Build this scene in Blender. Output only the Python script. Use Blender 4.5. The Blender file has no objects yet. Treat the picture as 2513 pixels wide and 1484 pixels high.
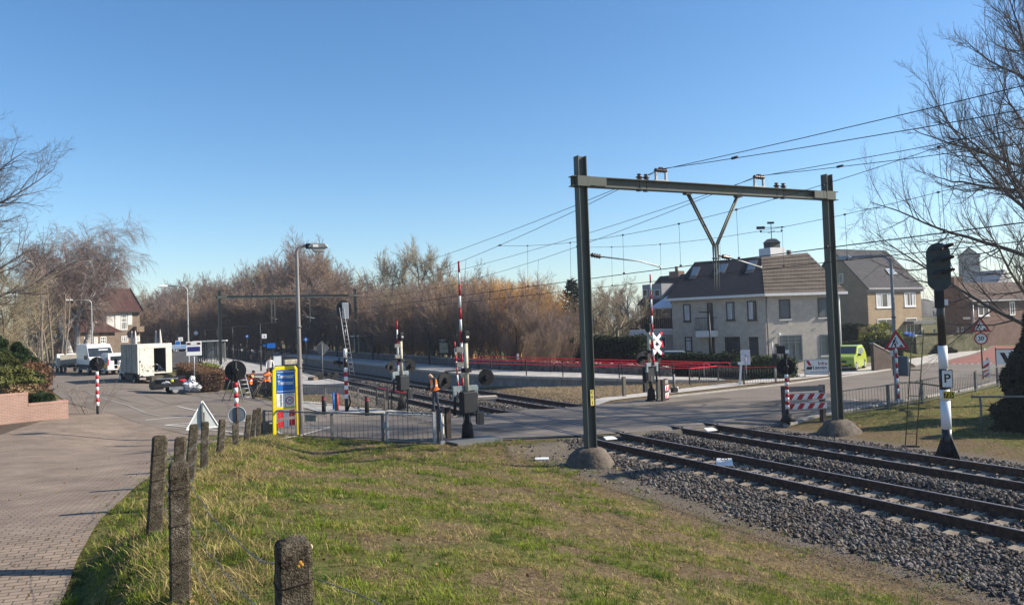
import bpy, bmesh, math, random
import numpy as np
from math import radians as RAD, sin, cos, tan, pi, atan2, hypot
from mathutils import Vector, Matrix
random.seed(7)
SC = bpy.context.scene
COL = SC.collection

# ------------------------------------------------------------------ camera, sky, sun, exposure
# world: X across the tracks, Y along the tracks, Z up, rail heads at z = 0
TH, PIT, ROL, EYE = RAD(26.0), RAD(1.72), RAD(1.95), 3.88
FW = np.array([sin(TH)*cos(PIT), cos(TH)*cos(PIT), sin(PIT)])
RT0 = np.array([cos(TH), -sin(TH), 0.0]); UP0 = np.cross(RT0, FW)
RT = cos(ROL)*RT0 - sin(ROL)*UP0; UP = cos(ROL)*UP0 + sin(ROL)*RT0
FPX, CX, CY = 1930.6, 1256.5, 742.1          # focal length and centre on a 2513 wide survey grid
EYEP = np.array([0, 0, EYE])
cam = bpy.data.cameras.new("camera"); camo = bpy.data.objects.new("camera", cam); COL.objects.link(camo)
cam.sensor_width = 36; cam.lens = 36*FPX/2513; cam.clip_start = .05; cam.clip_end = 6000
camo.matrix_world = Matrix(((RT[0], UP[0], -FW[0], 0), (RT[1], UP[1], -FW[1], 0), (RT[2], UP[2], -FW[2], EYE), (0, 0, 0, 1)))
SC.camera = camo
SUN_EL, SUN_AZ = RAD(32.0), RAD(3.0)           # azimuth from camera right, towards the view direction
sh = cos(SUN_AZ)*np.array([cos(TH), -sin(TH)]) + sin(SUN_AZ)*np.array([sin(TH), cos(TH)])
SUNV = Vector((sh[0]*cos(SUN_EL), sh[1]*cos(SUN_EL), sin(SUN_EL)))
w = bpy.data.worlds.new("World"); SC.world = w; w.use_nodes = True
nt = w.node_tree; nt.nodes.clear()
sky = nt.nodes.new("ShaderNodeTexSky"); sky.sky_type = 'NISHITA'; sky.sun_disc = False
sky.sun_elevation = SUN_EL; sky.sun_rotation = atan2(sh[0], sh[1])
sky.altitude = 100; sky.air_density = 1.0; sky.dust_density = 0.5; sky.ozone_density = 3.0
bg = nt.nodes.new("ShaderNodeBackground"); bg.inputs[1].default_value = 0.097
wo = nt.nodes.new("ShaderNodeOutputWorld")
hs = nt.nodes.new("ShaderNodeHueSaturation"); hs.inputs["Saturation"].default_value = 1.2
nt.links.new(sky.outputs[0], hs.inputs["Color"]); nt.links.new(hs.outputs[0], bg.inputs[0]); nt.links.new(bg.outputs[0], wo.inputs[0])
sl = bpy.data.lights.new("sun", 'SUN'); sl.energy = 4.9; sl.angle = RAD(.53); sl.color = (1, .90, .75)
so = bpy.data.objects.new("sun", sl); COL.objects.link(so); so.location = (60, -20, 60)
so.rotation_euler = SUNV.to_track_quat('Z', 'Y').to_euler()
vs = SC.view_settings; vs.view_transform = 'Standard'; vs.look = 'None'; vs.exposure = 0.88; vs.gamma = 1.0

# ------------------------------------------------------------------ survey helpers (pixel of the 2513 grid -> place)
def ray(u, v): return FW + (u-CX)/FPX*RT - (v-CY)/FPX*UP
def G(u, v, z=0.0):
    d = ray(u, v); return EYEP + d*((z-EYE)/d[2])
def HZ(u): return CY + FPX*tan(PIT) + (CX-u)*tan(ROL)
def CS(u, dep):
    p = EYEP + ray(u, HZ(u))*dep; return (float(p[0]), float(p[1]))
def ZAT(u, v, dep): return float((EYEP + ray(u, v)*dep)[2])
def sm(x, a, b):
    t = np.clip((np.asarray(x, float)-a)/(b-a), 0, 1); return t*t*(3-2*t)
ip = np.interp
def vnoise(x, y, s, seed=0):
    """cheap smooth noise 0..1"""
    rr = np.random.default_rng(seed); out = 0
    for k in range(5):
        a = rr.random()*6.28; f = s*(1+k*.7); out = out+np.sin((x*np.cos(a)+y*np.sin(a))*f+rr.random()*6.28+1.3*np.sin((y*np.cos(a)-x*np.sin(a))*f*.7))
    return .5+out/10
def tz(x, y):
    """height of the ground"""
    x = np.asarray(x, float); y = np.asarray(y, float)
    p = ip(y, [-10, 0, 4, 9, 13, 18, 21, 26, 28.5, 31.5], [2.0, 1.95, 1.9, 1.76, 1.48, 1.13, .98, .56, .27, 0])
    xr = x - ip(y, [0, 10, 18, 26, 31], [.5, .4, 1.6, 3.3, 4.4])
    f = ip(xr, [-30, -4, -1.5, -.86, -.40, 0, .8, 3.2, 6.2, 8.8, 10.2], [.80, .76, .725, .72, .98, 1, 1, .74, .32, .06, 0])
    f = f + (np.maximum(f, .93)-f)*sm(y, 8.8, 12.5)*(xr < 0)
    f = f*(1-.85*sm(xr, .3, 2.4)*sm(y, 15.5, 23.5))
    z = p*f + .09*(vnoise(x, y, 2.4, 31)-.5)*sm(xr, -.7, .1)*(1-sm(x, 9.5, 11))*(1-sm(y, 23, 26))
    near = 1-sm(y, 22.2, 23.6); far = sm(y, 31.8, 33.2)
    z = z - .30*sm(x, 7, 11)*near*(1-sm(x, 21, 27)*.6)
    bed = ip(x, [11.6, 13.3, 20.2, 21.6], [0, 1, 1, 0])
    zb = -.255 + .20*np.exp(-((x-16.7)/.55)**4) + .05*np.exp(-((x-13.0)/.3)**2)
    z = np.where((bed > 0), z*(1-bed*np.maximum(near, far)) + zb*bed*np.maximum(near, far), z)
    lr = ip(y, [28, 36, 44, 52, 65, 80, 120, 200, 400], [0, .22, .3, .32, .42, .5, .6, 1., 2.])
    z = z + lr*(1-sm(x, -1.5, 4.5)) + .30*sm(-x, 0, 3)*sm(y, 14, 32)*(1-sm(y, 38, 46))
    dd = y-ip(x, [33, 44, 70, 120], [34, 36.4, 47, 66])
    z = z + 1.1*sm(dd, 3.0, 6.5)*sm(x, 56, 62)
    return z
def TZ(x, y): return float(tz(x, y))
def P(u, v, it=40):
    z = 0.3
    for _ in range(it):
        p = G(u, v, z); z = .6*z + .4*min(2.2, TZ(p[0], p[1]))
    p = G(u, v, z); return (float(p[0]), float(p[1]), TZ(p[0], p[1]))

# ------------------------------------------------------------------ materials
MATS = {}
def nodes(name):
    m = bpy.data.materials.new(name); m.use_nodes = True
    t = m.node_tree; b = t.nodes["Principled BSDF"]
    return m, t, b
def M(name, c, rough=.8, var=.18, scale=6., bump=0., c2=None, metal=0., spec=.3, bscale=None, stretch=None, island=0., alpha=1.):
    """plain colour broken up by noise on the object's own coordinates"""
    if name in MATS: return MATS[name]
    m, t, b = nodes(name)
    b.inputs["Roughness"].default_value = rough; b.inputs["Metallic"].default_value = metal
    b.inputs["Specular IOR Level"].default_value = spec
    if alpha < 1: b.inputs["Alpha"].default_value = alpha
    tc = t.nodes.new("ShaderNodeTexCoord"); src = tc.outputs["Object"]
    if stretch:
        mp = t.nodes.new("ShaderNodeMapping"); mp.inputs["Scale"].default_value = stretch
        t.links.new(src, mp.inputs[0]); src = mp.outputs[0]
    n = t.nodes.new("ShaderNodeTexNoise"); n.inputs["Scale"].default_value = scale; n.inputs["Detail"].default_value = 6
    n.inputs["Roughness"].default_value = .65
    t.links.new(src, n.inputs["Vector"])
    r = t.nodes.new("ShaderNodeValToRGB")
    a = c2 if c2 else tuple(x*(1-var) for x in c); d = c if c2 else tuple(min(1, x*(1+var)) for x in c)
    r.color_ramp.elements[0].position = .35; r.color_ramp.elements[1].position = .68
    r.color_ramp.elements[0].color = (*a, 1); r.color_ramp.elements[1].color = (*d, 1)
    t.links.new(n.outputs["Fac"], r.inputs[0]); out = r.outputs[0]
    if island:
        g = t.nodes.new("ShaderNodeNewGeometry"); mr = t.nodes.new("ShaderNodeMapRange")
        mr.inputs["To Min"].default_value = 1-island; mr.inputs["To Max"].default_value = 1+island
        t.links.new(g.outputs["Random Per Island"], mr.inputs[0])
        mx = t.nodes.new("ShaderNodeVectorMath"); mx.operation = 'SCALE'
        t.links.new(out, mx.inputs[0]); t.links.new(mr.outputs[0], mx.inputs["Scale"]); out = mx.outputs[0]
    t.links.new(out, b.inputs["Base Color"])
    if bump:
        n2 = t.nodes.new("ShaderNodeTexNoise"); n2.inputs["Scale"].default_value = bscale or scale*4; n2.inputs["Detail"].default_value = 5
        t.links.new(src, n2.inputs["Vector"])
        bp = t.nodes.new("ShaderNodeBump"); bp.inputs["Strength"].default_value = bump; bp.inputs["Distance"].default_value = .02
        t.links.new(n2.outputs["Fac"], bp.inputs["Height"]); t.links.new(bp.outputs[0], b.inputs["Normal"])
    MATS[name] = m; return m
def brickmat(name, c1, c2, mortar, bw=.22, bh=.065, ms=.012, rough=.9, offset=.5, bump=.4, stain=.25, rot=0., ndist=0.):
    if name in MATS: return MATS[name]
    m, t, b = nodes(name); b.inputs["Roughness"].default_value = rough; b.inputs["Specular IOR Level"].default_value = .2
    uv = t.nodes.new("ShaderNodeTexCoord"); src = uv.outputs["UV"]
    if rot or ndist:
        mp = t.nodes.new("ShaderNodeMapping"); mp.inputs["Rotation"].default_value = (0, 0, rot); t.links.new(src, mp.inputs[0]); src = mp.outputs[0]
    if ndist:
        nn = t.nodes.new("ShaderNodeTexNoise"); nn.inputs["Scale"].default_value = .7; t.links.new(src, nn.inputs["Vector"])
        va = t.nodes.new("ShaderNodeVectorMath"); va.operation = 'MULTIPLY_ADD'; va.inputs[1].default_value = (ndist, ndist, 0)
        t.links.new(nn.outputs["Color"], va.inputs[0]); t.links.new(src, va.inputs[2]); src = va.outputs[0]
    br = t.nodes.new("ShaderNodeTexBrick"); br.offset = offset
    br.inputs["Scale"].default_value = 1; br.inputs["Brick Width"].default_value = bw; br.inputs["Row Height"].default_value = bh
    br.inputs["Mortar Size"].default_value = ms; br.inputs["Mortar Smooth"].default_value = .3; br.inputs["Bias"].default_value = 0
    br.inputs["Color1"].default_value = (*c1, 1); br.inputs["Color2"].default_value = (*c2, 1); br.inputs["Mortar"].default_value = (*mortar, 1)
    t.links.new(src, br.inputs["Vector"])
    n = t.nodes.new("ShaderNodeTexNoise"); n.inputs["Scale"].default_value = .9; n.inputs["Detail"].default_value = 8; n.inputs["Roughness"].default_value = .7
    t.links.new(uv.outputs["Object"], n.inputs["Vector"])
    mr = t.nodes.new("ShaderNodeMapRange"); mr.inputs["From Min"].default_value = .3; mr.inputs["From Max"].default_value = .7
    mr.inputs["To Min"].default_value = 1-stain; mr.inputs["To Max"].default_value = 1+stain
    t.links.new(n.outputs["Fac"], mr.inputs[0])
    mx = t.nodes.new("ShaderNodeVectorMath"); mx.operation = 'SCALE'
    t.links.new(br.outputs["Color"], mx.inputs[0]); t.links.new(mr.outputs[0], mx.inputs["Scale"])
    t.links.new(mx.outputs[0], b.inputs["Base Color"])
    bp = t.nodes.new("ShaderNodeBump"); bp.inputs["Strength"].default_value = bump; bp.inputs["Distance"].default_value = .012; bp.invert = True
    t.links.new(br.outputs["Fac"], bp.inputs["Height"]); t.links.new(bp.outputs[0], b.inputs["Normal"])
    MATS[name] = m; return m
def groundmat(name, stops, scale=.6, fine=14., bump=.6, rough=1., fb=30., stretch=None):
    """two octaves of noise through a multi-stop ramp"""
    if name in MATS: return MATS[name]
    m, t, b = nodes(name); b.inputs["Roughness"].default_value = rough; b.inputs["Specular IOR Level"].default_value = .1
    tc = t.nodes.new("ShaderNodeTexCoord")
    n1 = t.nodes.new("ShaderNodeTexNoise"); n1.inputs["Scale"].default_value = scale; n1.inputs["Detail"].default_value = 6; n1.inputs["Roughness"].default_value = .6
    n2 = t.nodes.new("ShaderNodeTexNoise"); n2.inputs["Scale"].default_value = fine; n2.inputs["Detail"].default_value = 6; n2.inputs["Roughness"].default_value = .75
    mi = t.nodes.new("ShaderNodeMix"); mi.inputs[0].default_value = .5
    so_ = tc.outputs["Object"]
    if stretch:
        mp = t.nodes.new("ShaderNodeMapping"); mp.inputs["Scale"].default_value = stretch; t.links.new(so_, mp.inputs[0]); so_ = mp.outputs[0]
    t.links.new(so_, n1.inputs["Vector"]); t.links.new(tc.outputs["Object"] if not stretch else so_, n2.inputs["Vector"])
    t.links.new(n1.outputs["Fac"], mi.inputs[2]); t.links.new(n2.outputs["Fac"], mi.inputs[3])
    r = t.nodes.new("ShaderNodeValToRGB"); cr = r.color_ramp
    cr.elements[0].position = stops[0][0]; cr.elements[0].color = (*stops[0][1], 1)
    cr.elements[1].position = stops[-1][0]; cr.elements[1].color = (*stops[-1][1], 1)
    for pos, c in stops[1:-1]:
        e = cr.elements.new(pos); e.color = (*c, 1)
    t.links.new(mi.outputs[0], r.inputs[0]); t.links.new(r.outputs[0], b.inputs["Base Color"])
    n3 = t.nodes.new("ShaderNodeTexNoise"); n3.inputs["Scale"].default_value = fb; n3.inputs["Detail"].default_value = 5
    t.links.new(tc.outputs["Object"], n3.inputs["Vector"])
    bp = t.nodes.new("ShaderNodeBump"); bp.inputs["Strength"].default_value = bump; bp.inputs["Distance"].default_value = .05
    t.links.new(n3.outputs["Fac"], bp.inputs["Height"]); t.links.new(bp.outputs[0], b.inputs["Normal"])
    MATS[name] = m; return m
def glassmat(name, c=(.03, .04, .05), rough=.08):
    return M(name, c, rough=rough, var=.3, scale=1.2, spec=.45)
def leafmat(name, c, c2, island=.4, scale=2.5, tr=.35):
    """thin leaf or blade: reflects and lets light through"""
    m = M(name, c, c2=c2, scale=scale, island=island, rough=.75, spec=.15); t = m.node_tree; b = t.nodes["Principled BSDF"]; o = t.nodes["Material Output"]
    tl = t.nodes.new("ShaderNodeBsdfTranslucent"); mx = t.nodes.new("ShaderNodeMixShader"); mx.inputs[0].default_value = tr
    t.links.new(b.inputs["Base Color"].links[0].from_socket, tl.inputs[0]); t.links.new(b.outputs[0], mx.inputs[1]); t.links.new(tl.outputs[0], mx.inputs[2]); t.links.new(mx.outputs[0], o.inputs["Surface"]); return m

# ------------------------------------------------------------------ mesh building
class MB:
    def __init__(s): s.v = []; s.f = []; s.mi = []; s.sm = []
    def add(s, vs, fs, mi=0, smooth=False):
        o = len(s.v); s.v += [tuple(map(float, p)) for p in vs]
        for f in fs: s.f.append([i+o for i in f]); s.mi.append(mi); s.sm.append(smooth)
        return s
    def box(s, c, d, rz=0., mi=0):
        x, y, z = (k/2 for k in d); cr, sr = cos(rz), sin(rz); vs = []
        for dz in (-z, z):
            for dx, dy in ((-x, -y), (x, -y), (x, y), (-x, y)):
                vs.append((c[0]+dx*cr-dy*sr, c[1]+dx*sr+dy*cr, c[2]+dz))
        return s.add(vs, [(0, 3, 2, 1), (4, 5, 6, 7), (0, 1, 5, 4), (1, 2, 6, 5), (2, 3, 7, 6), (3, 0, 4, 7)], mi)
    def box2(s, a, b, mi=0):
        return s.box([(a[i]+b[i])/2 for i in range(3)], [abs(b[i]-a[i]) for i in range(3)], 0, mi)
    def bar(s, p, q, wd, ht=None, mi=0, up=(0, 0, 1)):
        p = Vector(p); q = Vector(q); d = (q-p).normalized(); u = Vector(up)
        if abs(d.dot(u)) > .98: u = Vector((1, 0, 0))
        a = d.cross(u).normalized()*(wd/2); b2 = a.cross(d).normalized()*((ht or wd)/2)
        vs = [p-a-b2, p+a-b2, p+a+b2, p-a+b2, q-a-b2, q+a-b2, q+a+b2, q-a+b2]
        return s.add(vs, [(0, 3, 2, 1), (4, 5, 6, 7), (0, 1, 5, 4), (1, 2, 6, 5), (2, 3, 7, 6), (3, 0, 4, 7)], mi)
    def tube(s, pts, r, n=8, mi=0, caps=True, smooth=True):
        pts = [Vector(p) for p in pts]; rs = r if isinstance(r, (list, tuple)) else [r]*len(pts)
        vs = []; fs = []; ref = None
        for i, p in enumerate(pts):
            d = (pts[min(i+1, len(pts)-1)]-pts[max(i-1, 0)]).normalized()
            if ref is None:
                ref = Vector((0, 0, 1)) if abs(d.z) < .9 else Vector((1, 0, 0))
            a = d.cross(ref).normalized(); b = d.cross(a).normalized(); ref = -b if False else ref
            for k in range(n):
                t = 2*pi*k/n; vs.append(p+(a*cos(t)+b*sin(t))*rs[i])
        for i in range(len(pts)-1):
            for k in range(n):
                k2 = (k+1) % n; fs.append((i*n+k, i*n+k2, (i+1)*n+k2, (i+1)*n+k))
        s.add(vs, fs, mi, smooth)
        if caps:
            o = len(s.v)-len(vs)
            s.f.append([o+k for k in range(n)][::-1]); s.mi.append(mi); s.sm.append(False)
            s.f.append([o+(len(pts)-1)*n+k for k in range(n)]); s.mi.append(mi); s.sm.append(False)
        return s
    def cyl(s, p, q, r0, r1=None, n=12, mi=0):
        return s.tube([p, q], [r0, r0 if r1 is None else r1], n, mi)
    def disc(s, c, nrm, r, th, n=24, mi=0):
        c = Vector(c); d = Vector(nrm).normalized()*(th/2); return s.tube([c-d, c+d], r, n, mi)
    def lathe(s, prof, c=(0, 0, 0), n=16, mi=0, smooth=True):
        vs = []; fs = []
        for r, z in prof:
            for k in range(n):
                t = 2*pi*k/n; vs.append((c[0]+r*cos(t), c[1]+r*sin(t), c[2]+z))
        for i in range(len(prof)-1):
            for k in range(n):
                k2 = (k+1) % n; fs.append((i*n+k, i*n+k2, (i+1)*n+k2, (i+1)*n+k))
        fs.append(tuple(range(n))[::-1]); fs.append(tuple((len(prof)-1)*n+k for k in range(n)))
        return s.add(vs, fs, mi, smooth)
    def prism(s, poly, ext, mi=0, smooth=False):
        """poly: list of 3-D points, extruded by ext"""
        n = len(poly); e = Vector(ext); vs = [Vector(p) for p in poly]+[Vector(p)+e for p in poly]
        s.add(vs, [tuple(range(n))[::-1], tuple(range(n, 2*n))]+[(i, (i+1) % n, (i+1) % n+n, i+n) for i in range(n)], mi, smooth)
        return s
    def ball(s, c, r, nu=12, nv=8, mi=0):
        rx, ry, rz = r if isinstance(r, (tuple, list)) else (r, r, r); vs = []; fs = []
        for j in range(1, nv):
            a = pi*j/nv
            for k in range(nu):
                t = 2*pi*k/nu; vs.append((c[0]+rx*sin(a)*cos(t), c[1]+ry*sin(a)*sin(t), c[2]+rz*cos(a)))
        for j in range(nv-2):
            for k in range(nu):
                k2 = (k+1) % nu; fs.append((j*nu+k, (j+1)*nu+k, (j+1)*nu+k2, j*nu+k2))
        t0 = len(vs); vs += [(c[0], c[1], c[2]+rz), (c[0], c[1], c[2]-rz)]
        for k in range(nu):
            k2 = (k+1) % nu; fs.append((t0, k, k2)); fs.append((t0+1, (nv-2)*nu+k2, (nv-2)*nu+k))
        return s.add(vs, fs, mi, True)
    def build(s, name, mats, parent=None, bevel=0., fix=True):
        me = bpy.data.meshes.new(name); me.from_pydata(s.v, [], s.f)
        for m in (mats if isinstance(mats, (list, tuple)) else [mats]): me.materials.append(m)
        me.polygons.foreach_set("material_index", s.mi); me.polygons.foreach_set("use_smooth", s.sm)
        if fix:
            bm = bmesh.new(); bm.from_mesh(me); bmesh.ops.recalc_face_normals(bm, faces=bm.faces); bm.to_mesh(me); bm.free()
        me.update(); boxuv(me)
        o = bpy.data.objects.new(name, me); COL.objects.link(o)
        if parent: o.parent = parent
        if bevel:
            b = o.modifiers.new("bevel", 'BEVEL'); b.width = bevel; b.segments = 2; b.limit_method = 'ANGLE'; b.angle_limit = RAD(35)
        return o
def boxuv(me):
    uv = me.uv_layers.new(name="UVMap").data; vs = me.vertices
    for p in me.polygons:
        n = p.normal; t = Vector((-n.y, n.x, 0))
        t = Vector((1, 0, 0)) if t.length < .15 else t.normalized()
        b = n.cross(t)
        for li in p.loop_indices:
            c = vs[me.loops[li].vertex_index].co; uv[li].uv = (c.dot(t), c.dot(b))
def npmesh(name, V, F, mats, parent=None, smooth=False, mi=None):
    me = bpy.data.meshes.new(name); V = np.asarray(V, np.float32); F = np.asarray(F, np.int32); k = F.shape[1]
    me.vertices.add(len(V)); me.vertices.foreach_set("co", V.ravel())
    me.loops.add(F.size); me.loops.foreach_set("vertex_index", F.ravel())
    me.polygons.add(len(F)); me.polygons.foreach_set("loop_start", np.arange(0, F.size, k, dtype=np.int32))
    me.polygons.foreach_set("loop_total", np.full(len(F), k, np.int32))
    me.polygons.foreach_set("use_smooth", np.full(len(F), smooth, bool))
    for m in (mats if isinstance(mats, (list, tuple)) else [mats]): me.materials.append(m)
    if mi is not None: me.polygons.foreach_set("material_index", np.asarray(mi, np.int32))
    me.update(calc_edges=True); me.validate()
    o = bpy.data.objects.new(name, me); COL.objects.link(o)
    if parent: o.parent = parent
    return o
def tag(o, label, cat, group=None):
    o['label'] = label; o['category'] = cat
    if group: o['group'] = group
    return o
def struct(o): o['kind'] = 'structure'; return o
def thing(name, label, cat, loc=(0, 0, 0), rz=0., group=None):
    o = bpy.data.objects.new(name, None); COL.objects.link(o); o.empty_display_size = .2
    o.location = loc; o.rotation_euler = (0, 0, rz); return tag(o, label, cat, group)
def dup(root, loc, rz=None, label=None, group=None, scale=None):
    r = root.copy(); COL.objects.link(r); r.location = loc
    if rz is not None: r.rotation_euler = (0, 0, rz)
    if scale: r.scale = scale
    if label: r['label'] = label
    if group: r['group'] = group
    for ch in list(root.children):
        c = ch.copy(); COL.objects.link(c); c.parent = r
        for g in list(ch.children):
            d = g.copy(); COL.objects.link(d); d.parent = c
    return r
def face_cam(x, y, off=0.): return atan2(-x, y)+off     # rz that turns a thing's local -Y front to the eye
def text(body, size, loc, mat, parent, name="lettering", rot=(pi/2, 0, 0), align='CENTER', ext=.002, sx=1., bold=0.):
    cu = bpy.data.curves.new(name, 'FONT'); cu.body = body; cu.size = size; cu.align_x = align; cu.align_y = 'CENTER'; cu.extrude = ext; cu.offset = bold
    o = bpy.data.objects.new(name, cu); COL.objects.link(o)
    me = bpy.data.meshes.new_from_object(o); bpy.data.objects.remove(o)
    me.materials.clear(); me.materials.append(mat)
    o = bpy.data.objects.new(name, me); COL.objects.link(o); o.parent = parent
    o.location = loc; o.rotation_euler = rot; o.scale = (sx, 1, 1)
    return o

# ------------------------------------------------------------------ common materials
asphalt = groundmat("asphalt", [(.30, (.105, .088, .073)), (.5, (.18, .154, .130)), (.72, (.235, .205, .175))], scale=.35, fine=40, bump=.25, rough=.85, fb=120)
deckm = groundmat("worn_crossing_asphalt", [(.30, (.09, .078, .068)), (.5, (.17, .15, .132)), (.72, (.25, .22, .19))], scale=1.0, fine=7, bump=.25, rough=.8, fb=90, stretch=(.12, 1.3, 1))
concrete = M("concrete", (.36, .34, .31), var=.2, scale=5, bump=.3, bscale=40)
slab = brickmat("light_concrete_slabs", (.46, .43, .39), (.40, .375, .34), (.25, .23, .20), bw=.3, bh=.3, ms=.008, offset=.5, bump=.2, stain=.16)
platpave = brickmat("platform_slabs", (.40, .385, .36), (.34, .325, .305), (.2, .19, .18), bw=.6, bh=.6, ms=.012, offset=.5, bump=.2, stain=.2)
dkconc = M("dark_concrete", (.105, .085, .066), var=.45, scale=4, bump=1., bscale=14)
galv = M("galvanised_steel", (.36, .37, .38), rough=.5, metal=.5, var=.15, scale=8)
galvdk = M("weathered_fence_steel", (.15, .15, .145), rough=.6, metal=.3, var=.3, scale=7)
black = M("black_paint", (.012, .013, .015), rough=.6, var=.4, scale=5, spec=.25)
blackgl = M("black_gloss", (.012, .012, .014), rough=.3, var=.2, spec=.5)
white = M("white_paint", (.78, .78, .76), rough=.45, var=.06, scale=4)
redp = M("red_paint", (.42, .018, .03), rough=.45, var=.2, scale=5)
redrail = M("red_rail_paint", (.62, .02, .03), rough=.4, var=.15, scale=5)
yellow = M("yellow_sign_paint", (.85, .66, .005), rough=.35, var=.06, scale=4)
bluesg = M("blue_sign_paint", (.012, .13, .46), rough=.4, var=.1, scale=4)
cream = M("cream_paint", (.50, .46, .34), rough=.5, var=.12, scale=5)
greygreen = M("grey_green_mast_paint", (.085, .103, .092), rough=.55, c2=(.072, .074, .06), scale=2.5, stretch=(1, 1, .25), bump=.1)
cabinet = M("dark_cabinet_paint", (.013, .016, .020), rough=.6, var=.3, scale=5)
zinc = M("blue_grey_zinc", (.17, .21, .23), rough=.5, var=.2, scale=6)
rust = M("rusty_steel", (.115, .060, .038), rough=.85, var=.35, scale=9, c2=(.032, .018, .014))
rubber = M("tyre_rubber", (.014, .014, .014), rough=.9)
wood = M("weathered_wood", (.19, .14, .10), var=.3, scale=4, stretch=(1, 1, .2), bump=.3)
glass = glassmat("dark_glass")
chrome = M("polished_metal", (.6, .6, .6), rough=.25, metal=.9, var=.05)
# ------------------------------------------------------------------ ground
R_ = np.random.default_rng(3)
XS = np.unique(np.concatenate([np.arange(-20, -2, .5), np.arange(-2, 11, .25), np.arange(11, 48, .5), np.arange(48, 130, 4), np.arange(-80, -20, 4), [-2500, -1200, -600, -300, -150, 200, 350, 700, 1500, 2500]]))
YS = np.unique(np.concatenate([np.arange(-6, 2, .5), np.arange(2, 24, .25), np.arange(24, 64, .5), np.arange(64, 180, 3), [-60, -30, -15, 220, 300, 420, 700, 1200, 2500]]))
EDGE = [P(*q) for q in ((150, 1484), (188, 1381), (250, 1276), (330, 1200), (406, 1134), (474, 1093), (560, 1072))]
EX = np.array([-.75]+[e[0] for e in EDGE]+[2.6]); EY = np.array([-6]+[e[1] for e in EDGE]+[31.5])
def edge_x(y): return np.interp(y, EY, EX)
def road_y(x): return np.interp(x, [2.5, 4.4, 6.5, 8.9, 10.6, 14.6, 22.2, 24, 36, 50], [31.6, 30.9, 28.4, 24.8, 24.5, 23.4, 22.4, 22.3, 24.3, 28])
def soil(x, y):
    d = np.abs((y-13)-(-1.25)*(x-6.5))/1.6+3*(vnoise(x, y, 1.7, 91)-.5)
    return np.clip(sm(vnoise(x, y, 1.0, 77), .54, .66)+.8*(1-sm(d, .25, 1.1)), 0, 1)*sm(x, 1.0, 2.2)
gx, gy = np.meshgrid(XS, YS); gz = tz(gx, gy)
nx, ny = len(XS), len(YS)
ii = (np.arange(ny-1)[:, None]*nx+np.arange(nx-1)[None, :]).ravel()
ter = npmesh("ground", np.stack([gx.ravel(), gy.ravel(), gz.ravel()], 1), np.stack([ii, ii+1, ii+nx+1, ii+nx], 1), [], smooth=True)
fx, fy = gx.ravel(), gy.ravel()
grav = .85*sm(fx, 10.0, 11.3)*(1-sm(fx, 21.6, 23))*(fy < 23.5) + sm(fx, 9.0, 12)*(1-sm(fx, 20.2, 20.8))*(fy > 32)*(fy < 300)
strawv = np.clip(sm(fx, 5.5, 10)*(1-sm(fx, 23, 26))*.65 + (fx > 19)*(fx < 40)*(fy > 32.5)*(fy < 46)*.8 + (fx > -6)*(fx < 3)*(fy > 28)*.4 + (fy > 60)*.25 + .8*soil(fx, fy)*(fx < 11.5)*(fy < 27), 0, 1)
for nm, arr in (("gravel", grav), ("straw", strawv)):
    a = ter.data.attributes.new(nm, 'FLOAT', 'POINT'); a.data.foreach_set("value", np.asarray(arr, np.float32))
m, t, b = nodes("grass_and_soil"); b.inputs["Roughness"].default_value = 1; b.inputs["Specular IOR Level"].default_value = .05
tc = t.nodes.new("ShaderNodeTexCoord")
def noise(sc, det=6, ro=.65):
    n = t.nodes.new("ShaderNodeTexNoise"); n.inputs["Scale"].default_value = sc; n.inputs["Detail"].default_value = det; n.inputs["Roughness"].default_value = ro
    t.links.new(tc.outputs["Object"], n.inputs["Vector"]); return n.outputs["Fac"]
def ramp(src, st):
    r = t.nodes.new("ShaderNodeValToRGB"); cr = r.color_ramp
    cr.elements[0].position, cr.elements[0].color = st[0][0], (*st[0][1], 1); cr.elements[1].position, cr.elements[1].color = st[-1][0], (*st[-1][1], 1)
    for p_, c_ in st[1:-1]: cr.elements.new(p_).color = (*c_, 1)
    t.links.new(src, r.inputs[0]); return r.outputs[0]
def mixc(fac, a_, b_):
    x = t.nodes.new("ShaderNodeMix"); x.data_type = 'RGBA'; t.links.new(fac, x.inputs[0]); t.links.new(a_, x.inputs[6]); t.links.new(b_, x.inputs[7]); return x.outputs[2]
def math_(op, a_, b_=None, v=None):
    x = t.nodes.new("ShaderNodeMath"); x.operation = op; t.links.new(a_, x.inputs[0])
    if b_ is not None: t.links.new(b_, x.inputs[1])
    if v is not None: x.inputs[1].default_value = v
    return x.outputs[0]
def attr(n_):
    x = t.nodes.new("ShaderNodeAttribute"); x.attribute_name = n_; return x.outputs["Fac"]
gr = ramp(noise(9, 8, .75), [(.32, (.055, .052, .022)), (.48, (.105, .110, .035)), (.6, (.16, .15, .055)), (.72, (.24, .20, .10))])
st_ = ramp(noise(14, 8, .75), [(.33, (.045, .032, .02)), (.48, (.135, .098, .06)), (.58, (.20, .15, .09)), (.70, (.33, .26, .16))])
gv = ramp(noise(40, 6, .7), [(.3, (.06, .052, .044)), (.5, (.15, .128, .105)), (.7, (.25, .22, .18))])
patch = ramp(noise(.8, 5, .6), [(.43, (0, 0, 0)), (.58, (1, 1, 1))])
sf = math_('ADD', attr("straw"), math_('MULTIPLY', patch, v=.62)); sf = ramp(math_('MULTIPLY', sf, noise(3, 6, .7)), [(.22, (0, 0, 0)), (.5, (1, 1, 1))])
gf = ramp(math_('MULTIPLY', attr("gravel"), math_('ADD', noise(2.2, 6, .7), v=.25)), [(.4, (0, 0, 0)), (.62, (1, 1, 1))])
t.links.new(mixc(gf, mixc(sf, gr, st_), gv), b.inputs["Base Color"])
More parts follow.
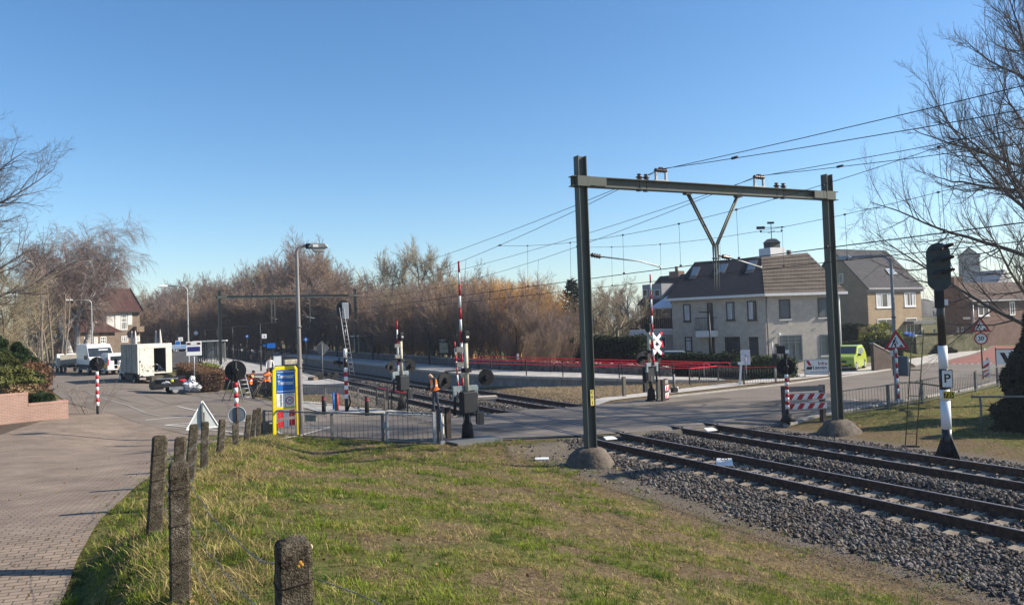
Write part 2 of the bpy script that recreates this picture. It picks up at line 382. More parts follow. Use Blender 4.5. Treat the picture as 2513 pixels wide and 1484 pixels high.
bp = t.nodes.new("ShaderNodeBump"); bp.inputs["Strength"].default_value = .8; bp.inputs["Distance"].default_value = .06
t.links.new(noise(22, 8, .75), bp.inputs["Height"]); t.links.new(bp.outputs[0], b.inputs["Normal"])
ter.data.materials.append(m); struct(ter)

def sheet(name, poly, mat, dz, lines=True, zf=None):
    me = bpy.data.meshes.new(name); bm = bmesh.new()
    bm.faces.new([bm.verts.new((p[0], p[1], 0)) for p in poly]); bmesh.ops.triangulate(bm, faces=bm.faces)
    px = [p[0] for p in poly]; py = [p[1] for p in poly]
    if lines:
        for ax, L, lo, hi in ((0, XS, min(px), max(px)), (1, YS, min(py), max(py))):
            for c in L[(L > lo) & (L < hi)]:
                co = (c, 0, 0) if ax == 0 else (0, c, 0); no = (1, 0, 0) if ax == 0 else (0, 1, 0)
                bmesh.ops.bisect_plane(bm, geom=bm.verts[:]+bm.edges[:]+bm.faces[:], plane_co=co, plane_no=no)
    for v in bm.verts: v.co.z = (zf or TZ)(v.co.x, v.co.y)+dz
    for f in bm.faces:
        if f.normal.z < 0: f.normal_flip()
    bm.normal_update(); bmesh.ops.recalc_face_normals(bm, faces=bm.faces)
    if sum(f.normal.z for f in bm.faces) < 0: bmesh.ops.reverse_faces(bm, faces=bm.faces)
    bm.to_mesh(me); bm.free(); me.materials.append(mat)
    uv = me.uv_layers.new(name="UVMap").data
    for p in me.polygons:
        for li in p.loop_indices:
            c = me.vertices[me.loops[li].vertex_index].co; uv[li].uv = (c.x, c.y)
        p.use_smooth = True
    o = bpy.data.objects.new(name, me); COL.objects.link(o); return struct(o)
def strip(pts, wd, side=0.):
    """outline of a strip of width wd along a polyline"""
    L = []; Rr = []
    for i, p in enumerate(pts):
        a = pts[max(i-1, 0)]; c = pts[min(i+1, len(pts)-1)]; d = Vector((c[0]-a[0], c[1]-a[1])).normalized(); n = Vector((-d.y, d.x))
        L.append((p[0]+n.x*(side+wd/2), p[1]+n.y*(side+wd/2))); Rr.append((p[0]+n.x*(side-wd/2), p[1]+n.y*(side-wd/2)))
    return L+Rr[::-1]
ROADFAR = [(13.1, 33.2), (17, 32.9), (20.8, 32.6), (23.5, 32.3), (26.3, 32.6), (33.5, 33.6), (44, 36.3), (56, 40.3), (66, 44.5), (76, 49.5)]
ROADNEAR = [(10.6, 24.6), (14.6, 23.5), (19.5, 22.9), (22.2, 22.5), (24.1, 22.9), (30, 23.6), (36.5, 25.0), (44, 27.4), (54, 31.4), (66, 36.6), (82, 44)]
road = sheet("road", ROADNEAR[::-1]+[(8.9, 25.1), (6.5, 28.9), (4.4, 31.4), (1.9, 33.7), (.4, 37.9), (-1, 43.7), (-3.2, 52), (-5.4, 67), (-8.9, 92), (-14, 150),
        (-9, 150), (-2.2, 100), (2.2, 82), (4.6, 68), (6.4, 56), (7.4, 47), (8.2, 39), (9.6, 36), (11, 34.2)]+ROADFAR+[(84, 54)], asphalt, .02)
sheet("crossing_deck", [(10.9, 24.4), (14.0, 23.55), (21.9, 22.75), (22.6, 32.2), (13.2, 33.1), (11.2, 33.9)], deckm, .028)
sheet("brick_path", [(-12, -6)]+list(zip(EX[:-1].tolist(), EY[:-1].tolist()))+[(2.6, 31.4), (1.85, 33.6), (.35, 37.9), (-1.05, 43.7), (-3.2, 51.5), (-4.2, 51.5), (-2.7, 41), (-4.5, 34), (-12, 29)],
      brickmat("path_bricks", (.25, .195, .152), (.20, .158, .125), (.08, .063, .05), bw=.2, bh=.1, ms=.008, bump=.6, stain=.3, rot=.1, ndist=.02), .03)
redbrick = brickmat("red_road_bricks", (.27, .105, .08), (.22, .09, .07), (.12, .07, .06), bw=.2, bh=.1, ms=.006, bump=.2)
sheet("road", [(54, 38.0), (58.5, 33.6), (66, 37.0), (82, 44.4), (83.6, 53.5), (76, 49.1), (66, 44.1), (58, 40.7)], redbrick, .028)
for k in range(16):      # teeth at the start of the red road
    q = .03+k/16.; a = (54+4.5*q, 38-4.4*q); sheet("road_marking", [(a[0], a[1]), (a[0]+.14, a[1]-.14), (a[0]-.25, a[1]-.42)], white, .036, lines=False)
wm = M("road_marking_paint", (.62, .61, .57), var=.25, scale=9, c2=(.42, .40, .37))
def mark(pts, wd=.12):
    return sheet("road_marking", strip([P(*q)[:2] for q in pts], wd), wm, .034, lines=False)
for q in ([(257, 968.5), (405, 955), (560, 942)], [(257, 973.5), (400, 961), (520, 950)], [(357, 1032), (476, 1021), (520, 1017)], [(436, 998), (529, 1019)],
          [(405, 1044), (560, 1060), (640, 1074)], [(405, 1044), (470, 1039), (590, 1031)], [(405, 1044), (560, 1046), (810, 1050)],
          [(590, 1031), (660, 1051), (708, 1073)], [(810, 1050), (735, 1070), (690, 1078)]): mark(q)
mark([P_ for P_ in ((1985, 986), (2010, 985), (2085, 986), (2105, 983), (2085, 980), (2020, 984))], .14)
def C2(x, y): return P((x/2.473)*.65443, (1200+y/2.473)*.65443)[:2]
crackm = M("road_crack", (.045, .04, .036), var=.2); faint = M("worn_line_paint", (.27, .25, .225), var=.2, scale=5, c2=(.2, .175, .15))
for q in (((980, 690), (1200, 760), (1420, 800), (1700, 770)), ((1340, 700), (1560, 780), (1800, 800)), ((760, 660), (900, 700), (1100, 700)), ((1400, 830), (1600, 790), (1750, 760)), ((1700, 690), (1900, 720), (2300, 770)), ((1500, 850), (1800, 845), (2100, 900))): sheet("road_crack", strip([C2(*p) for p in q], .035), crackm, .033, lines=False)
sheet("road_marking", strip([C2(*p) for p in ((830, 680), (1000, 740), (1200, 800), (1360, 870), (1500, 900))], .16), faint, .034, lines=False)
for q in ([(10.6, 31), (11.9, 26), (12.6, 26.2), (11.5, 31.2)], [(25, 26), (31, 27.2), (30.8, 28.4), (24.8, 27.2)], [(21.2, 29), (26, 29.6), (26, 30.6), (21, 30.2)]): sheet("road_patch", q, groundmat("road_patch_asphalt", [(.3, (.06, .055, .05)), (.5, (.10, .09, .082)), (.7, (.14, .125, .11))], scale=1, fine=30, bump=.2, fb=90), .0315, lines=False)
for x in (12.0, 13.15, 14.75, 16.7, 18.65, 20.3, 21.4): sheet("deck_joint", strip([(x, 23.6-(x-14)*.1), (x, 33-(x-14)*.09)], .03), crackm, .0315, lines=False)
# kerbs and pavements across the line
def kerb(name, pts, wd=.13, ht=.1, mat=concrete):
    mb = MB(); L = strip(pts, wd); n = len(pts); vs = []
    for i in range(n):
        a, b2 = L[i], L[2*n-1-i]
        for q in (a, b2): vs += [(q[0], q[1], TZ(*q)-.1), (q[0], q[1], TZ(*q)+ht)]
    fs = []
    for i in range(n-1):
        o = 4*i; fs += [(o, o+4, o+5, o+1), (o+1, o+5, o+7, o+3), (o+3, o+7, o+6, o+2)]
    fs += [(0, 1, 3, 2), (4*n-4, 4*n-2, 4*n-1, 4*n-3)]
    return struct(mb.add(vs, fs).build(name, mat))
kerb("kerb", [(x, y+.1) for x, y in ROADFAR[3:]], .14, .09)
kerb("kerb", [(x, y-.1) for x, y in ROADNEAR[3:]], .14, .09)
kerb("kerb", [(9.9, 37.2), (10.3, 35.4), (11.6, 34.0), (13.1, 33.4)], .14, .06)
sheet("pavement", [(19.8, 33.0), (23.5, 33.6), (28, 34.4), (33.5, 35.4), (40, 36.3), (44, 36.6), (56, 40.6), (66, 44.8), (76, 49.8), (74, 52), (65, 47.4), (55, 43.0), (46, 39.8), (38.5, 38.9), (33, 37.0), (27.5, 35.9), (22, 34.8), (20.2, 34.0)], slab, .035)
sheet("pavement", [(30.5, 41), (36, 39.2), (38.5, 39.0), (46, 39.9), (53, 42.4), (52, 48), (46, 50), (40, 47), (34, 43)], brickmat("driveway_clinkers", (.30, .25, .20), (.25, .21, .17), (.13, .11, .09), bw=.2, bh=.1, ms=.008), .03)
sheet("pavement", [(8.3, 39), (9.7, 36.1), (11.1, 34.3), (13.0, 33.4), (13.0, 34.0), (11.8, 36.5), (10.2, 40), (9.4, 44.5), (8.2, 47), (7.6, 47)], slab, .03)
# ------------------------------------------------------------------ tracks
railprof = [(-.075, -.185), (.075, -.185), (.075, -.17), (.012, -.148), (.012, -.05), (.036, -.04), (.036, -.004), (.026, .006), (-.026, .006), (-.036, -.004), (-.036, -.04), (-.012, -.05), (-.012, -.148), (-.075, -.17)]
slp = M("sleeper_concrete", (.33, .275, .205), var=.25, scale=6, bump=.3, bscale=50, c2=(.19, .155, .12))
railtop = M("rail_running_surface", (.32, .27, .25), rough=.42, metal=.5, var=.2, scale=4)
def sleeper(parent, xc, y, me=[None]):
    if me[0] is None:
        pr = [(-1.28, -.4), (1.28, -.4), (1.28, -.205), (1.02, -.18), (.62, -.182), (.3, -.222), (-.3, -.222), (-.62, -.182), (-1.02, -.18), (-1.28, -.205)]
        mb = MB(); n = len(pr)
        vs = [(x, -.14 if z < -.3 else -.105, z) for x, z in pr]+[(x, .14 if z < -.3 else .105, z) for x, z in pr]
        mb.add(vs, [tuple(range(n))[::-1], tuple(range(n, 2*n))]+[(i, (i+1) % n, (i+1) % n+n, i+n) for i in range(n)])
        for s in (-1, 1):
            for d in (-.13, .13): mb.box((s*.753+d, 0, -.165), (.07, .09, .03), mi=1)
        o = mb.build("sleeper", [slp, rust], parent); me[0] = o.data
    else:
        o = bpy.data.objects.new("sleeper", me[0]); COL.objects.link(o); o.parent = parent
    o.location = (xc, y, 0); return o
for xc, lb in ((14.75, "near railway track with rusty rails on concrete sleepers, closer to the grass bank"), (18.65, "far railway track with rusty rails on concrete sleepers, beside the long platform")):
    tr = thing("railway_track", lb, "railway track", group="railway tracks over the crossing")
    for s in (-1, 1):
        mb = MB(); x = xc+s*.753
        for y0, y1 in ((2.0, 330.0),):
            n = len(railprof); vs = [(x+a, y0, z) for a, z in railprof]+[(x+a, y1, z) for a, z in railprof]
            for i in range(n):
                j = (i+1) % n; mb.add([vs[i], vs[j], vs[j+n], vs[i+n]], [(0, 1, 2, 3)], mi=1 if i in (6, 7, 8) else 0)
        mb.build("rail", [rust, railtop], tr)
    ys = [4.9+.6*k for k in range(31)]+[34.3+.6*k for k in range(69)]
    for y in ys: sleeper(tr, xc, y)
    mb = MB()
    for k in range(420): mb.box((xc, 34.3+.6*69+.6*k, -.26), (2.56, .24, .2))
    o = mb.build("sleeper", slp, tr); o['kind'] = 'stuff'
    for s in (-1, 1):       # flangeways let into the deck
        x = xc+s*.753
        for a, b2 in ((-.15, -.04), (.04, .15)):
            y0 = 23.55-(x-14)*.1; mb = MB(); mb.box2((x+a, y0, -.02), (x+b2, 33.0-(x-14)*.09, .0315)); struct(mb.build("rail_groove", black))
        mb = MB(); mb.box2((x-.036, 23.55-(x-14)*.1, -.01), (x+.036, 33.0-(x-14)*.09, .0312)); struct(mb.build("rail_head", railtop))
edgebeam = M("crossing_edge_timber", (.16, .14, .115), var=.3, scale=5, stretch=(.3, 1, 1), bump=.3)
for xa, xb, y in ((13.0, 13.9, 23.45), (14.15, 15.35, 23.35), (15.6, 16.6, 23.25), (18.0, 19.25, 22.95), (17.0, 17.75, 23.0)):
    mb = MB()
    for k in range(3): mb.box2((xa, y-.10-.09*k, -.02-.055*k-.05), (xb, y-.02-.09*k, -.02-.055*k))
    struct(mb.build("deck_edge", edgebeam))
# ------------------------------------------------------------------ ballast stones
def icos():
    f = (1+5**.5)/2; v = np.array([(-1, f, 0), (1, f, 0), (-1, -f, 0), (1, -f, 0), (0, -1, f), (0, 1, f), (0, -1, -f), (0, 1, -f), (f, 0, -1), (f, 0, 1), (-f, 0, -1), (-f, 0, 1)], float)
    F = np.array([(0, 11, 5), (0, 5, 1), (0, 1, 7), (0, 7, 10), (0, 10, 11), (1, 5, 9), (5, 11, 4), (11, 10, 2), (10, 7, 6), (7, 1, 8), (3, 9, 4), (3, 4, 2), (3, 2, 6), (3, 6, 8), (3, 8, 9), (4, 9, 5), (2, 4, 11), (6, 2, 10), (8, 6, 7), (9, 8, 1)])
    return v/np.linalg.norm(v[0]), F
def stones(n, xy, size, zoff):
    v, F = icos(); N = len(xy)
    s = size*(.6+.8*R_.random((N, 1, 1)))*(.55+.7*R_.random((N, 1, 3)))
    V = v[None]*(.8+.45*R_.random((N, 12, 1)))*s
    a = R_.random((N, 3))*6.28; ca, sa = np.cos(a), np.sin(a)
    for i, (p, q) in enumerate(((0, 1), (1, 2), (0, 2))):
        A, B = V[..., p].copy(), V[..., q].copy(); V[..., p] = A*ca[:, i, None]-B*sa[:, i, None]; V[..., q] = A*sa[:, i, None]+B*ca[:, i, None]
    z = tz(xy[:, 0], xy[:, 1])+zoff(N)
    V += np.concatenate([xy, z[:, None]], 1)[:, None, :]
    return V.reshape(-1, 3), (F[None]+12*np.arange(N)[:, None, None]).reshape(-1, 3)
def scatter(n, x0, x1, y0, y1): return np.stack([R_.uniform(x0, x1, n), R_.uniform(y0, y1, n)], 1)
q = scatter(60000, 11.0, 21.6, 4.0, 23.4)
inner = (np.abs(q[:, 0]-14.75) < .72) | (np.abs(q[:, 0]-18.65) < .72)
keep = (q[:, 1] < 23.5-(q[:, 0]-14)*.1-.2) & (R_.random(len(q)) < sm(q[:, 0]-ip(q[:, 1], [5, 12, 17, 19.5, 23], [0, .15, .7, 1.35, 1.9]), 11.05, 11.5)*(1-sm(q[:, 0], 20.8, 21.6))+.02) & ~(inner & (R_.random(len(q)) < .25))
q = q[keep]; onsl = (np.abs(((q[:, 1]-4.9+.3) % .6)-.3) < .13) & ((np.abs(q[:, 0]-14.75) < 1.3) | (np.abs(q[:, 0]-18.65) < 1.3)); q = q[~(onsl & (R_.random(len(q)) < np.where((np.abs(q[:, 0]-14.75) < 1.08) | (np.abs(q[:, 0]-18.65) < 1.08), .95, .45)))]
V1, F1 = stones(0, q, .038, lambda N: R_.uniform(-.01, .03, N))
q3 = scatter(16000, 9.9, 12.6, 4, 22); q3 = q3[R_.random(len(q3)) < sm(q3[:, 0]-ip(q3[:, 1], [5, 12, 17, 19.5, 23], [0, .15, .7, 1.35, 1.9]), 9.7, 10.6)]; V3_, F3_ = stones(0, q3, .011, lambda N: R_.uniform(-.004, .006, N))
q2 = scatter(15000, 12.0, 20.6, 34.2, 64)
q2 = q2[R_.random(len(q2)) < np.clip(1.3-(q2[:, 1]-34)/30, .3, 1)]
onsl = (np.abs(((q2[:, 1]-34.3+.3) % .6)-.3) < .12) & ((np.abs(q2[:, 0]-14.75) < 1.2) | (np.abs(q2[:, 0]-18.65) < 1.2)); q2 = q2[~onsl]
V2, F2 = stones(0, q2, .05, lambda N: R_.uniform(-.01, .03, N))
stm = M("ballast_stone", (.135, .126, .116), rough=.85, c2=(.088, .070, .056), scale=2.2, island=.75, spec=.25)
o = npmesh("ballast", np.concatenate([V1, V2, V3_]), np.concatenate([F1, F2+len(V1), F3_+len(V1)+len(V2)]), stm); o['kind'] = 'stuff'; tag(o, "grey crushed stone ballast around both tracks", "ballast")
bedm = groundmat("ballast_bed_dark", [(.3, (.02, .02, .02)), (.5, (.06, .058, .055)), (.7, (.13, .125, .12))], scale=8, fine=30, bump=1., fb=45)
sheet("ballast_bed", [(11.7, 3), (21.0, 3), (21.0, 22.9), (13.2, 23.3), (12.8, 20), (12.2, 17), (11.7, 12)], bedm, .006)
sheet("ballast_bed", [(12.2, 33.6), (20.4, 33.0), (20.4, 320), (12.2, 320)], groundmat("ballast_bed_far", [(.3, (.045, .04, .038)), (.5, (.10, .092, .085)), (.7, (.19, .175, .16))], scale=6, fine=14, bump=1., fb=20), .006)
# ------------------------------------------------------------------ grass blades
def blades(q, h, wdt, lean=.5):
    N = len(q); z = tz(q[:, 0], q[:, 1]); a = R_.random(N)*6.283; hh = h*(.45+.9*R_.random(N)); ww = wdt*(.6+.8*R_.random(N))
    l = lean*hh*R_.random(N)*1.6; la = a+R_.normal(0, .8, N)+1.57
    dx, dy = np.cos(a)*ww, np.sin(a)*ww; c = np.stack([q[:, 0], q[:, 1], z-.01], 1)
    md = c+np.stack([np.cos(la)*l*.35, np.sin(la)*l*.35, hh*.6], 1); tp = c+np.stack([np.cos(la)*l, np.sin(la)*l, hh], 1)
    o = np.stack([dx, dy, 0*dx], 1)
    V = np.stack([c-o, c+o, md+o*.7, md-o*.7, tp], 1).reshape(-1, 3); b_ = 5*np.arange(N)[:, None]
    F = np.concatenate([b_+[[0, 1, 2]], b_+[[0, 2, 3]], b_+[[3, 2, 4]]]); return V, F
def grass_pts(n, x0, x1, y0, y1, dens, ok):
    q = scatter(n, x0, x1, y0, y1); d = np.hypot(q[:, 0], q[:, 1]); p = dens(d)*ok(q[:, 0], q[:, 1]); return q[R_.random(len(q)) < p]
def bank_ok(x, y):
    e = edge_x(y)+.42*(vnoise(x, y, 3.2, 55)-.5)+.2*(vnoise(x, y, 9., 56)-.5); a = sm(x, e-.12, e+.22)*(y < road_y(x)-.05)
    return a*(1-.95*sm(x, 8.6+1.6*vnoise(x, y, 1.3, 5)+1.5*sm(y, 16, 20), 10.7+1.4*sm(y, 16, 20)))*np.clip(-.30+2.2*vnoise(x, y, 1.9, 2)*(.45+1.1*vnoise(x, y, 7., 3)), .03, 1)*(1-.62*soil(x, y))
def right_ok(x, y): return (y < road_y(x)-.5)*sm(x, 21.8+1.2*vnoise(x, y, 1.1, 8), 24.5)*np.clip(.5+.9*vnoise(x, y, 1.2, 4), .1, 1)
def tufts(q, dist, seed):
    """clumps of leaning blades; returns (V, F) for green, dark green and straw clumps"""
    rg = np.random.default_rng(seed); N = len(q); x, y = q[:, 0], q[:, 1]
    pst = np.clip(.29+.9*(vnoise(x, y, 1.3, 11)-.5)*2+.03*(x-4)+.45*soil(x, y)+.25*(rg.random(N)-.5), .03, .97); kind = np.where(rg.random(N) < pst, 2, np.where(vnoise(x, y, 2.2, 41)+.25*rg.random(N) > .72, 1, 0))
    ht = (.022+.075*rg.random(N)**2.2+.05*np.clip(vnoise(x, y, 3.1, 6)-.55, 0, 1))*np.where(kind == 2, .85, 1); out = []
    for k in range(3):
        m_ = kind == k; qq = q[m_]; n_ = len(qq); nb = 11; d = dist[m_]; g = np.clip(.8+d*.075, 1, 2.6)
        a = rg.random((n_, nb))*6.283; r = np.abs(rg.normal(0, .030, (n_, nb)))*g[:, None]; bx_, by_ = qq[:, 0:1]+np.cos(a)*r, qq[:, 1:2]+np.sin(a)*r
        h = (ht[m_]*np.clip(.9+d*.02, 1, 1.5))[:, None]*(.5+.8*rg.random((n_, nb))); w_ = .0023*g[:, None]*(.6+.8*rg.random((n_, nb))); la = a+rg.normal(0, .7, (n_, nb)); ln = h*(.35+1.3*rg.random((n_, nb))*(1.6 if k == 2 else 1.))
        P_ = np.stack([bx_.ravel(), by_.ravel()], 1); z = tz(P_[:, 0], P_[:, 1])-.008; h, w_, la, ln = [v.ravel() for v in (h, w_, la, ln)]; c = np.concatenate([P_, z[:, None]], 1)
        sx_, sy_ = -np.sin(la)*w_, np.cos(la)*w_; o = np.stack([sx_, sy_, 0*sx_], 1); md = c+np.stack([np.cos(la)*ln*.4, np.sin(la)*ln*.4, h*.7], 1); tp = c+np.stack([np.cos(la)*ln, np.sin(la)*ln, h*(.85 if k < 2 else .6)], 1)
        V = np.stack([c-o, c+o, md+o*.75, md-o*.75, tp], 1).reshape(-1, 3); M5 = 5*np.arange(len(c))[:, None]; out.append((V, np.concatenate([M5+[[0, 1, 2]], M5+[[0, 2, 3]], M5+[[3, 2, 4]]])))
    return out
gm_green = leafmat("grass_blade_green", (.23, .275, .030), (.125, .17, .022), .5); gm_dark = leafmat("grass_blade_deep_green", (.10, .165, .022), (.06, .105, .018), .45); gm_straw = leafmat("grass_blade_straw", (.46, .37, .16), (.25, .19, .075), .45)
qa = grass_pts(110000, -1.5, 12.6, 1.5, 31.5, lambda d: np.clip(1.25/(1+(d/9)**2)+.17, 0, 1)*(d > 1.9), bank_ok)
qb = grass_pts(9000, 21.6, 41, 5, 26, lambda d: np.ones_like(d), right_ok)
for qq, where in ((qa, "sloping bank in the foreground"), (qb, "verge beside the signal post")):
    for (V, F), mat_, kd in zip(tufts(qq, np.hypot(qq[:, 0], qq[:, 1]), 5), (gm_green, gm_dark, gm_straw), ("short yellow green grass", "small deep green grass tufts", "dry straw coloured grass")):
        o = npmesh("grass", V, F, mat_); o['kind'] = 'stuff'; tag(o, kd+" on the "+where, "grass")
sz = lambda q: np.clip(.75+np.hypot(q[:, 0], q[:, 1])*.05, .8, 2.0)
# thatch lying flat in the worn patches
qt = grass_pts(210000, -1.2, 11.6, 2.2, 26, lambda d: np.clip(1.2/(1+(d/7)**2)+.1, 0, 1)*(d > 2.2), lambda x, y: sm(x, edge_x(y)-.22, edge_x(y)+.1)*(y < road_y(x)-.1)*np.clip(1.5*(1-vnoise(x, y, 1.9, 2))-.3+.8*soil(x, y)+.7*(x < edge_x(y)+.12), 0, 1))
V, F = blades(qt, .03*sz(qt), .0022*sz(qt), 3.2); o = npmesh("dry_grass", V, F, leafmat("thatch", (.30, .235, .14), (.13, .095, .055), .5)); o['kind'] = 'stuff'; tag(o, "dead brown thatch lying between the grass on the bank", "dry grass")
# longer dry tufts along the fence line and at the foot of the posts
n = 26000; yy = R_.uniform(2.2, 31, n); xx = np.interp(yy, [0, 10, 18, 26, 31], [.5, .4, 1.6, 3.3, 4.4])+R_.normal(0, .5, n)+.15
kp = (vnoise(xx, yy, 2.6, 21) > .5) & (xx > edge_x(yy)+.1) & (np.hypot(xx, yy) > 2.4); qq = np.stack([xx, yy], 1)[kp]
V, F = blades(qq, .12, .004*sz(qq), 1.3); o = npmesh("dry_grass", V, F, gm_straw); o['kind'] = 'stuff'; tag(o, "tall dry grass tufts along the concrete post fence", "dry grass")
# sandy rough grass between the crossing and the long platform
n = 40000; q = np.concatenate([scatter(n, 19.8, 31, 33.5, 44), scatter(3000, 4.6, 11.5, 40, 58)])
q = q[(q[:, 1] > np.interp(q[:, 0], [4, 10, 19, 20, 23.5, 28, 33], [58, 40, 36, 34.2, 34.9, 36.2, 37.4])) & (q[:, 1] < np.interp(q[:, 0], [4, 11.5, 19, 21, 24, 27, 31], [58, 58, 46, 46, 42.6, 40.4, 39.4]))]
V, F = blades(q, .09, .013, 1.6); o = npmesh("dry_grass", V, F, leafmat("verge_thatch", (.48, .385, .255), (.26, .20, .125), .45)); o['kind'] = 'stuff'; tag(o, "flattened straw grass between the crossing road and the platform ramp", "dry grass")
def wb(mb, name, mats, parent, bevel=0.):
    """build a part whose shapes were given in world coordinates under an unrotated thing"""
    l = parent.matrix_basis.translation if False else parent.location
    mb.v = [(x-l[0], y-l[1], z-l[2]) for x, y, z in mb.v]
    return mb.build(name, mats, parent, bevel)
# ------------------------------------------------------------------ catenary portals
insm = M("insulator_glaze", (.05, .025, .02), rough=.25, var=.3, spec=.6)
def hmast(mb, x, y, z0, z1, w_=.27, fl=.022):
    for s in (-1, 1): mb.box2((x+s*w_/2-fl/2, y-w_/2, z0), (x+s*w_/2+fl/2, y+w_/2, z1))
    mb.box2((x-w_/2+fl/2, y-.008, z0), (x+w_/2-fl/2, y+.008, z1-.002))
def insul(mb, p, q, r=.065, n=5):
    p, q = Vector(p), Vector(q); pts = []; rr = []
    for i in range(n*2+1):
        pts.append(p.lerp(q, i/(n*2))); rr.append(r if i % 2 else r*.5)
    mb.tube(pts, rr, 10)
def portal(y, xl, xr, h, label, zb=0., detail=True):
    t = thing("catenary_portal", label, "catenary portal", (xl, y, zb), group="catenary portals spanning both tracks")
    for x in (xl, xr):
        mb = MB(); hmast(mb, x, y, zb+.2, h); mb.box((x, y, 8.1), (.42, .36, .30)); wb(mb, "mast", greygreen, t)
        if y < 60:
            g0 = TZ(x-1, y); mb = MB(); pr = [(.80, -.25), (.74, .0), (.66, .14), (.56, .30), (.46, .42), (.33, .50), (.0, .52)]
            vs = []; fs = []; n = 22; rj = random.Random(int(x))
            for r, z in pr:
                for k in range(n):
                    a = 2*pi*k/n; j = 1+.07*sin(3*a+x)+.05*sin(7*a+z*9)+rj.uniform(-.05, .05); vs.append((x+r*j*cos(a), y+r*j*sin(a), g0+z))
            for i in range(len(pr)-1):
                for k in range(n): fs.append((i*n+k, i*n+(k+1) % n, (i+1)*n+(k+1) % n, (i+1)*n+k))
            mb.add(vs, fs, 0, True); wb(mb, "footing", dkconc, t)
    mb = MB(); zz = 8.1
    for s in (-1, 1): mb.box2((xl-.35, y-.13, zz+s*.14-.012), (xr+.4, y+.13, zz+s*.14+.012))
    mb.box2((xl-.35, y-.008, zz-.128), (xr+.4, y+.008, zz+.128))
    for x, s in ((xl, 1), (xr, -1)):
        mb.box((x+s*.3, y-.155, zz), (1.0, .03, .24))
    wb(mb, "beam", greygreen, t)
    k = (xr-xl)/10.2
    if detail:
        mb = MB(); a1, a2, j = (16.12, 7.96), (18.22, 7.96), (17.17, 6.28)
        for d in (-.05, .05):
            mb.tube([(a1[0], y+d, a1[1]), (j[0]-.05, y+d, j[1]), (j[0]-.05, y+d, 4.75)], .032, 8); mb.tube([(a2[0], y+d, a2[1]), (j[0]+.06, y+d, j[1]), (j[0]+.06, y+d, 4.75)], .032, 8)
        for a in (a1, a2): mb.box((a[0], y, 7.93), (.22, .2, .1))
        mb.box((17.18, y, 5.85), (.2, .16, .04)); wb(mb, "hanging_bracket", greygreen, t)
        for xc in (15.11, 19.16):
            mb = MB()
            for s in (-1, 1): mb.box2((xc+s*.19-.03, y-.04, 8.25), (xc+s*.19+.03, y+.04, 8.56))
            mb.box2((xc-.26, y-.06, 8.255), (xc+.26, y+.06, 8.295)); f = wb(mb, "support_frame", galv, t)
            mb = MB(); insul(mb, (xc-.24, y, 8.6), (xc+.24, y, 8.6), .075, 5); mb.box((xc, y, 8.67), (.12, .1, .06)); wb(mb, "insulator", insm, t)
        for xc in (14.28, 14.54, 19.94, 20.25):
            mb = MB(); mb.cyl((xc, y, 8.0), (xc, y, 8.28), .018, n=8); mb.lathe([(.05, 0), (.09, .03), (.05, .05), (.11, .08), (.11, .1), (.04, .13), (.07, .16), (.07, .19)], (xc, y, 8.26), 12)
            mb.box((xc, y, 7.93), (.14, .2, .03)); wb(mb, "pin_insulator", insm, t)
    else:
        mb = MB(); xm = (xl+xr)/2
        for x in (14.75, 18.65, xm-2): mb.box2((x-.05, y-.05, 5.2), (x+.05, y+.05, 8.0))
        for x in (14.4, 15.1, 18.4, 19.1): mb.box((x, y, 8.4), (.14, .14, .3))
        wb(mb, "hanging_bracket", greygreen, t)
    for x0, x1 in ((xl+.14 if detail else 14.0, 14.95), (17.3 if detail else 17.6, 19.1)):
        mb = MB(); insul(mb, (x0+.12, y, 5.92), (x0+.46, y, 5.87), .075, 4); mb.cyl((x0, y, 5.93), (x0+.12, y, 5.92), .03); wb(mb, "arm_insulator", insm, t)
        mb = MB(); mb.tube([(x0+.46, y, 5.87), (x1-.75, y, 5.74), (x1, y, 5.56)], .022, 8); mb.cyl((x1, y, 5.48), (x1, y, 5.62), .02); wb(mb, "registration_arm", galv, t)
    if y < 40:
        mb = MB(); pm = M("yellow_number_plate", (.62, .52, .12), var=.15)
        for k2, (ch, z) in enumerate((("C", 1.86), ("6", 1.72), ("1", 1.54))): pass
        mb.box((xl+.045, y-.12, 1.70), (.12, .012, .46)); pl = wb(mb, "number_plate", pm, t)
        for ch, z in (("C", .16), ("6", .03), ("1", -.15)): text(ch, .13, (xl+.045-xl, -.129, 1.70-zb+z), black, pl)
        mb = MB(); mb.box((xl+.045, y-.128, 1.65), (.1, .006, .014)); wb(mb, "lettering", black, pl)
    return t
portal(20, 12.17, 22.33, 8.86, "near steel catenary portal with two green masts on concrete mounds and a hanging fork")
portal(91, 8.9, 23.9, 8.9, "second catenary portal standing across the platforms behind the grey railway signal", .6, False)
portal(162, 8.9, 23.9, 8.9, "third catenary portal seen small far down the tracks", .6, False)
portal(233, 8.9, 23.9, 8.9, "farthest catenary portal, barely visible against the wood", .6, False)
wirem = M("overhead_wire_copper", (.02, .02, .02), rough=.6, var=.2)
def msz(y, sag):
    s = ((y-20) % 71)/71; return 8.64-sag*4*s*(1-s)
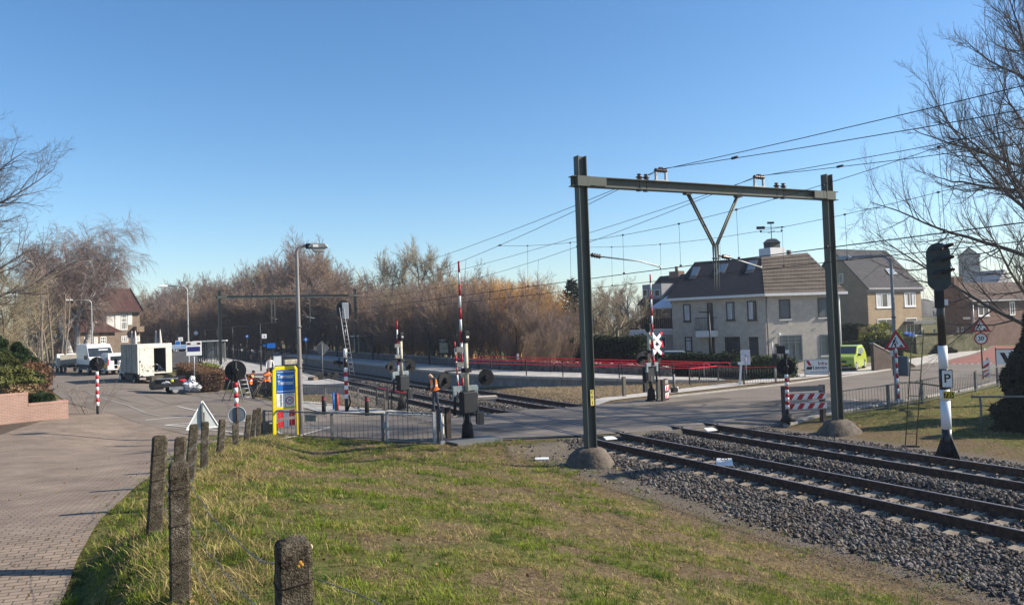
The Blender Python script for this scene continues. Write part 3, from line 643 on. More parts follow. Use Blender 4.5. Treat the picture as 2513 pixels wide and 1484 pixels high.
for xc, cx_, lb in ((15.11, 14.95, "overhead line above the near track"), (19.16, 19.1, "overhead line above the far track")):
    t = thing("overhead_line", lb+" with messenger, droppers and contact wire", "overhead line", (xc, 20, 5.5), group="overhead lines of the two tracks")
    ya = np.concatenate([np.arange(-14, 100, 3.55), np.arange(100, 234, 7.1)])
    for k, (sag, dx) in enumerate(((2.0, -.06), (1.1, .07))):
        mb = MB(); mb.tube([(xc+dx, y, msz(y, sag)) for y in sorted(set(ya.tolist()+[20, 91, 162]))], .0105, 5, caps=False); wb(mb, "messenger_wire", wirem, t)
    zig = lambda y: cx_+.25*abs((((y-20)/71) % 2)-1)*0-.12*sin(pi*(y-20)/71)
    for dx in (-.035, .035):
        mb = MB(); mb.tube([(zig(y)+dx, y, 5.49-.02*sin(pi*((y-20) % 71)/71)) for y in ya.tolist()], .009, 5, caps=False); wb(mb, "contact_wire", wirem, t)
    st = lambda y: 6.78+(msz(32, 2.0)-6.78)*((abs(y-20)/12)**2)
    mb = MB(); mb.tube([(cx_, 20+d, st(20+d)) for d in np.linspace(-12, 12, 17)], .0075, 5, caps=False); wb(mb, "stitch_wire", wirem, t)
    for y in (10.5, 13.5, 16.5, 19, 22, 25.5, 29):
        mb = MB(); mb.tube([(cx_, y, st(y)), (zig(y), y, 5.5)], .006, 4, caps=False); mb.box((zig(y), y, 5.52), (.05, .05, .06)); mb.box((cx_, y, st(y)), (.04, .06, .05)); wb(mb, "dropper", wirem, t)
    for y in [36+6*k for k in range(8)]+[4, -2, 97, 104, 111, 118]:
        mb = MB(); mb.tube([(xc, y, msz(y, 2.0)), (zig(y), y, 5.5)], .0075, 4, caps=False); mb.box((zig(y), y, 5.52), (.05, .05, .06)); wb(mb, "dropper", wirem, t)
    for y, z in ((31.9, msz(31.9, 2.0)), (8.1, msz(8.1, 2.0)), (16.6, msz(16.6, 2.)+.02)):
        mb = MB(); mb.box((xc-.05, y, z), (.06, .22, .06)); wb(mb, "wire_clamp", wirem, t)

# ------------------------------------------------------------------ platforms, ramp, gabion wall, red railings
PE = [(20.3, 262, .78), (20.3, 120, .78), (20.3, 70, .78), (20.35, 50.2, .78), (21.1, 47.7, .76), (22.5, 44.9, .69), (24.2, 42.9, .60), (27, 40.9, .43), (30, 39.4, .25), (33.2, 38.2, .08)]
PB = [(23.7, 262), (23.7, 120), (23.7, 70), (23.7, 54.6), (24.5, 50.2), (25.9, 47.2), (27.6, 45.3), (29.6, 43.5), (31.6, 41.9), (34.4, 40.6)]
def walled_slab(t, E, B, mats):
    n = len(E); mb = MB(); top = []
    for (x, y, z), (bx, by) in zip(E, B): top += [(x, y, z), (bx, by, z)]
    mb.add(top, [(2*i, 2*i+1, 2*i+3, 2*i+2) for i in range(n-1)]); wb(mb, "paving", mats[0], t)
    mb = MB()
    for i in range(n-1):
        a, b2 = E[i], E[i+1]; L = hypot(b2[0]-a[0], b2[1]-a[1]); k = max(1, int(L/1.55)) if a[1] < 130 else 6
        for j in range(k):
            p = [a[q]+(b2[q]-a[q])*j/k for q in range(3)]; q2 = [a[q]+(b2[q]-a[q])*(j+1)/k-.012*(b2[q]-a[q])/L for q in range(3)]
            mb.bar((p[0], p[1], p[2]-.065), (q2[0], q2[1], q2[2]-.065), .30, .16)
    wb(mb, "edge_stone", concrete, t)
    mb = MB()
    for i in range(n-1):
        a, b2 = E[i], E[i+1]; L = hypot(b2[0]-a[0], b2[1]-a[1]); k = max(1, int(L/1.55)) if a[1] < 130 else 6
        for j in range(k):
            p = [a[q]+(b2[q]-a[q])*j/k for q in range(3)]; q2 = [a[q]+(b2[q]-a[q])*(j+1)/k-.03*(b2[q]-a[q])/L for q in range(3)]
            d = Vector((b2[0]-a[0], b2[1]-a[1], 0)).normalized(); nn = Vector((-d.y, d.x, 0))*.12
            vs = []
            for r in (p, q2):
                for s in (0, 1): vs += [(r[0]+nn.x*s, r[1]+nn.y*s, -.5), (r[0]+nn.x*s, r[1]+nn.y*s, r[2]-.14)]
            mb.add(vs, [(0, 4, 5, 1), (2, 3, 7, 6), (0, 1, 3, 2), (4, 6, 7, 5), (1, 5, 7, 3)])
    wb(mb, "retaining_wall", platwall, t)
platwall = M("platform_wall_concrete", (.22, .21, .20), var=.25, scale=2.5, bump=.2, bscale=25, stretch=(1, 1, .5))
tp = thing("platform", "long station platform beside the far track, its ramp curving down to the crossing", "platform", (20.3, 50, 0))
walled_slab(tp, PE, PB, [platpave])
mb = MB(); mb.add([(20.62, 52, .786), (20.62, 262, .786), (20.78, 262, .786), (20.78, 52, .786)], [(0, 1, 2, 3)]); mb.add([(21.5, 52, .786), (21.5, 262, .786), (21.62, 262, .786), (21.62, 52, .786)], [(0, 1, 2, 3)]); wb(mb, "platform_line", wm, tp)
pad = [G(861.5, 939.6, .62), G(727, 944, .62)]
LE = [(12.1, 262, .76), (12.1, 120, .76), (12.1, 66, .76), (12.1, 57, .70), (float(pad[0][0])-.3, float(pad[0][1]), .62), (float(pad[1][0]), float(pad[1][1])-.3, .60)]
LB = [(8.4, 262), (8.4, 120), (8.4, 66), (8.4, 57), (8.6, 52.5), (8.2, 50)]
tl = thing("platform", "shorter paved platform end left of the near track, by the workers", "platform", (12.1, 60, 0))
walled_slab(tl, LE, LB, [platpave])
mb = MB(); mb.add([(11.3, 58, .767), (11.3, 262, .767), (11.5, 262, .767), (11.5, 58, .767)], [(0, 1, 2, 3)]); wb(mb, "platform_line", wm, tl)
gabm = M("gabion_stone", (.17, .155, .145), rough=.95, var=.4, scale=5, bump=1., bscale=9, c2=(.05, .045, .045))
def stonewall(name, pts, wd, h, label, zf, mat=gabm, cap=True):
    t = thing(name, label, "stone wall", (pts[0][0], pts[0][1], 0)); mb = MB(); rr = random.Random(5)
    for i in range(len(pts)-1):
        a, b2 = pts[i], pts[i+1]; L = hypot(b2[0]-a[0], b2[1]-a[1]); k = max(1, int(L/.9)) if min(a[1], b2[1]) < 120 else max(1, int(L/10))
        for j in range(k):
            p = [a[q]+(b2[q]-a[q])*j/k for q in (0, 1)]; q2 = [a[q]+(b2[q]-a[q])*(j+1)/k for q in (0, 1)]; z = zf(*p)
            mb.bar((p[0], p[1], z+h/2-.15), (q2[0], q2[1], zf(*q2)+h/2-.15), wd+rr.uniform(-.04, .04), h+.3+rr.uniform(-.04, .04))
    wb(mb, "wall_body", mat, t)
    if cap:
        mb = MB()
        for i in range(len(pts)-1):
            a, b2 = pts[i], pts[i+1]; L = hypot(b2[0]-a[0], b2[1]-a[1])
            for j in range(int(min(L, 60)*5)):
                s = rr.random(); x, y = a[0]+(b2[0]-a[0])*s+rr.uniform(-.2, .2), a[1]+(b2[1]-a[1])*s+rr.uniform(-.2, .2)
                mb.ball((x, y, zf(x, y)+h+rr.uniform(-.02, .05)), (rr.uniform(.08, .16), rr.uniform(.08, .16), rr.uniform(.05, .09)), 6, 4)
        wb(mb, "coping_stone", M("gabion_top_stone", (.36, .32, .28), var=.4, scale=4), t)
    return t
def zplat(x, y):
    z = .08
    for (x0, y0, z0), (bx, by) in zip(PE, PB):
        if y >= by-.01: z = z0; break
    i = [k for k in range(len(PB)-1) if PB[k+1][1] <= y <= PB[k][1]]
    if i:
        k = i[0]; s = (y-PB[k+1][1])/max(.01, PB[k][1]-PB[k+1][1]); z = PE[k+1][2]+(PE[k][2]-PE[k+1][2])*s
    return z
stonewall("gabion_wall", [(x+.35, y+.1) for x, y in PB[:-1]], .6, .58, "low dark stone wall running behind the long platform and its ramp", zplat)
stonewall("gabion_wall", [(7.9, 118), (7.9, 84), (7.5, 66), (6.9, 60)], .5, .75, "low dark stone wall behind the bus shelter and lorry", lambda x, y: .1)
def railing(label, pts, h=.98, ends=(True, True), gap=.27):
    t = thing("handrail", label, "handrail", pts[0], group="red handrails on the platform ramp"); n = len(pts)
    for i, p in enumerate(pts):
        mb = MB(); mb.cyl((p[0], p[1], p[2]-.1), (p[0], p[1], p[2]+h-.02), .035, n=8); wb(mb, "rail_post", black, t)
    top = [Vector((p[0], p[1], p[2]+h)) for p in pts]; low = [Vector((p[0], p[1], p[2]+h-gap)) for p in pts]
    def endcap(a, b2, c, d): # loop beyond the last post
        e = (a-b2).normalized()*.55; f = []
        for k in range(7):
            an = pi/2-pi*k/6; f.append((a+c)/2+e+e.normalized()*(gap/2*cos(an))+Vector((0, 0, gap/2*sin(an))))
        return f
    path = top[:]
    path += endcap(top[-1], top[-2], low[-1], low[-2]) if ends[1] else [low[-1]]
    path += low[::-1]
    path += endcap(top[0], top[1], low[0], low[1])[::-1] if ends[0] else []
    path += [top[0]]
    mb = MB(); mb.tube(path, .027, 8, caps=False); wb(mb, "red_rail", redrail, t)
    return t
railing("front red handrail along the outer edge of the curving ramp", [(20.75, 50.8, .78), (21.5, 47.6, .76), (22.8, 45.0, .70), (24.4, 43.1, .61), (25.8, 42.0, .52), (27.2, 41.0, .43), (28.7, 40.25, .34), (30.2, 39.5, .25), (31.7, 38.9, .17)])
railing("rear red handrail standing along the stone wall of the ramp", [(23.1, 53.4, .77), (23.7, 51, .77), (24.4, 48.9, .72), (25.5, 46.7, .66), (27, 44.9, .56), (28.9, 43.2, .44), (30.8, 41.7, .33), (32.6, 40.7, .2), (34.2, 39.9, .1)])
# red rails on the left platform by the workers
railing("red handrail beside the stepladder and the workers", [P(396*1.0, 1) if False else (6.3, 56.5, .25), (8.2, 54.5, .3), (9.3, 51.8, .4)], ends=(True, False))
# ------------------------------------------------------------------ platform furniture
lampblk = M("black_lamp_steel", (.018, .018, .02), rough=.5, var=.3, spec=.4)
def platlamp(loc, s, label, grp, proto={}):
    if s not in proto:
        t = thing("platform_lamp", label, "platform lamp", loc, 0, grp); mb = MB(); mb.cyl((0, 0, 0), (0, 0, 2.2), .07, .06, 10); mb.cyl((0, 0, 2.2), (0, 0, 4.15), .05, .045, 10); mb.build("pole", lampblk, t)
        mb = MB(); mb.bar((-.3*s, 0, 4.0), (.35*s, 0, 4.08), .1, .05); mb.build("arm", lampblk, t)
        mb = MB(); mb.bar((.3*s, 0, 4.08), (1.5*s, 0, 4.15), .2, .07); mb.build("lamp_head", lampblk, t); proto[s] = t; return t
    return dup(proto[s], loc, 0, label, grp)
for y, lb in ((64.4, "black platform lamp just left of the information board"), (82, "black platform lamp in front of the glass shelter"), (98, "black platform lamp left of the glass shelter")):
    platlamp((23.3, y, .78), -1, lb, "black lamps along the long platform")
platlamp((26.6, 54.0, .6), -1, "black lamp post rising behind the red ramp handrails", "black lamps along the long platform")
for y in (116, 133, 150, 168, 188): platlamp((23.3, y, .78), -1, "far black platform lamp in a row along the wood", "far lamps along the long platform")
for y, lb in ((70.8, "black lamp above the workers with the long double arm"), (91, "black lamp between the bus shelter and the workers")):
    platlamp((10.2, y, .76), 1, lb, "black lamps along the left platform")
for y in (108, 126, 146, 168): platlamp((10.2, y, .76), 1, "black lamp in the distant row on the left platform", "far lamps along the left platform")
def shelter(loc, sx, sy, label, slats, rz=0.):
    t = thing("platform_shelter", label, "shelter", loc, rz)
    mb = MB(); mb.box((0, 0, 2.56), (sx+.5, sy+.5, .14)); mb.build("roof", M("pale_shelter_roof", (.52, .54, .54), rough=.5), t)
    for x in (-sx/2, -sx/6, sx/6, sx/2):
        for y in (-sy/2, sy/2):
            mb = MB(); mb.box((x, y, 1.25), (.07, .07, 2.48)); mb.build("frame_post", lampblk, t)
    gl = M("shelter_glass", (.42, .46, .46), rough=.05, var=.1, alpha=.38, spec=.6)
    for x in (-sx/3, 0, sx/3):
        mb = MB(); mb.box((x, sy/2, 1.3), (sx/3-.1, .012, 2.1)); mb.build("glass_pane", gl, t)
    for s in (-1, 1):
        mb = MB(); mb.box((s*sx/2, 0, 1.3), (.012, sy-.12, 2.1)); mb.build("glass_pane", gl, t)
    mb = MB(); mb.box((0, sy/2-.3, .46), (sx*.6, .36, .05))
    for x in (-sx*.25, 0, sx*.25): mb.box((x, sy/2-.3, .22), (.05, .3, .44))
    for k in range(14): mb.box((-sx*.3+sx*.6*k/13, sy/2-.12, .72), (.03, .02, .42))
    mb.build("bench", galvdk, t)
    if slats:
        mb = MB()
        for k in range(6): mb.box((-sx/2+.1+k*.24, -sy/2, 1.25), (.11, .05, 2.4))
        mb.build("slat_screen", lampblk, t)
    return t
shelter((26.4, 92.0, .78), 4.8, 1.5, "glass platform shelter on the long platform beside the far mast", False, .25)
sh_pad = MB(); sh_pad.box((26.4, 93, .73), (6, 6, .1)); struct(sh_pad.build("pavement", platpave))
shelter((8.9, 102.5, .76), 3.3, 1.7, "flat roofed bus shelter with dark slats behind the hedge", True, -.2)
# information board, pillar, timetable, signs
def board(name, label, cat, loc, wdt, hgt, zb, legs, mats, rz=None, thick=.08):
    t = thing(name, label, cat, loc, face_cam(loc[0], loc[1]) if rz is None else rz)
    for x in legs:
        mb = MB(); mb.box((x, .02, (zb+hgt)/2), (.07, .07, zb+hgt)); mb.build("support_post", lampblk, t)
    mb = MB(); mb.box((0, 0, zb+hgt/2), (wdt, thick, hgt)); mb.build("panel", mats, t, .01); return t
paper = M("poster_paper", (.42, .40, .30), var=.3, scale=5)
t = board("information_board", "dark information board with a yellowish poster reading 1500", "information board", (24.9, 65.0, .78), .95, 1.55, .78, (-.52, .52), lampblk, thick=.1)
mb = MB(); mb.box((-.02, -.055, 1.4), (.74, .006, .9)); mb.build("poster", paper, t)
text("1500", .3, (-.12, -.062, 2.05), white, t)
ip_ = CS(661, 62); t = board("information_pillar", "tall dark ticket pillar behind the worker in the white sweater", "information pillar", (ip_[0], ip_[1], .74), .55, 2.0, .0, (), lampblk, thick=.3)
mb = MB(); mb.box((.12, -.16, 2.25), (.62, .14, .38)); mb.build("blue_sign_box", bluesg, t); mb = MB(); mb.box((-.28, -.16, 2.28), (.4, .06, .16)); mb.build("arrow_panel", bluesg, t)
ip_ = CS(679, 60); t = board("timetable_case", "white timetable case right behind the worker in the white sweater", "timetable case", (ip_[0], ip_[1], .7), .62, .78, .75, (-.28, .28), galv)
mb = MB(); mb.box((0, -.045, 1.14), (.54, .01, .68)); mb.build("timetable", white, t)
ip_ = CS(675, 78); t = board("vending_cabinet", "dark blue cabinet at the edge of the long platform behind the timetable case", "cabinet", (ip_[0], ip_[1], .78), .75, 1.25, .0, (), M("dark_blue_panel", (.02, .03, .07)), thick=.5)
ip_ = CS(718, 80); t = thing("platform_bench", "long pale beige bench block on the platform behind the lamp post", "bench", (ip_[0], ip_[1], .78), .2); mb = MB(); mb.box((0, 0, .22), (1.9, .5, .44)); mb.build("bench_block", M("beige_block", (.50, .45, .36), var=.1), t, .02); mb = MB(); mb.box((0, .1, .47), (1.86, .3, .05)); mb.build("seat_slab", M("beige_seat", (.42, .38, .30)), t)
def numsign(u, dep, v, ch, label):
    x, y = CS(u, dep); z = ZAT(u, v, dep); t = thing("platform_number_sign", label, "number sign", (x, y, .76), face_cam(x, y)); h = z-.76
    mb = MB(); mb.cyl((-.36, 0, 0), (-.36, 0, h+.5), .035, n=8); mb.bar((-.4, 0, h+.42), (.2, 0, h+.42), .04); mb.build("hanger", lampblk, t)
    mb = MB(); mb.box((0, 0, h), (.52, .12, .5)); mb.build("sign_box", white, t, .02); text(ch, .42, (.04, -.065, h-.05), blackgl, t)
    return t
t = numsign(443, 98, 832.5, "2", "white hanging sign with the number 2, left of the white lamp post"); mb = MB(); mb.box((-.3, -.02, 2.35), (.5, .06, .6)); mb.build("blue_panel", [bluesg], t); mb = MB(); mb.box((-.3, -.012, 2.35), (.6, .05, .7)); mb.build("panel_frame", white, t)
numsign(648, 88, 825, "1", "white hanging sign with the number 1, above the worker in the white sweater")
for u, dep, v, lb in ((554, 128, 825, "small blue diamond sign, farthest left against the wood"), (606, 108, 825, "small blue diamond sign, second from the left against the wood"), (750, 78, 833, "small blue diamond sign just right of the tall lamp post")):
    x, y = CS(u, dep); z = ZAT(u, v, dep); t = thing("diamond_sign", lb, "sign", (x, y, .8), face_cam(x, y)); mb = MB(); mb.cyl((0, .03, 0), (0, .03, z-.5), .03, n=6); mb.build("sign_post", lampblk, t)
    mb = MB(); h = z-.8; r = .27; mb.prism([(-r, 0, h), (0, 0, h-r), (r, 0, h), (0, 0, h+r)], (0, -.03, 0)); mb.build("sign_plate", bluesg, t)
    mb = MB(); mb.box((0, -.035, h), (.13, .006, .15)); mb.build("emblem", white, t)
x, y = CS(481, 122); t = thing("station_clock", "round white station clock on a dark post above the bus stop sign", "clock", (x, y, .76), face_cam(x, y)); z = ZAT(481, 817, 122)-.76
mb = MB(); mb.cyl((.4, 0, 0), (.4, 0, z+.6), .05, n=8); mb.bar((.4, 0, z+.1), (.1, 0, z+.1), .06); mb.build("clock_post", lampblk, t)
mb = MB(); mb.disc((0, 0, z), (0, 1, 0), .36, .16); mb.build("clock_case", lampblk, t); mb = MB(); mb.disc((0, -.085, z), (0, 1, 0), .31, .02); fc = mb.build("dial", white, t)
mb = MB(); mb.bar((0, -.1, z), (.12, -.1, z-.12), .035, .01); mb.bar((0, -.1, z), (-.22, -.1, z+.1), .03, .01); mb.build("clock_hand", black, fc)
x, y = CS(475, 56); zt = ZAT(475, 838, 56); g0 = TZ(x, y); t = thing("bus_stop_sign", "white bus stop sign with a dark blue panel on a slim pole", "bus stop sign", (x, y, g0), face_cam(x, y))
mb = MB(); mb.cyl((0, .04, 0), (0, .04, zt-g0), .04, n=8); mb.build("sign_pole", galv, t); mb = MB(); mb.box((0, 0, zt-g0-.5), (1.02, .06, 1.0)); mb.build("sign_panel", white, t, .02)
mb = MB(); mb.box((0, -.034, zt-g0-.53), (.84, .01, .34)); mb.build("blue_panel", M("navy_panel", (.015, .02, .14)), t); mb = MB(); mb.box((0, -.034, zt-g0-.15), (.9, .01, .16)); mb.box((0, -.04, zt-g0-.15), (.4, .01, .12), mi=1); mb.build("header_strip", [M("dark_strip", (.10, .04, .05)), white], t)
x, y = CS(789, 56); t = thing("diamond_board", "grey diamond shaped board seen from behind on the platform end", "sign", (x, y, .6), face_cam(x, y)); mb = MB(); mb.cyl((0, -.03, 0), (0, -.03, 2.5), .04, n=8); mb.build("sign_post", galvdk, t); mb = MB(); r = .55; mb.prism([(-r, 0, 2.15), (0, 0, 2.15-r), (r, 0, 2.15), (0, 0, 2.15+r)], (0, .03, 0)); mb.build("sign_plate", galvdk, t)
x, y = CS(795, 54.5); t = thing("track_trolley", "black two wheeled track trolley lying on the platform end", "trolley", (x, y, .62), .3); mb = MB(); mb.box((0, 0, .22), (1.5, .5, .1)); mb.bar((-.9, 0, .5), (.4, 0, .25), .08); mb.box((.2, 0, .34), (.3, .5, .3)); mb.box((.75, 0, .3), (.3, .5, .35)); mb.build("frame", black, t)
for x in (-.5, .5): mb = MB(); mb.disc((x, -.3, .18), (0, 1, 0), .18, .08); mb.build("wheel", rubber, t)
mb = MB(); mb.box((-.75, .1, .12), (.6, .8, .24)); mb.build("timber", wood, t)
x, y = CS(1267, 57); t = thing("marker_post", "short white weathered post leaning in front of the dark stone wall", "marker post", (x, y, .78), .2); mb = MB(); mb.bar((0, 0, -.1), (.06, 0, 1.1), .16, .1); mb.build("post_body", white, t); mb = MB(); mb.bar((.03, -.06, .55), (.05, -.06, .9), .06, .01); mb.build("dark_mark", galvdk, t)
# ------------------------------------------------------------------ houses
def V3(xy, z): return Vector((xy[0], xy[1], z))
def on_plane(p0, n, u, v):
    d = Vector(ray(u, v)); e = Vector((0, 0, EYE)); n = Vector(n); return e + d*((Vector(p0)-e).dot(n)/d.dot(n))
class Facade:
    """a vertical wall from A to B (left to right seen from outside); s metres along, z up"""
    def __init__(f, A, B, base):
        f.A = Vector((A[0], A[1], 0)); f.B = Vector((B[0], B[1], 0)); f.t = (f.B-f.A).normalized(); f.n = Vector((f.t.y, -f.t.x, 0)); f.L = (f.B-f.A).length; f.base = Vector(base)
    def sz(f, u, v):
        p = on_plane(f.A, f.n, u, v); return (p-f.A).dot(f.t), p.z
    def pt(f, s, z, out=0.): return f.A+f.t*s+f.n*out+Vector((0, 0, z))-f.base
    def rect(f, mb, s0, s1, z0, z1, o0, o1, mi=0):
        vs = [f.pt(s, z, o) for o in (o0, o1) for s, z in ((s0, z0), (s1, z0), (s1, z1), (s0, z1))]
        mb.add(vs, [(0, 3, 2, 1), (4, 5, 6, 7), (0, 1, 5, 4), (1, 2, 6, 5), (2, 3, 7, 6), (3, 0, 4, 7)], mi)
    def window(f, t, s0, s1, z0, z1, frame, mull=(), trans=(), sill=None, curtain=None, name="window", fw_=.07, glassm=None):
        mb = MB(); d0, d1 = .001, .05
        f.rect(mb, s0, s0+fw_, z0, z1, d0, d1); f.rect(mb, s1-fw_, s1, z0, z1, d0, d1); f.rect(mb, s0+fw_, s1-fw_, z1-fw_, z1, d0, d1); f.rect(mb, s0+fw_, s1-fw_, z0, z0+fw_, d0, d1)
        for q in mull: f.rect(mb, s0+(s1-s0)*q-fw_*.4, s0+(s1-s0)*q+fw_*.4, z0+fw_, z1-fw_, d0, d1-.005)
        for q in trans: f.rect(mb, s0+fw_, s1-fw_, z0+(z1-z0)*q-fw_*.4, z0+(z1-z0)*q+fw_*.4, d0, d1-.01)
        w_ = mb.build(name, frame, t); mb = MB(); f.rect(mb, s0+fw_*.5, s1-fw_*.5, z0+fw_*.5, z1-fw_*.5, .003, .014); mb.build("pane", glassm or glass, w_)
        if curtain:
            for a, b2 in curtain:
                mb = MB(); f.rect(mb, s0+(s1-s0)*a, s0+(s1-s0)*b2, z0+fw_, z1-fw_, .0145, .017)
                mb.build("curtain", M("net_curtain", (.42, .44, .46), var=.3, scale=3, stretch=(3, 3, .3)), w_)
        if sill:
            mb = MB(); f.rect(mb, s0-.06, s1+.06, z0-.09, z0-.003, -.02, .09); mb.build("sill", sill, w_)
        return w_
def D3(u, v): return (u*.65443, v*.65443)
def cr3(x, y): return D3(2300+x/2.473, 850+y/2.473)       # survey crop of the corner house
def cr4(x, y): return D3(3000+x/2.698, 900+y/2.698)       # survey crop of the houses on the right
def cr1(x, y): return D3(x/2.473, 700+y/2.473)            # survey crop of the villa on the left
render_ = M("grey_pebbledash_render", (.42, .38, .335), rough=.95, var=.14, scale=2.2, bump=.6, bscale=70)
slate = brickmat("dark_slate_roof", (.020, .023, .032), (.015, .017, .025), (.008, .009, .012), bw=.3, bh=.22, ms=.012, bump=.4, rough=.95, stain=.2)
tile = brickmat("brown_flat_roof_tile", (.125, .100, .080), (.10, .082, .067), (.035, .028, .023), bw=.34, bh=.32, ms=.02, bump=.7, stain=.25)
pantile = brickmat("grey_pantiles", (.085, .082, .088), (.06, .058, .064), (.02, .02, .022), bw=.24, bh=.32, ms=.035, bump=1., stain=.15, offset=0)
redtile = brickmat("dark_red_pantiles", (.105, .05, .042), (.075, .038, .034), (.025, .014, .013), bw=.25, bh=.3, ms=.035, bump=1., stain=.2, offset=0)
browntile = brickmat("brown_pantiles", (.13, .085, .065), (.10, .07, .055), (.04, .03, .025), bw=.25, bh=.3, ms=.03, bump=.8, stain=.2, offset=0)
yelbrick = brickmat("yellow_brown_brick", (.36, .265, .16), (.29, .205, .125), (.25, .215, .165), bw=.22, bh=.065, ms=.012, stain=.18)
redbrk = brickmat("red_brown_brick", (.19, .105, .075), (.145, .085, .065), (.16, .13, .11), bw=.22, bh=.065, ms=.012, stain=.2)
gutterm = M("white_gutter", (.66, .66, .66), var=.06)
brownfr = M("dark_brown_frame", (.035, .022, .018), rough=.5)
def poly(mb, pts, base, mi=0): mb.add([Vector(p)-base for p in pts], [tuple(range(len(pts)))], mi)
def slabpoly(mb, pts, base, th=.08, mi=0):
    pts = [Vector(p)-base for p in pts]; n = (pts[1]-pts[0]).cross(pts[2]-pts[0]).normalized()
    if n.z < 0: n = -n
    mb.prism(pts, -n*th, mi)
# corner house
hA, hC, hB = CS(1650, 71), CS(1877, 66), CS(2062, 67.5)
base = V3(hC, 0); t = thing("corner_house", "grey rendered two storey corner house with a dark slate and brown tile roof", "house", base)
fwd2 = Vector((FW[0], FW[1], 0)).normalized(); rt2 = Vector((RT0[0], RT0[1], 0))
FL, FR = Facade(hA, hC, base), Facade(hC, hB, base)
bk = [Vector(hA+(0,))-FL.n*8.5, Vector(hC+(0,))+fwd2*11.5, Vector(hB+(0,))-FR.n*8.5]
EV = 5.82
mb = MB(); foot = [Vector(hA+(0,)), Vector(hC+(0,)), Vector(hB+(0,)), bk[2], bk[1], bk[0]]
for i in range(6):
    a, b2 = foot[i], foot[(i+1) % 6]; poly(mb, [a, b2, b2+Vector((0, 0, EV)), a+Vector((0, 0, EV))], base)
mb.build("wall", render_, t)
ov = .50; bis = (FL.n+FR.n).normalized()*ov*1.05
eA, eC, eB = Vector(hA+(EV,))+FL.n*ov-FL.t*.35, Vector(hC+(EV,))+bis, Vector(hB+(EV,))+FR.n*ov+FR.t*.4
rC = V3(CS(1874, 70.6), 9.3); rA = on_plane(eA, (eC-eA).cross(rC-eA), 1705, 643); rB = on_plane(eC, (eB-eC).cross(rC-eC), 1981, 620)
kA, kC, kB = bk[0]+Vector((0, 0, EV))-FL.n*.3-FL.t*.3, bk[1]+Vector((0, 0, EV)), bk[2]+Vector((0, 0, EV))+FR.t*.4
mb = MB(); slabpoly(mb, [eA, eC, rC, rA], base); slabpoly(mb, [kA, eA, rA], base); slabpoly(mb, [kC, kA, rA, rC], base); mb.build("slate_roof", slate, t)
mb = MB()
nst = 11
for k in range(nst):        # stepped courses of flat tiles
    a0, b0 = eC.lerp(rC, k/nst), eB.lerp(rB, k/nst); a1, b1 = eC.lerp(rC, (k+1)/nst), eB.lerp(rB, (k+1)/nst)
    up = Vector((0, 0, .055)); slabpoly(mb, [a0+up, b0+up, b1, a1], base, .05)
slabpoly(mb, [eB, kB, rB], base); slabpoly(mb, [kB, kC, rC, rB], base); mb.build("tiled_roof", tile, t)
mb = MB()
for a, b2 in ((eA, eC), (eC, eB), (eB, kB), (kA, eA)):
    mb.bar(a-base-Vector((0, 0, .06)), b2-base-Vector((0, 0, .06)), .16, .22)
mb.build("gutter", gutterm, t)
mb = MB(); slabpoly(mb, [eA-Vector((0, 0, .14)), eC-Vector((0, 0, .14)), Vector(hC+(EV-.14,)), Vector(hA+(EV-.14,))], base, .03); slabpoly(mb, [eC-Vector((0, 0, .14)), eB-Vector((0, 0, .14)), Vector(hB+(EV-.14,)), Vector(hC+(EV-.14,))], base, .03); mb.build("soffit", M("soffit_paint", (.35, .33, .30)), t)
def fw(f, x0, y0, x1, y1, cr=cr3):
    s0, z1 = f.sz(*cr(x0, y0)); s1, z0 = f.sz(*cr(x1, y1)); return s0, s1, z0, z1
mb = MB()
for (a, b2, c, d) in (((740, 380), (808, 377), (774, 460), (712, 466)), ((990, 352), (1068, 345), (1030, 428), (945, 437)), ((1262, 320), (1340, 314), (1305, 405), (1232, 415))):
    n = (eC-eA).cross(rA-eA).normalized(); n = n if n.z > 0 else -n; q = [on_plane(eA+n*.05, n, *cr3(*p)) for p in (a, b2, c, d)]
    mb = MB(); mb.prism([p-base for p in q], n*.06); sk = mb.build("skylight", M("skylight_frame", (.10, .105, .115), rough=.5), t)
    mb = MB(); c0 = sum((p for p in q), Vector())/4; mb.prism([(c0+(p-c0)*.84)-base+n*.061 for p in q], n*.006); mb.build("pane", M("sky_glass", (.10, .15, .20), rough=.03, var=.1, spec=.9), sk)
    mb = MB(); dn = (eA-rA).normalized(); mb.prism([p-base for p in (q[3]+dn*.02, q[2]+dn*.02, q[2]+dn*.28, q[3]+dn*.28)], n*.03); mb.build("flashing", M("lead_flashing", (.16, .165, .18), rough=.5), sk)
for r, kw in (((648, 720, 722, 878), dict(curtain=((.05, .95),))), ((1045, 700, 1128, 866), dict(curtain=((.05, .7), (.8, .95)))), ((1240, 690, 1333, 866), dict(curtain=((.1, .6),)))):
    s0, s1, z0, z1 = fw(FL, *r); FL.window(t, s0, s1, z0, z1, brownfr, sill=M("dark_sill", (.12, .11, .10)), fw_=.09, **kw)
for r, kw in (((663, 1022, 735, 1158), dict(trans=(.75,), curtain=((.1, .9),))), ((1035, 1022, 1180, 1195), dict(trans=(.72,), mull=(.06,))), ((1260, 1022, 1350, 1195), dict(trans=(.75,)))):
    s0, s1, z0, z1 = fw(FL, *r); FL.window(t, s0, s1, z0, z1, brownfr, fw_=.1, **kw)
s0, s1, z0, z1 = fw(FL, 868, 708, 930, 960); FL.window(t, s0, s1, z0, z1, brownfr, trans=(.7,), name="balcony_door", fw_=.1)
s0, s1, z0, z1 = fw(FL, 885, 1025, 945, 1200); FL.window(t, s0, s1, .1, z1, brownfr, trans=(.8,), name="front_door", fw_=.12, glassm=M("brown_door_panel", (.06, .035, .025), rough=.6))
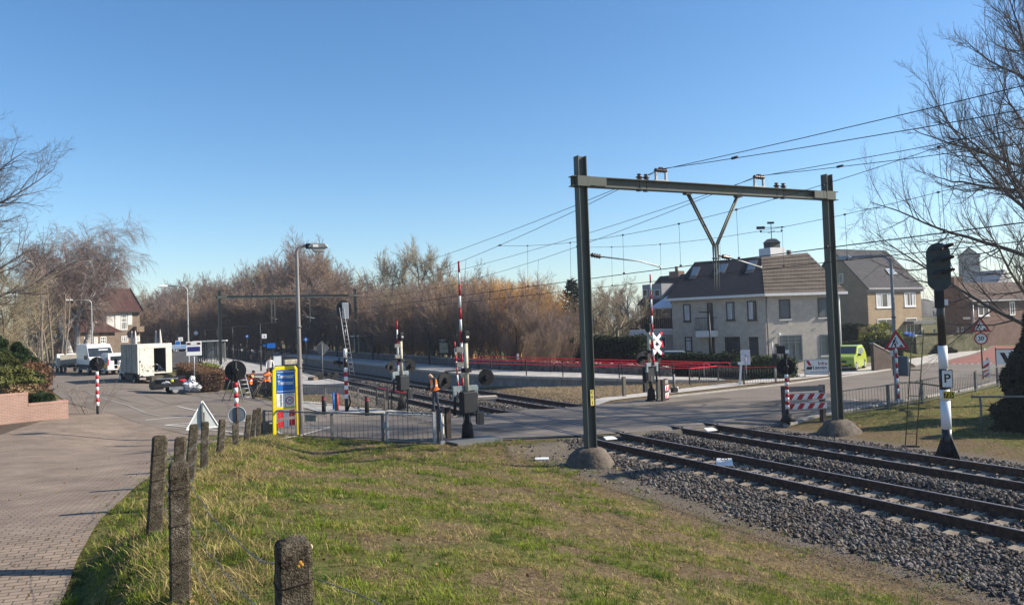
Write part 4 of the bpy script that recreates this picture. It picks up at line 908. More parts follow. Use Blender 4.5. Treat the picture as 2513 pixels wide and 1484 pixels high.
s0, s1, z0, z1 = fw(FL, 800, 965, 972, 1018); mb = MB(); FL.rect(mb, s0, s1, z0, z1, .0, .9); bal = mb.build("balcony", gutterm, t)
mb = MB(); zt_ = FL.sz(*cr3(850, 845))[1]
for k in range(13):
    s = s0+(s1-s0)*k/12; mb.tube([FL.pt(s, z1, .85), FL.pt(s, z1+.3*(zt_-z1), 1.0), FL.pt(s, z1+.7*(zt_-z1), .88), FL.pt(s, zt_, .85)], .016, 6)
mb.bar(FL.pt(s0, zt_, .85), FL.pt(s1, zt_, .85), .05)
for s in (s0, s1): mb.bar(FL.pt(s, zt_, .85), FL.pt(s, zt_, 0), .04); mb.bar(FL.pt(s, z1+.1, .85), FL.pt(s, z1+.1, 0), .03)
mb.build("railing", black, bal)
blueish = M("grey_blue_window_frame", (.10, .115, .13), rough=.45)
blind = M("grey_roller_blind", (.10, .115, .125), rough=.6, var=.15)
for r in ((1533, 675, 1645, 855), (1892, 660, 1998, 840)):
    s0, s1, z0, z1 = fw(FR, *r); FR.window(t, s0, s1, z0, z1, M("brown_grey_frame", (.09, .075, .065)), sill=gutterm, fw_=.12, glassm=blind)
s0, s1, z0, z1 = fw(FR, 1550, 1008, 1758, 1245); FR.window(t, s0, s1, .12, z1, blueish, mull=(.33, .66), trans=(.72, .86), name="shop_door", fw_=.12, glassm=M("blue_grey_glass", (.06, .085, .10), rough=.1, spec=.7))
s0, s1, z0, z1 = fw(FR, 1915, 1000, 2010, 1192); FR.window(t, s0, s1, z0, z1, blueish, sill=gutterm, fw_=.12, glassm=M("blue_grey_glass", (.06, .085, .10), rough=.1, spec=.7))
mb = MB(); s, z = FR.sz(*cr3(1412, 700)); mb.cyl(FR.pt(.18, .1, .07), FR.pt(.18, EV-.1, .07), .05, n=8); mb.build("downpipe", M("grey_pipe", (.16, .16, .165)), t)
mb = MB(); mb.cyl(FR.pt(FR.L-.15, .1, .08), FR.pt(FR.L-.15, EV-.1, .08), .09, n=8); mb.build("downpipe", gutterm, t)
for p in ((1603, 885), (1965, 866)): mb = MB(); s, z = FR.sz(*cr3(*p)); mb.bar(FR.pt(s, z, .02), FR.pt(s, z, .22), .03); mb.bar(FR.pt(s, z+.06, .2), FR.pt(s, z-.08, .2), .05); mb.build("wall_hook", black, t)
s, z = FR.sz(*cr3(1530, 1000)); mb = MB(); mb.ball(FR.pt(s, z, .16), .12); mb.build("wall_lamp", white, t)
s, z = FR.sz(*cr3(1517, 1100)); mb = MB(); FR.rect(mb, s-.14, s+.14, z-.14, z+.14, .0, .06); mb.build("wall_box", M("brown_box", (.06, .04, .03)), t)
s, z = FR.sz(*cr3(1518, 1170)); mb = MB(); FR.rect(mb, s-.16, s-.08, z-.3, z+.3, .0, .05); FR.rect(mb, s+.06, s+.16, z-.3, z+.3, .0, .05); mb.build("house_number", M("bronze_letters", (.18, .16, .13)), t)
# chimney with a cap and weather vane
cx0, cy0 = CS(1902, 75); mb = MB(); mb.box((cx0-base.x, cy0-base.y, 9.5), (1.9, 1.5, 1.9)); ch = mb.build("chimney", M("white_chimney", (.62, .62, .62), var=.1), t)
mb = MB(); mb.box((cx0-base.x, cy0-base.y, 10.75), (1.2, .9, .5)); mb.lathe([(1.1, 0), (.62, .34), (.45, .38), (.0, .46)], (cx0-base.x, cy0-base.y, 10.95), 4, smooth=False); mb.build("chimney_cap", M("chimney_cap_lead", (.06, .065, .07)), ch)
mb = MB(); c = Vector((cx0-base.x, cy0-base.y, 11.4)); mb.cyl(c, c+Vector((0, 0, 1.5)), .035, n=6)
mb.bar(c+rt2*-1.3+Vector((0, 0, 1.05)), c+rt2*1.3+Vector((0, 0, 1.05)), .05); mb.bar(c+rt2*-1.4+Vector((0, 0, 1.05)), c+rt2*-.6+Vector((0, 0, 1.05)), .04, .28)
mb.bar(c+rt2*-1.0+Vector((0, 0, .62)), c+rt2*1.0+Vector((0, 0, .62)), .04); mb.bar(c+fwd2*-1.0+Vector((0, 0, .62)), c+fwd2*1.0+Vector((0, 0, .62)), .04)
for k in (-1, 1): mb.box(c+rt2*k+Vector((0, 0, .72)), (.12, .12, .2))
mb.bar(c+rt2*-.35+Vector((0, 0, 1.5)), c+rt2*.3+Vector((0, 0, 1.5)), .05, .2); mb.build("weather_vane", black, ch)
cx1, cy1 = CS(1943, 76); mb = MB(); mb.cyl((cx1-base.x, cy1-base.y, 8.8), (cx1-base.x, cy1-base.y, 10.3), .22, n=8); mb.build("flue", M("brown_flue", (.13, .10, .09)), t)
# side annex with roof terrace
aA, aB = CS(1546, 74), CS(1652, 73.2); base = V3(aA, 0); FA = Facade(aA, aB, base)
t = thing("terrace_annex", "low annex with brown terrace fence and white canopy left of the corner house", "annex", base)
z1 = FA.sz(*cr3(200, 985))[1]; zf_ = FA.sz(*cr3(200, 858))[1]
mb = MB(); FA.rect(mb, 0, FA.L, 0, z1-.25, -5, 0); mb.build("wall", render_, t); mb = MB(); FA.rect(mb, -.1, FA.L, z1-.25, z1+.25, -5, .12); mb.build("fascia", gutterm, t)
mb = MB()
for k in range(22): s = FA.L*k/22; FA.rect(mb, s+.02, s+FA.L/22-.01, z1+.3, zf_+(.04 if k % 2 else -.02), -.1, -.06)
mb.build("terrace_fence", M("dark_brown_boards", (.05, .022, .018), var=.25, scale=4), t)
for x0, x1 in ((245, 285), (440, 490)): s0, s1, z0, z2 = fw(FA, x0, 1020, x1, 1120); FA.window(t, s0, s1, z0, z2, gutterm)
cs0, cs1 = FA.sz(*cr3(345, 745))[0], FA.sz(*cr3(548, 745))[0]; zc = FA.sz(*cr3(345, 748))[1]
mb = MB()
for s in (cs0+.1, cs1-.1):
    for o in (-.4, -3.): mb.cyl(FA.pt(s, z1, o), FA.pt(s, zc, o), .05, n=6)
mb.build("canopy_post", black, t)
mb = MB(); top = FA.pt((cs0+cs1)/2+.6, zc+1.1, -1.8); cc = [FA.pt(cs0, zc, -.2), FA.pt(cs1, zc, -.2), FA.pt(cs1, zc, -3.4), FA.pt(cs0, zc, -3.4)]
mb.add(cc+[top]+[c-Vector((0, 0, .15)) for c in cc], [(0, 1, 4), (1, 2, 4), (2, 3, 4), (3, 0, 4), (0, 5, 6, 1), (1, 6, 7, 2), (2, 7, 8, 3), (3, 8, 5, 0)]); mb.build("canopy", M("white_canvas", (.66, .67, .72), var=.12), t)
# house behind with dormers
bA, bB = CS(1572, 112), CS(1700, 104); base = V3(bA, 0); FB = Facade(bA, bB, base)
t = thing("dormer_house", "dark roofed house with white dormer windows and two chimneys behind the corner house", "house", base)
ze = FB.sz(*D3(2400+0, 1145))[1]; zr = FB.sz(*cr3(420, 505))[1]+1
mb = MB(); FB.rect(mb, 0, FB.L, 0, ze, -9, 0); mb.build("wall", redbrk, t)
mb = MB(); mb.prism([FB.pt(-.3, ze, .4), FB.pt(-.3, zr, -4.5), FB.pt(-.3, ze, -9.4)], FB.t*(FB.L+.6)); mb.build("roof", slate, t)
s0, s1, z0, z1 = fw(FB, 250, 560, 430, 655); mb = MB(); FB.rect(mb, s0, s1, z0-.2, z1+.3, -5, -.4); dm = mb.build("dormer", M("dormer_cladding", (.24, .24, .25)), t)
for a, b2 in ((255, 300), (320, 355), (365, 415)):
    q0, q1, w0, w1 = fw(FB, a, 585, b2, 645); FB.A -= FB.n*.38; FB.window(dm, q0, q1, w0, w1, white); FB.A += FB.n*.38
for x0 in (375, 603):
    s, z = FB.sz(*cr3(x0, 470)); mb = MB(); FB.rect(mb, s-.9, s+.9, zr-1.6, z+.9, -5.2, -4); mb.cyl(FB.pt(s, z+.9, -4.6), FB.pt(s, z+1.6, -4.6), .22, n=8); mb.build("chimney", redbrk, t)
# yellow brick house
gA, gC, gB = CS(1985, 92), CS(2131, 80), CS(2262, 84.5); base = V3(gC, 1.0)
t = thing("brick_house", "yellow brown brick house with a grey pantile roof standing above a garden wall", "house", base)
GF, GG = Facade(gC, gB, base), Facade(gA, gC, base); ze = GF.sz(*cr4(690, 482))[1]; ap_ = on_plane(V3(CS(2050, 86), 0), GG.n, *cr4(345, 92)); zr = ap_.z
mb = MB(); mid = (Vector(gA+(0,))+Vector(gC+(0,)))/2; ridgeL = Vector((mid.x, mid.y, zr)); Lr = GF.t*GF.L
pA, pC, pB = Vector(gA+(0,)), Vector(gC+(0,)), Vector(gB+(0,)); up = Vector((0, 0, 1))
poly(mb, [pA, pC, pC+up*ze, ridgeL, pA+up*ze], base); poly(mb, [pC, pB, pB+up*ze, pC+up*ze], base); poly(mb, [pB, pA+Lr, pA+Lr+up*ze, ridgeL+Lr, pB+up*ze], base); mb.build("wall", yelbrick, t)
mb = MB(); e1 = pC+up*(ze-.12)+GF.n*.35-GF.t*.25; e2 = pB+up*(ze-.12)+GF.n*.35+GF.t*.25; r1 = ridgeL-GF.t*.25+up*.05; r2 = ridgeL+Lr+GF.t*.25+up*.05
r2 = on_plane(r1, (e2-e1).cross(r1-e1).normalized(), *cr4(835, 96)) if False else r2
slabpoly(mb, [e1, e2, r2, r1], base, .1); slabpoly(mb, [pA+up*(ze-.1)-GF.n*.35-GF.t*.25, pA+Lr+up*(ze-.1)-GF.n*.35+GF.t*.25, r2, r1], base, .1); mb.build("roof", pantile, t)
mb = MB(); mb.bar(e1-base, e2-base, .14, .16); mb.bar(e1-base-up*.2-GF.n*.2, e2-base-up*.2-GF.n*.2, .1, .26); mb.build("gutter", M("grey_gutter", (.3, .3, .31)), t)
for r, ml in (((765, 538, 945, 680), (.33, .66)), ((1050, 530, 1168, 668), (.5,))):
    s0, s1, z0, z1 = fw(GF, *r, cr=cr4); GF.window(t, s0, s1, z0, z1, white, mull=ml, sill=gutterm, curtain=((.05, .3), (.7, .95)), fw_=.1)
s0, s1, z0, z1 = fw(GG, 396, 345, 440, 435, cr=cr4); GG.window(t, s0, s1, z0, z1, white)
s0, s1, z0, z1 = fw(GF, 780, 800, 960, 930, cr=cr4); GF.window(t, s0, s1, z0, z1, white, mull=(.5,))
s0, s1, z0, z1 = fw(GF, 1065, 790, 1180, 822, cr=cr4); GF.window(t, s0, s1, z0, z1, white); s0, s1, z0, z1 = fw(GF, 1050, 822, 1260, 842, cr=cr4); mb = MB(); GF.rect(mb, s0, s1, z0, z1, 0, 1.1); mb.build("porch_roof", M("porch_lead", (.12, .125, .13)), t)
s0, s1, z0, z1 = fw(GF, 1070, 845, 1235, 965, cr=cr4); GF.window(t, s0, s1, max(1.05, z0), z1, white, mull=(.25, .5), name="front_door", fw_=.1)
n = (e2-e1).cross(r1-e1).normalized(); n = n if n.z > 0 else -n; q = [on_plane(e1+n*.06, n, *cr4(*p)) for p in ((860, 295), (935, 290), (985, 348), (905, 352))]; mb = MB(); mb.prism([p-base for p in q], n*.06); sk = mb.build("skylight", galv, t); mb = MB(); c0 = sum((p for p in q), Vector())/4; mb.prism([(c0+(p-c0)*.8)-base+n*.061 for p in q], n*.005); mb.build("pane", M("sky_glass2", (.30, .36, .42), rough=.03, var=.1, spec=.9), sk)
# brick house on the far right
bA, bC, bB = CS(2303, 95), CS(2381, 84), CS(2590, 90); base = V3(bC, 0); t = thing("brick_house", "red brown brick house with a brown tile roof behind the red road", "house", base)
HF, HG = Facade(bC, bB, base), Facade(bA, bC, base); ze = HF.sz(*cr4(1740, 606))[1]; pA, pC, pB = [Vector(q+(0,)) for q in (bA, bC, bB)]; zr = ZAT(2400, 693, 90); Lr = HF.t*HF.L
mid = (pA+pC)/2; rl = Vector((mid.x, mid.y, zr)); mb = MB(); poly(mb, [pA, pC, pC+up*ze, rl, pA+up*ze], base); poly(mb, [pC, pB, pB+up*ze, pC+up*ze], base); mb.build("wall", redbrk, t)
mb = MB(); slabpoly(mb, [pC+up*(ze-.15)+HF.n*.4-HF.t*.2, pB+up*(ze-.15)+HF.n*.4, rl+Lr+up*.05, rl-HF.t*.2+up*.05], base, .1); slabpoly(mb, [pA+up*(ze-.1)-HF.t*.2, pA+Lr+up*(ze-.1), rl+Lr+up*.05, rl-HF.t*.2+up*.05], base, .1); mb.build("roof", browntile, t)
mb = MB(); mb.bar(pC+up*(ze-.12)+HF.n*.45-HF.t*.2-base, pB+up*(ze-.12)+HF.n*.45-base, .14); mb.cyl(pC+HF.n*.1+HF.t*.3-base, pC+HF.n*.1+HF.t*.3+up*ze-base, .07, n=8); mb.build("gutter", galv, t)
s0, s1, z0, z1 = fw(HF, 1795, 640, 1912, 765, cr=cr4); HF.window(t, s0, s1, z0, z1, white, mull=(.5,), sill=gutterm, fw_=.12); s0, s1, z0, z1 = fw(HF, 2115, 625, 2175, 760, cr=cr4); HF.window(t, s0, s1, z0, z1, white, mull=(.5,), fw_=.12)
for q in ((1590, 880, 1612, 935), (1637, 880, 1660, 935), (1345, 710, 1366, 780), (1350, 895, 1378, 945)): s0, s1, z0, z1 = fw(HG, *q, cr=cr4); HG.window(t, s0, s1, z0, z1, white, fw_=.12)
c0 = on_plane(rl, HF.n, *cr4(1540, 420)); mb = MB(); mb.box((c0.x-base.x, c0.y-base.y, zr-.9), (1.5, 1.5, 3.2)); mb.build("chimney", redbrk, t)
q0, q1 = HG.sz(*cr4(1655, 790)), HG.sz(*cr4(1725, 790)); mb = MB(); HG.rect(mb, q0[0], q1[0], q0[1]-.12, q0[1]+.12, 0, .05); mb.build("wall_plate", white, t)
# church tower and roofs beyond
tx, ty = CS(2384, 205); t = thing("church_tower", "pale stone church tower with a saddle roof seen through the bare branches", "church tower", (tx, ty, 0), RAD(-26-28)); stone = M("pale_church_stone", (.33, .32, .29), var=.25, scale=.8, bump=.3, bscale=3)
zt_ = ZAT(2384, 627, 205); za = ZAT(2384, 609, 205); mb = MB(); mb.box((0, 0, zt_/2), (4.6, 4.6, zt_)); mb.prism([(-2.3, -2.3, zt_), (2.3, -2.3, zt_), (0, -2.3, za)], (0, 4.6, 0)); mb.build("tower_body", stone, t)
mb = MB(); mb.prism([(-2.6, -2.5, zt_-.3), (0, -2.5, za+.2), (2.6, -2.5, zt_-.3), (2.5, -2.5, zt_-.5), (0, -2.5, za-.15), (-2.5, -2.5, zt_-.5)], (0, 5, 0)); mb.build("roof", slate, t)
for x in (-.6, .6): mb = MB(); mb.box((2.31, x, zt_-3), (.04, .5, 1.4)); mb.build("sound_hole", black, t)
for k, (u0, u1, dep, v0, v1, lb) in enumerate(((2412, 2448, 190, 687, 705, "grey gabled roof right of the church tower"), (2446, 2492, 170, 660, 700, "steep grey gable farther right of the church tower"))):
    a, b2 = CS(u0, dep), CS(u1, dep+6); base = V3(a, 0); f = Facade(a, b2, base); z0, z1 = ZAT(u0, v1, dep), ZAT(u0, v0, dep); t = thing("distant_house", lb, "house", base)
    mb = MB(); f.rect(mb, 0, f.L, 0, z0, -6, 0); mb.build("wall", stone, t); mb = MB()
    if k: mb.prism([f.pt(-.2, z0, .2), f.pt(f.L/2, z1, .2), f.pt(f.L+.2, z0, .2)], -f.n*6)
    else: mb.prism([f.pt(-.2, z0, .3), f.pt(-.2, z1, -3), f.pt(-.2, z0, -6.3)], f.t*(f.L+.4))
    mb.build("roof", M("grey_zinc_roof", (.22, .22, .23), var=.15), t)
# villa at the far left behind the birch
vA, vC, vB = CS(196, 112), CS(303, 110), CS(345, 113); base = V3(vC, .6); t = thing("villa", "old villa with dark red pantile roofs, white shutters and a timbered gable behind the birch", "villa", base)
VF = Facade(CS(262, 111), CS(344, 114.5), base); wallm = M("villa_brown_render", (.17, .13, .10), var=.2, scale=2); whitew = M("villa_white_render", (.52, .51, .49), var=.12, scale=1.5)
z1 = VF.sz(*cr1(1150, 1145))[1]; zm = VF.sz(*cr1(1150, 1330))[1]; zr = VF.sz(*cr1(1270, 930))[1]
mb = MB(); VF.rect(mb, 0, VF.L, 0, zm, -8, 0); mb.build("wall", wallm, t); mb = MB(); VF.rect(mb, .0, VF.sz(*cr1(1180, 1200))[0], zm, z1, -8, .0); VF.rect(mb, VF.sz(*cr1(1180, 1200))[0], VF.L, zm, z1, -8, -.02, mi=1); mb.build("upper_wall", [whitew, wallm], t)
mb = MB(); mb.prism([VF.pt(-4, z1-.2, .5), VF.pt(-4, zr, -3.8), VF.pt(-4, z1-.2, -8.4)], VF.t*(VF.L+4.3)); mb.build("roof", redtile, t)
mb = MB(); mb.bar(VF.pt(VF.L+.3, z1-.2, .5), VF.pt(VF.L+.3, zr, -3.8), .1, .3); mb.bar(VF.pt(-4, z1-.25, .52), VF.pt(VF.L+.3, z1-.25, .52), .12, .2); mb.build("barge_board", brownfr, t)
s0, s1, z0, z2 = fw(VF, 1118, 1185, 1180, 1325, cr=cr1); VF.window(t, s0, s1, z0, z2, white, mull=(.33, .66), trans=(.5, .75), fw_=.1)
for a, b2, lo in ((1065, 1112, 1325), (1182, 1225, 1280)): q0, q1, w0, w1 = fw(VF, a, 1165, b2, lo, cr=cr1); mb = MB(); VF.rect(mb, q0, q1, w0, w1, 0, .08); mb.build("shutter", M("weathered_white_shutter", (.58, .57, .54), var=.25, scale=3, stretch=(2, 2, .3)), t)
for r in ((1125, 1385, 1188, 1440), (1255, 1385, 1295, 1435)): s0, s1, z0, z2 = fw(VF, *r, cr=cr1); VF.window(t, s0, s1, z0, z2, white, mull=(.33, .66), trans=(.33, .66), fw_=.09)
q0, q1, w0, w1 = fw(VF, 1240, 1295, 1310, 1345, cr=cr1); mb = MB(); VF.rect(mb, q0, q1, w0, w1, 0, 1.0); mb.build("balcony", wood, t)
VG = Facade(CS(196, 105), CS(282, 109), base); zg = VG.sz(*cr1(1000, 1345))[1]; mb = MB(); VG.rect(mb, 0, VG.L, 0, zg, -6, 0); mb.build("side_wing", wallm, t)
pk = VG.pt(VG.sz(*cr1(900, 1180))[0], VG.sz(*cr1(900, 1160))[1], -3); a, b2 = VG.pt(-.5, zg, .6), VG.pt(VG.L+.9, zg-.1, .6); a2, b3 = VG.pt(-.5, zg, -6.5), VG.pt(VG.L+.9, zg, -6.5); pk2 = pk-VG.t*3
mb = MB(); mb.add([a, b2, b3, a2, pk, pk2], [(0, 1, 4, 5), (1, 2, 4), (2, 3, 5, 4), (3, 0, 5)]); mb.build("side_roof", redtile, t)
for r in ((780, 1395, 835, 1445), (870, 1395, 905, 1450), (930, 1392, 985, 1450)): s0, s1, z0, z2 = fw(VG, *r, cr=cr1); VG.window(t, s0, s1, z0, z2, white, mull=(.33, .66), trans=(.5,), fw_=.08)
for k, (u, v0, v1) in enumerate(((495, 812, 848), (508, 811, 848), (585, 812, 850), (601, 808, 850))):
    dep = 104; x, y = CS(u*.65443, dep) ; zb, zt_ = .6, ZAT(u*.65443, v0, dep); t = thing("folded_parasol", "folded off white parasol in front of the villa and the wood", "parasol", (x, y, .6), 0, "folded parasols on the villa terrace"); h = zt_-.6
    mb = MB(); mb.lathe([(.18, 0), (.30, .25), (.26, .9), (.16, h*.75-1), (.04, h-1.0)], (0, 0, 1.0), 9); mb.build("canopy", M("parasol_canvas", (.52, .50, .46), var=.2, scale=3), t); mb = MB(); mb.cyl((0, 0, 0), (0, 0, 1.2), .05, n=6); mb.build("pole", wood, t)
# garden wall with ivy below the yellow house, brick wall of the path
t = thing("garden_wall", "mossy pale garden retaining wall overgrown with ivy below the yellow brown house", "garden wall", (0, 0, 0)); wp = [CS(2175, 73), CS(2240, 71.5), CS(2405, 76)]; t.location = V3(wp[0], 0)
mossy = groundmat("mossy_wall", [(.3, (.035, .045, .02)), (.47, (.10, .10, .055)), (.66, (.22, .195, .135))], scale=.8, fine=3, bump=.8, fb=12)
mb = MB()
for a, b2, v0, v1 in ((wp[0], wp[1], 820, 822), (wp[1], wp[2], 822, 819)): mb.bar((*a, -.55), (*b2, -.55), .4, 4.4)
wb(mb, "wall_body", mossy, t)
t = thing("brick_wall", "low pink brick garden wall with a stepped top at the left edge of the path", "brick wall", (0, 0, 0)); b1 = P(168, 1028); b0 = P(0, 1044); t.location = b1
pinkb = brickmat("pink_brick", (.32, .18, .14), (.255, .145, .115), (.33, .27, .23), bw=.21, bh=.0625, ms=.011, stain=.15, bump=.5)
d = (Vector(b0)-Vector(b1)); d.z = 0; dn = d.normalized(); nn = Vector((-dn.y, dn.x, 0)); nn = nn if nn.y > 0 else -nn
zt1, zt0 = above_z = (0, 0)
def zabove(p, u, v):
    r = ray(u, v); return float(EYE+r[2]*hypot(p[0], p[1])/hypot(r[0], r[1]))
zR, zL = zabove(b1, 170, 981), zabove(b0, 20, 966); lst = d.length*.60
mb = MB(); c1 = Vector((b1[0], b1[1], 0)); zb = b1[2]-.4
def wbx(mb, s0, s1, z0, z1, o0, o1): mb.prism([c1+dn*s+nn*o+Vector((0, 0, z0)) for s, o in ((s0, o0), (s1, o0), (s1, o1), (s0, o1))], (0, 0, z1-z0))
wbx(mb, 0, lst, zb, zR-.1, 0, .22); wbx(mb, lst, d.length+2.5, zb, zL-.1, 0, .22); wbx(mb, 0, .22, zb, zR-.1, .22, 4.5); wb(mb, "wall_body", pinkb, t)
mb = MB(); rl_ = brickmat("rowlock_brick", (.36, .20, .155), (.30, .17, .135), (.33, .27, .23), bw=.065, bh=.3, ms=.01, bump=.5, stain=.15)
wbx(mb, -.015, lst-.002, zR-.1, zR, -.015, .235); wbx(mb, lst, d.length+2.5, zL-.1, zL, -.015, .235); wbx(mb, -.012, .232, zR-.1, zR-.003, .24, 4.5); wb(mb, "coping", rl_, t)
a, b2 = G(2146, 907, .1), G(2246, 899, .1); za = zabove(a, 2146, 843); t = thing("driveway_wall", "dark brown retaining wall sloping down beside the lime green car", "retaining wall", (float(a[0]), float(a[1]), 0)); a, b2 = Vector((float(a[0]), float(a[1]), 0)), Vector((float(b2[0]), float(b2[1]), 0)); nn = Vector((-(b2-a).y, (b2-a).x, 0)).normalized()*.25
mb = MB(); mb.prism([a-Vector((0, 0, .2)), b2-Vector((0, 0, .2)), b2+Vector((0, 0, .15)), a+Vector((0, 0, za))], nn); wb(mb, "wall_body", M("dark_brown_wall", (.085, .062, .05), var=.25, scale=2), t); mb = MB(); mb.bar(a+nn*.5+Vector((0, 0, za+.03)), b2+nn*.5+Vector((0, 0, .18)), .32, .07); wb(mb, "coping", concrete, t)
# ------------------------------------------------------------------ concrete fence posts and barbed wire
aggr = groundmat("exposed_aggregate_concrete", [(.38, (.022, .018, .013)), (.47, (.085, .07, .05)), (.56, (.15, .125, .092)), (.64, (.34, .30, .235))], scale=9, fine=48, bump=.8, fb=110)
PD = [(705, 745, 1318, 3.57, "nearest concrete fence post at the bottom, orange lichen on its top"), (432, 430, 1133, 6.2, "tall concrete fence post in the foreground, second nearest"), (388, 368, 1068, 8.8, "concrete fence post leaning left just behind the tall foreground post"),
      (438, 430, 1071, 11.4, "concrete fence post half hidden behind the tall foreground post"), (472, 456, 1040, 14.0, "concrete fence post leaning right in front of the triangular sign's back"), (499, 494, 1034, 16.6, "dark upright concrete post overlapping the right edge of the triangular sign"),
      (541, 533, 1028, 19.2, "concrete fence post between the triangular and the round sign backs"), (572, 572, 1040, 21.8, "concrete fence post hidden behind the back of the round sign"), (606, 598, 1017, 24.4, "slanting concrete post left of the pair at the gate"), (622, 612, 1004, 26.8, "slanting concrete post touching the gate post"), (631, 628, 1000, 28.4, "dark square concrete post where the wire fence meets the steel fence")]
tops = []
for i, (ut, ub, vt, dep, lb) in enumerate(PD):
    x, y = CS(ub, dep); z0 = TZ(x, y); xt, yt = CS(ut, dep); zt_ = ZAT(ut, vt, dep)
    if i == 0: x, y = CS(700, dep); xt, yt = CS(706, dep)
    h = zt_-z0; rr = random.Random(40+i); t = thing("fence_post", lb, "fence post", (x, y, z0), atan2(-x, y)*.25+rr.uniform(-.15, .15), "old concrete posts of the barbed wire fence")
    ca, sa = cos(-t.rotation_euler.z), sin(-t.rotation_euler.z); lx, ly = (xt-x)*ca-(yt-y)*sa, (xt-x)*sa+(yt-y)*ca
    mb = MB(); vs = []; fs = []; nn_ = 12; lev = 26; w0 = .076; ch = .017
    ring = [(-1, -1+ch/w0), (-1+ch/w0, -1), (0, -1), (1-ch/w0, -1), (1, -1+ch/w0), (1, 0), (1, 1-ch/w0), (1-ch/w0, 1), (0, 1), (-1+ch/w0, 1), (-1, 1-ch/w0), (-1, 0)]
    prof = [(-.35+(h+.35-.035)*k/lev, 1.06-.06*k/lev) for k in range(lev+1)]+[(h-.018, .93), (h-.004, .78), (h+.002, .45)]
    for z, s in prof:
        q = max(0, z)/max(h, .1)
        for a, b2 in ring: vs.append((a*w0*s*(1+rr.uniform(-.03, .03))+lx*q, b2*w0*s*(1+rr.uniform(-.03, .03))+ly*q, z+rr.uniform(-.005, .005)))
    for k in range(len(prof)-1):
        for j in range(nn_): fs.append((k*nn_+j, k*nn_+(j+1) % nn_, (k+1)*nn_+(j+1) % nn_, (k+1)*nn_+j))
    fs.append(tuple((len(prof)-1)*nn_+j for j in range(nn_))); mb.add(vs, fs, 0, False); mb.build("post_body", aggr, t)
    if i < 3:
        rw = M("rusty_tie_wire", (.03, .02, .017), rough=.9)
        for q in (.82, .56, .30):
            mb = MB(); z = h*q; c = [(a*w0*1.04+lx*q, b2*w0*1.04+ly*q, z+.012*a) for a, b2 in ring]; mb.tube(c+[c[0]], .0035, 5); mb.build("tie_wire", rw, t)
    if i == 0:
        mb = MB()
        for dx, dy, dz, r in ((.02, -.078, h-.09, .012), (.028, -.078, h-.10, .009), (.012, -.079, h-.105, .008)): mb.ball((dx+lx, dy, dz), (r, .004, r), 7, 5)
        mb.build("lichen", M("orange_lichen", (.42, .20, .03), var=.3, scale=30), t)
        mb = MB(); mb.ball((.065+lx, -.05, h-.035), .016, 8, 6); mb.build("embedded_pebble", M("pebble", (.42, .36, .24)), t)
    tops.append((x, y, z0, xt, yt, h))
barbm = M("galvanised_barbed_wire", (.15, .15, .16), rough=.6, metal=.4, var=.4, scale=20)
xe, ye = 2.9, 1.0
seq = [(xe, ye, TZ(xe, ye), xe, ye, 1.0)]+tops
for q, lb in ((.82, "top strand of barbed wire along the concrete posts"), (.55, "middle strand of barbed wire along the concrete posts"), (.28, "lowest strand of barbed wire along the concrete posts")):
    rr = random.Random(int(q*100)); pts = []
    for i in range(len(seq)-1):
        a, b2 = seq[i], seq[i+1]
        pa = Vector((a[0]+(a[3]-a[0])*q+.09, a[1]+(a[4]-a[1])*q-.02, a[2]+a[5]*q)); pb = Vector((b2[0]+(b2[3]-b2[0])*q+.09, b2[1]+(b2[4]-b2[1])*q-.02, b2[2]+b2[5]*q))
        sag = .10+.1*rr.random(); n = 14
        for k in range(n): s = k/n; pts.append(pa.lerp(pb, s)+Vector((rr.uniform(-.012, .012), rr.uniform(-.012, .012), -4*sag*s*(1-s)+rr.uniform(-.012, .012))))
    pts.append(pb); mb = MB(); mb.tube(pts, .0024, 5, caps=False)
    for i in range(len(pts)-1):
        a, b2 = pts[i], pts[i+1]
        if pts[i].xy.length > 16: continue
        for s in (.2, .7):
            c = a.lerp(b2, s)
            for _ in range(2):
                d = Vector((rr.uniform(-1, 1), rr.uniform(-1, 1), rr.uniform(-1, 1))).normalized()*.018; mb.tube([c-d, c+d], .0014, 4, caps=False)
    o = mb.build("barbed_wire", barbm); tag(o, lb, "barbed wire", "barbed wire strands of the fence")
# ------------------------------------------------------------------ steel fences
def steel_fence(label, pts, h, gap=.18, mats=galvdk, post=.09, low=.10, group=None, postmat=None, topmat=None, name="steel_fence"):
    p0 = pts[0]; t = thing(name, label, "fence", (p0[0], p0[1], p0[2] if len(p0) > 2 else TZ(*p0[:2])), 0, group)
    Z = lambda p: p[2] if len(p) > 2 else TZ(*p[:2])
    for i, p in enumerate(pts):
        z = Z(p); mb = MB(); mb.box((p[0], p[1], z+h/2-.1), (post, post, h+.22)); wb(mb, "post", postmat or mats, t)
    for i in range(len(pts)-1):
        a, b2 = Vector((*pts[i][:2], Z(pts[i]))), Vector((*pts[i+1][:2], Z(pts[i+1]))); d = (b2-a).normalized(); a1, b1_ = a+d*(post*.6), b2-d*(post*.6); mb = MB(); L = (b1_-a1).length
        n = int(L/gap)
        for k in range(1, n): c = a1.lerp(b1_, k/n); mb.cyl(c+Vector((0, 0, low)), c+Vector((0, 0, h-.02)), .009, n=5)
        mb.bar(a1+Vector((0, 0, low)), b1_+Vector((0, 0, low)), .04, .03); wb(mb, "panel_bars", mats, t)
        mb = MB(); mb.bar(a1+Vector((0, 0, h-.02)), b1_+Vector((0, 0, h-.02)), .05, .045); wb(mb, "top_rail", topmat or mats, t)
    return t
f0, f1, f2, f3 = P(640, 1074)[:2], P(812, 1083)[:2], P(938, 1086)[:2], P(1052, 1093)[:2]
f0 = (4.5, 30.8); f3 = (9.2, 24.9)
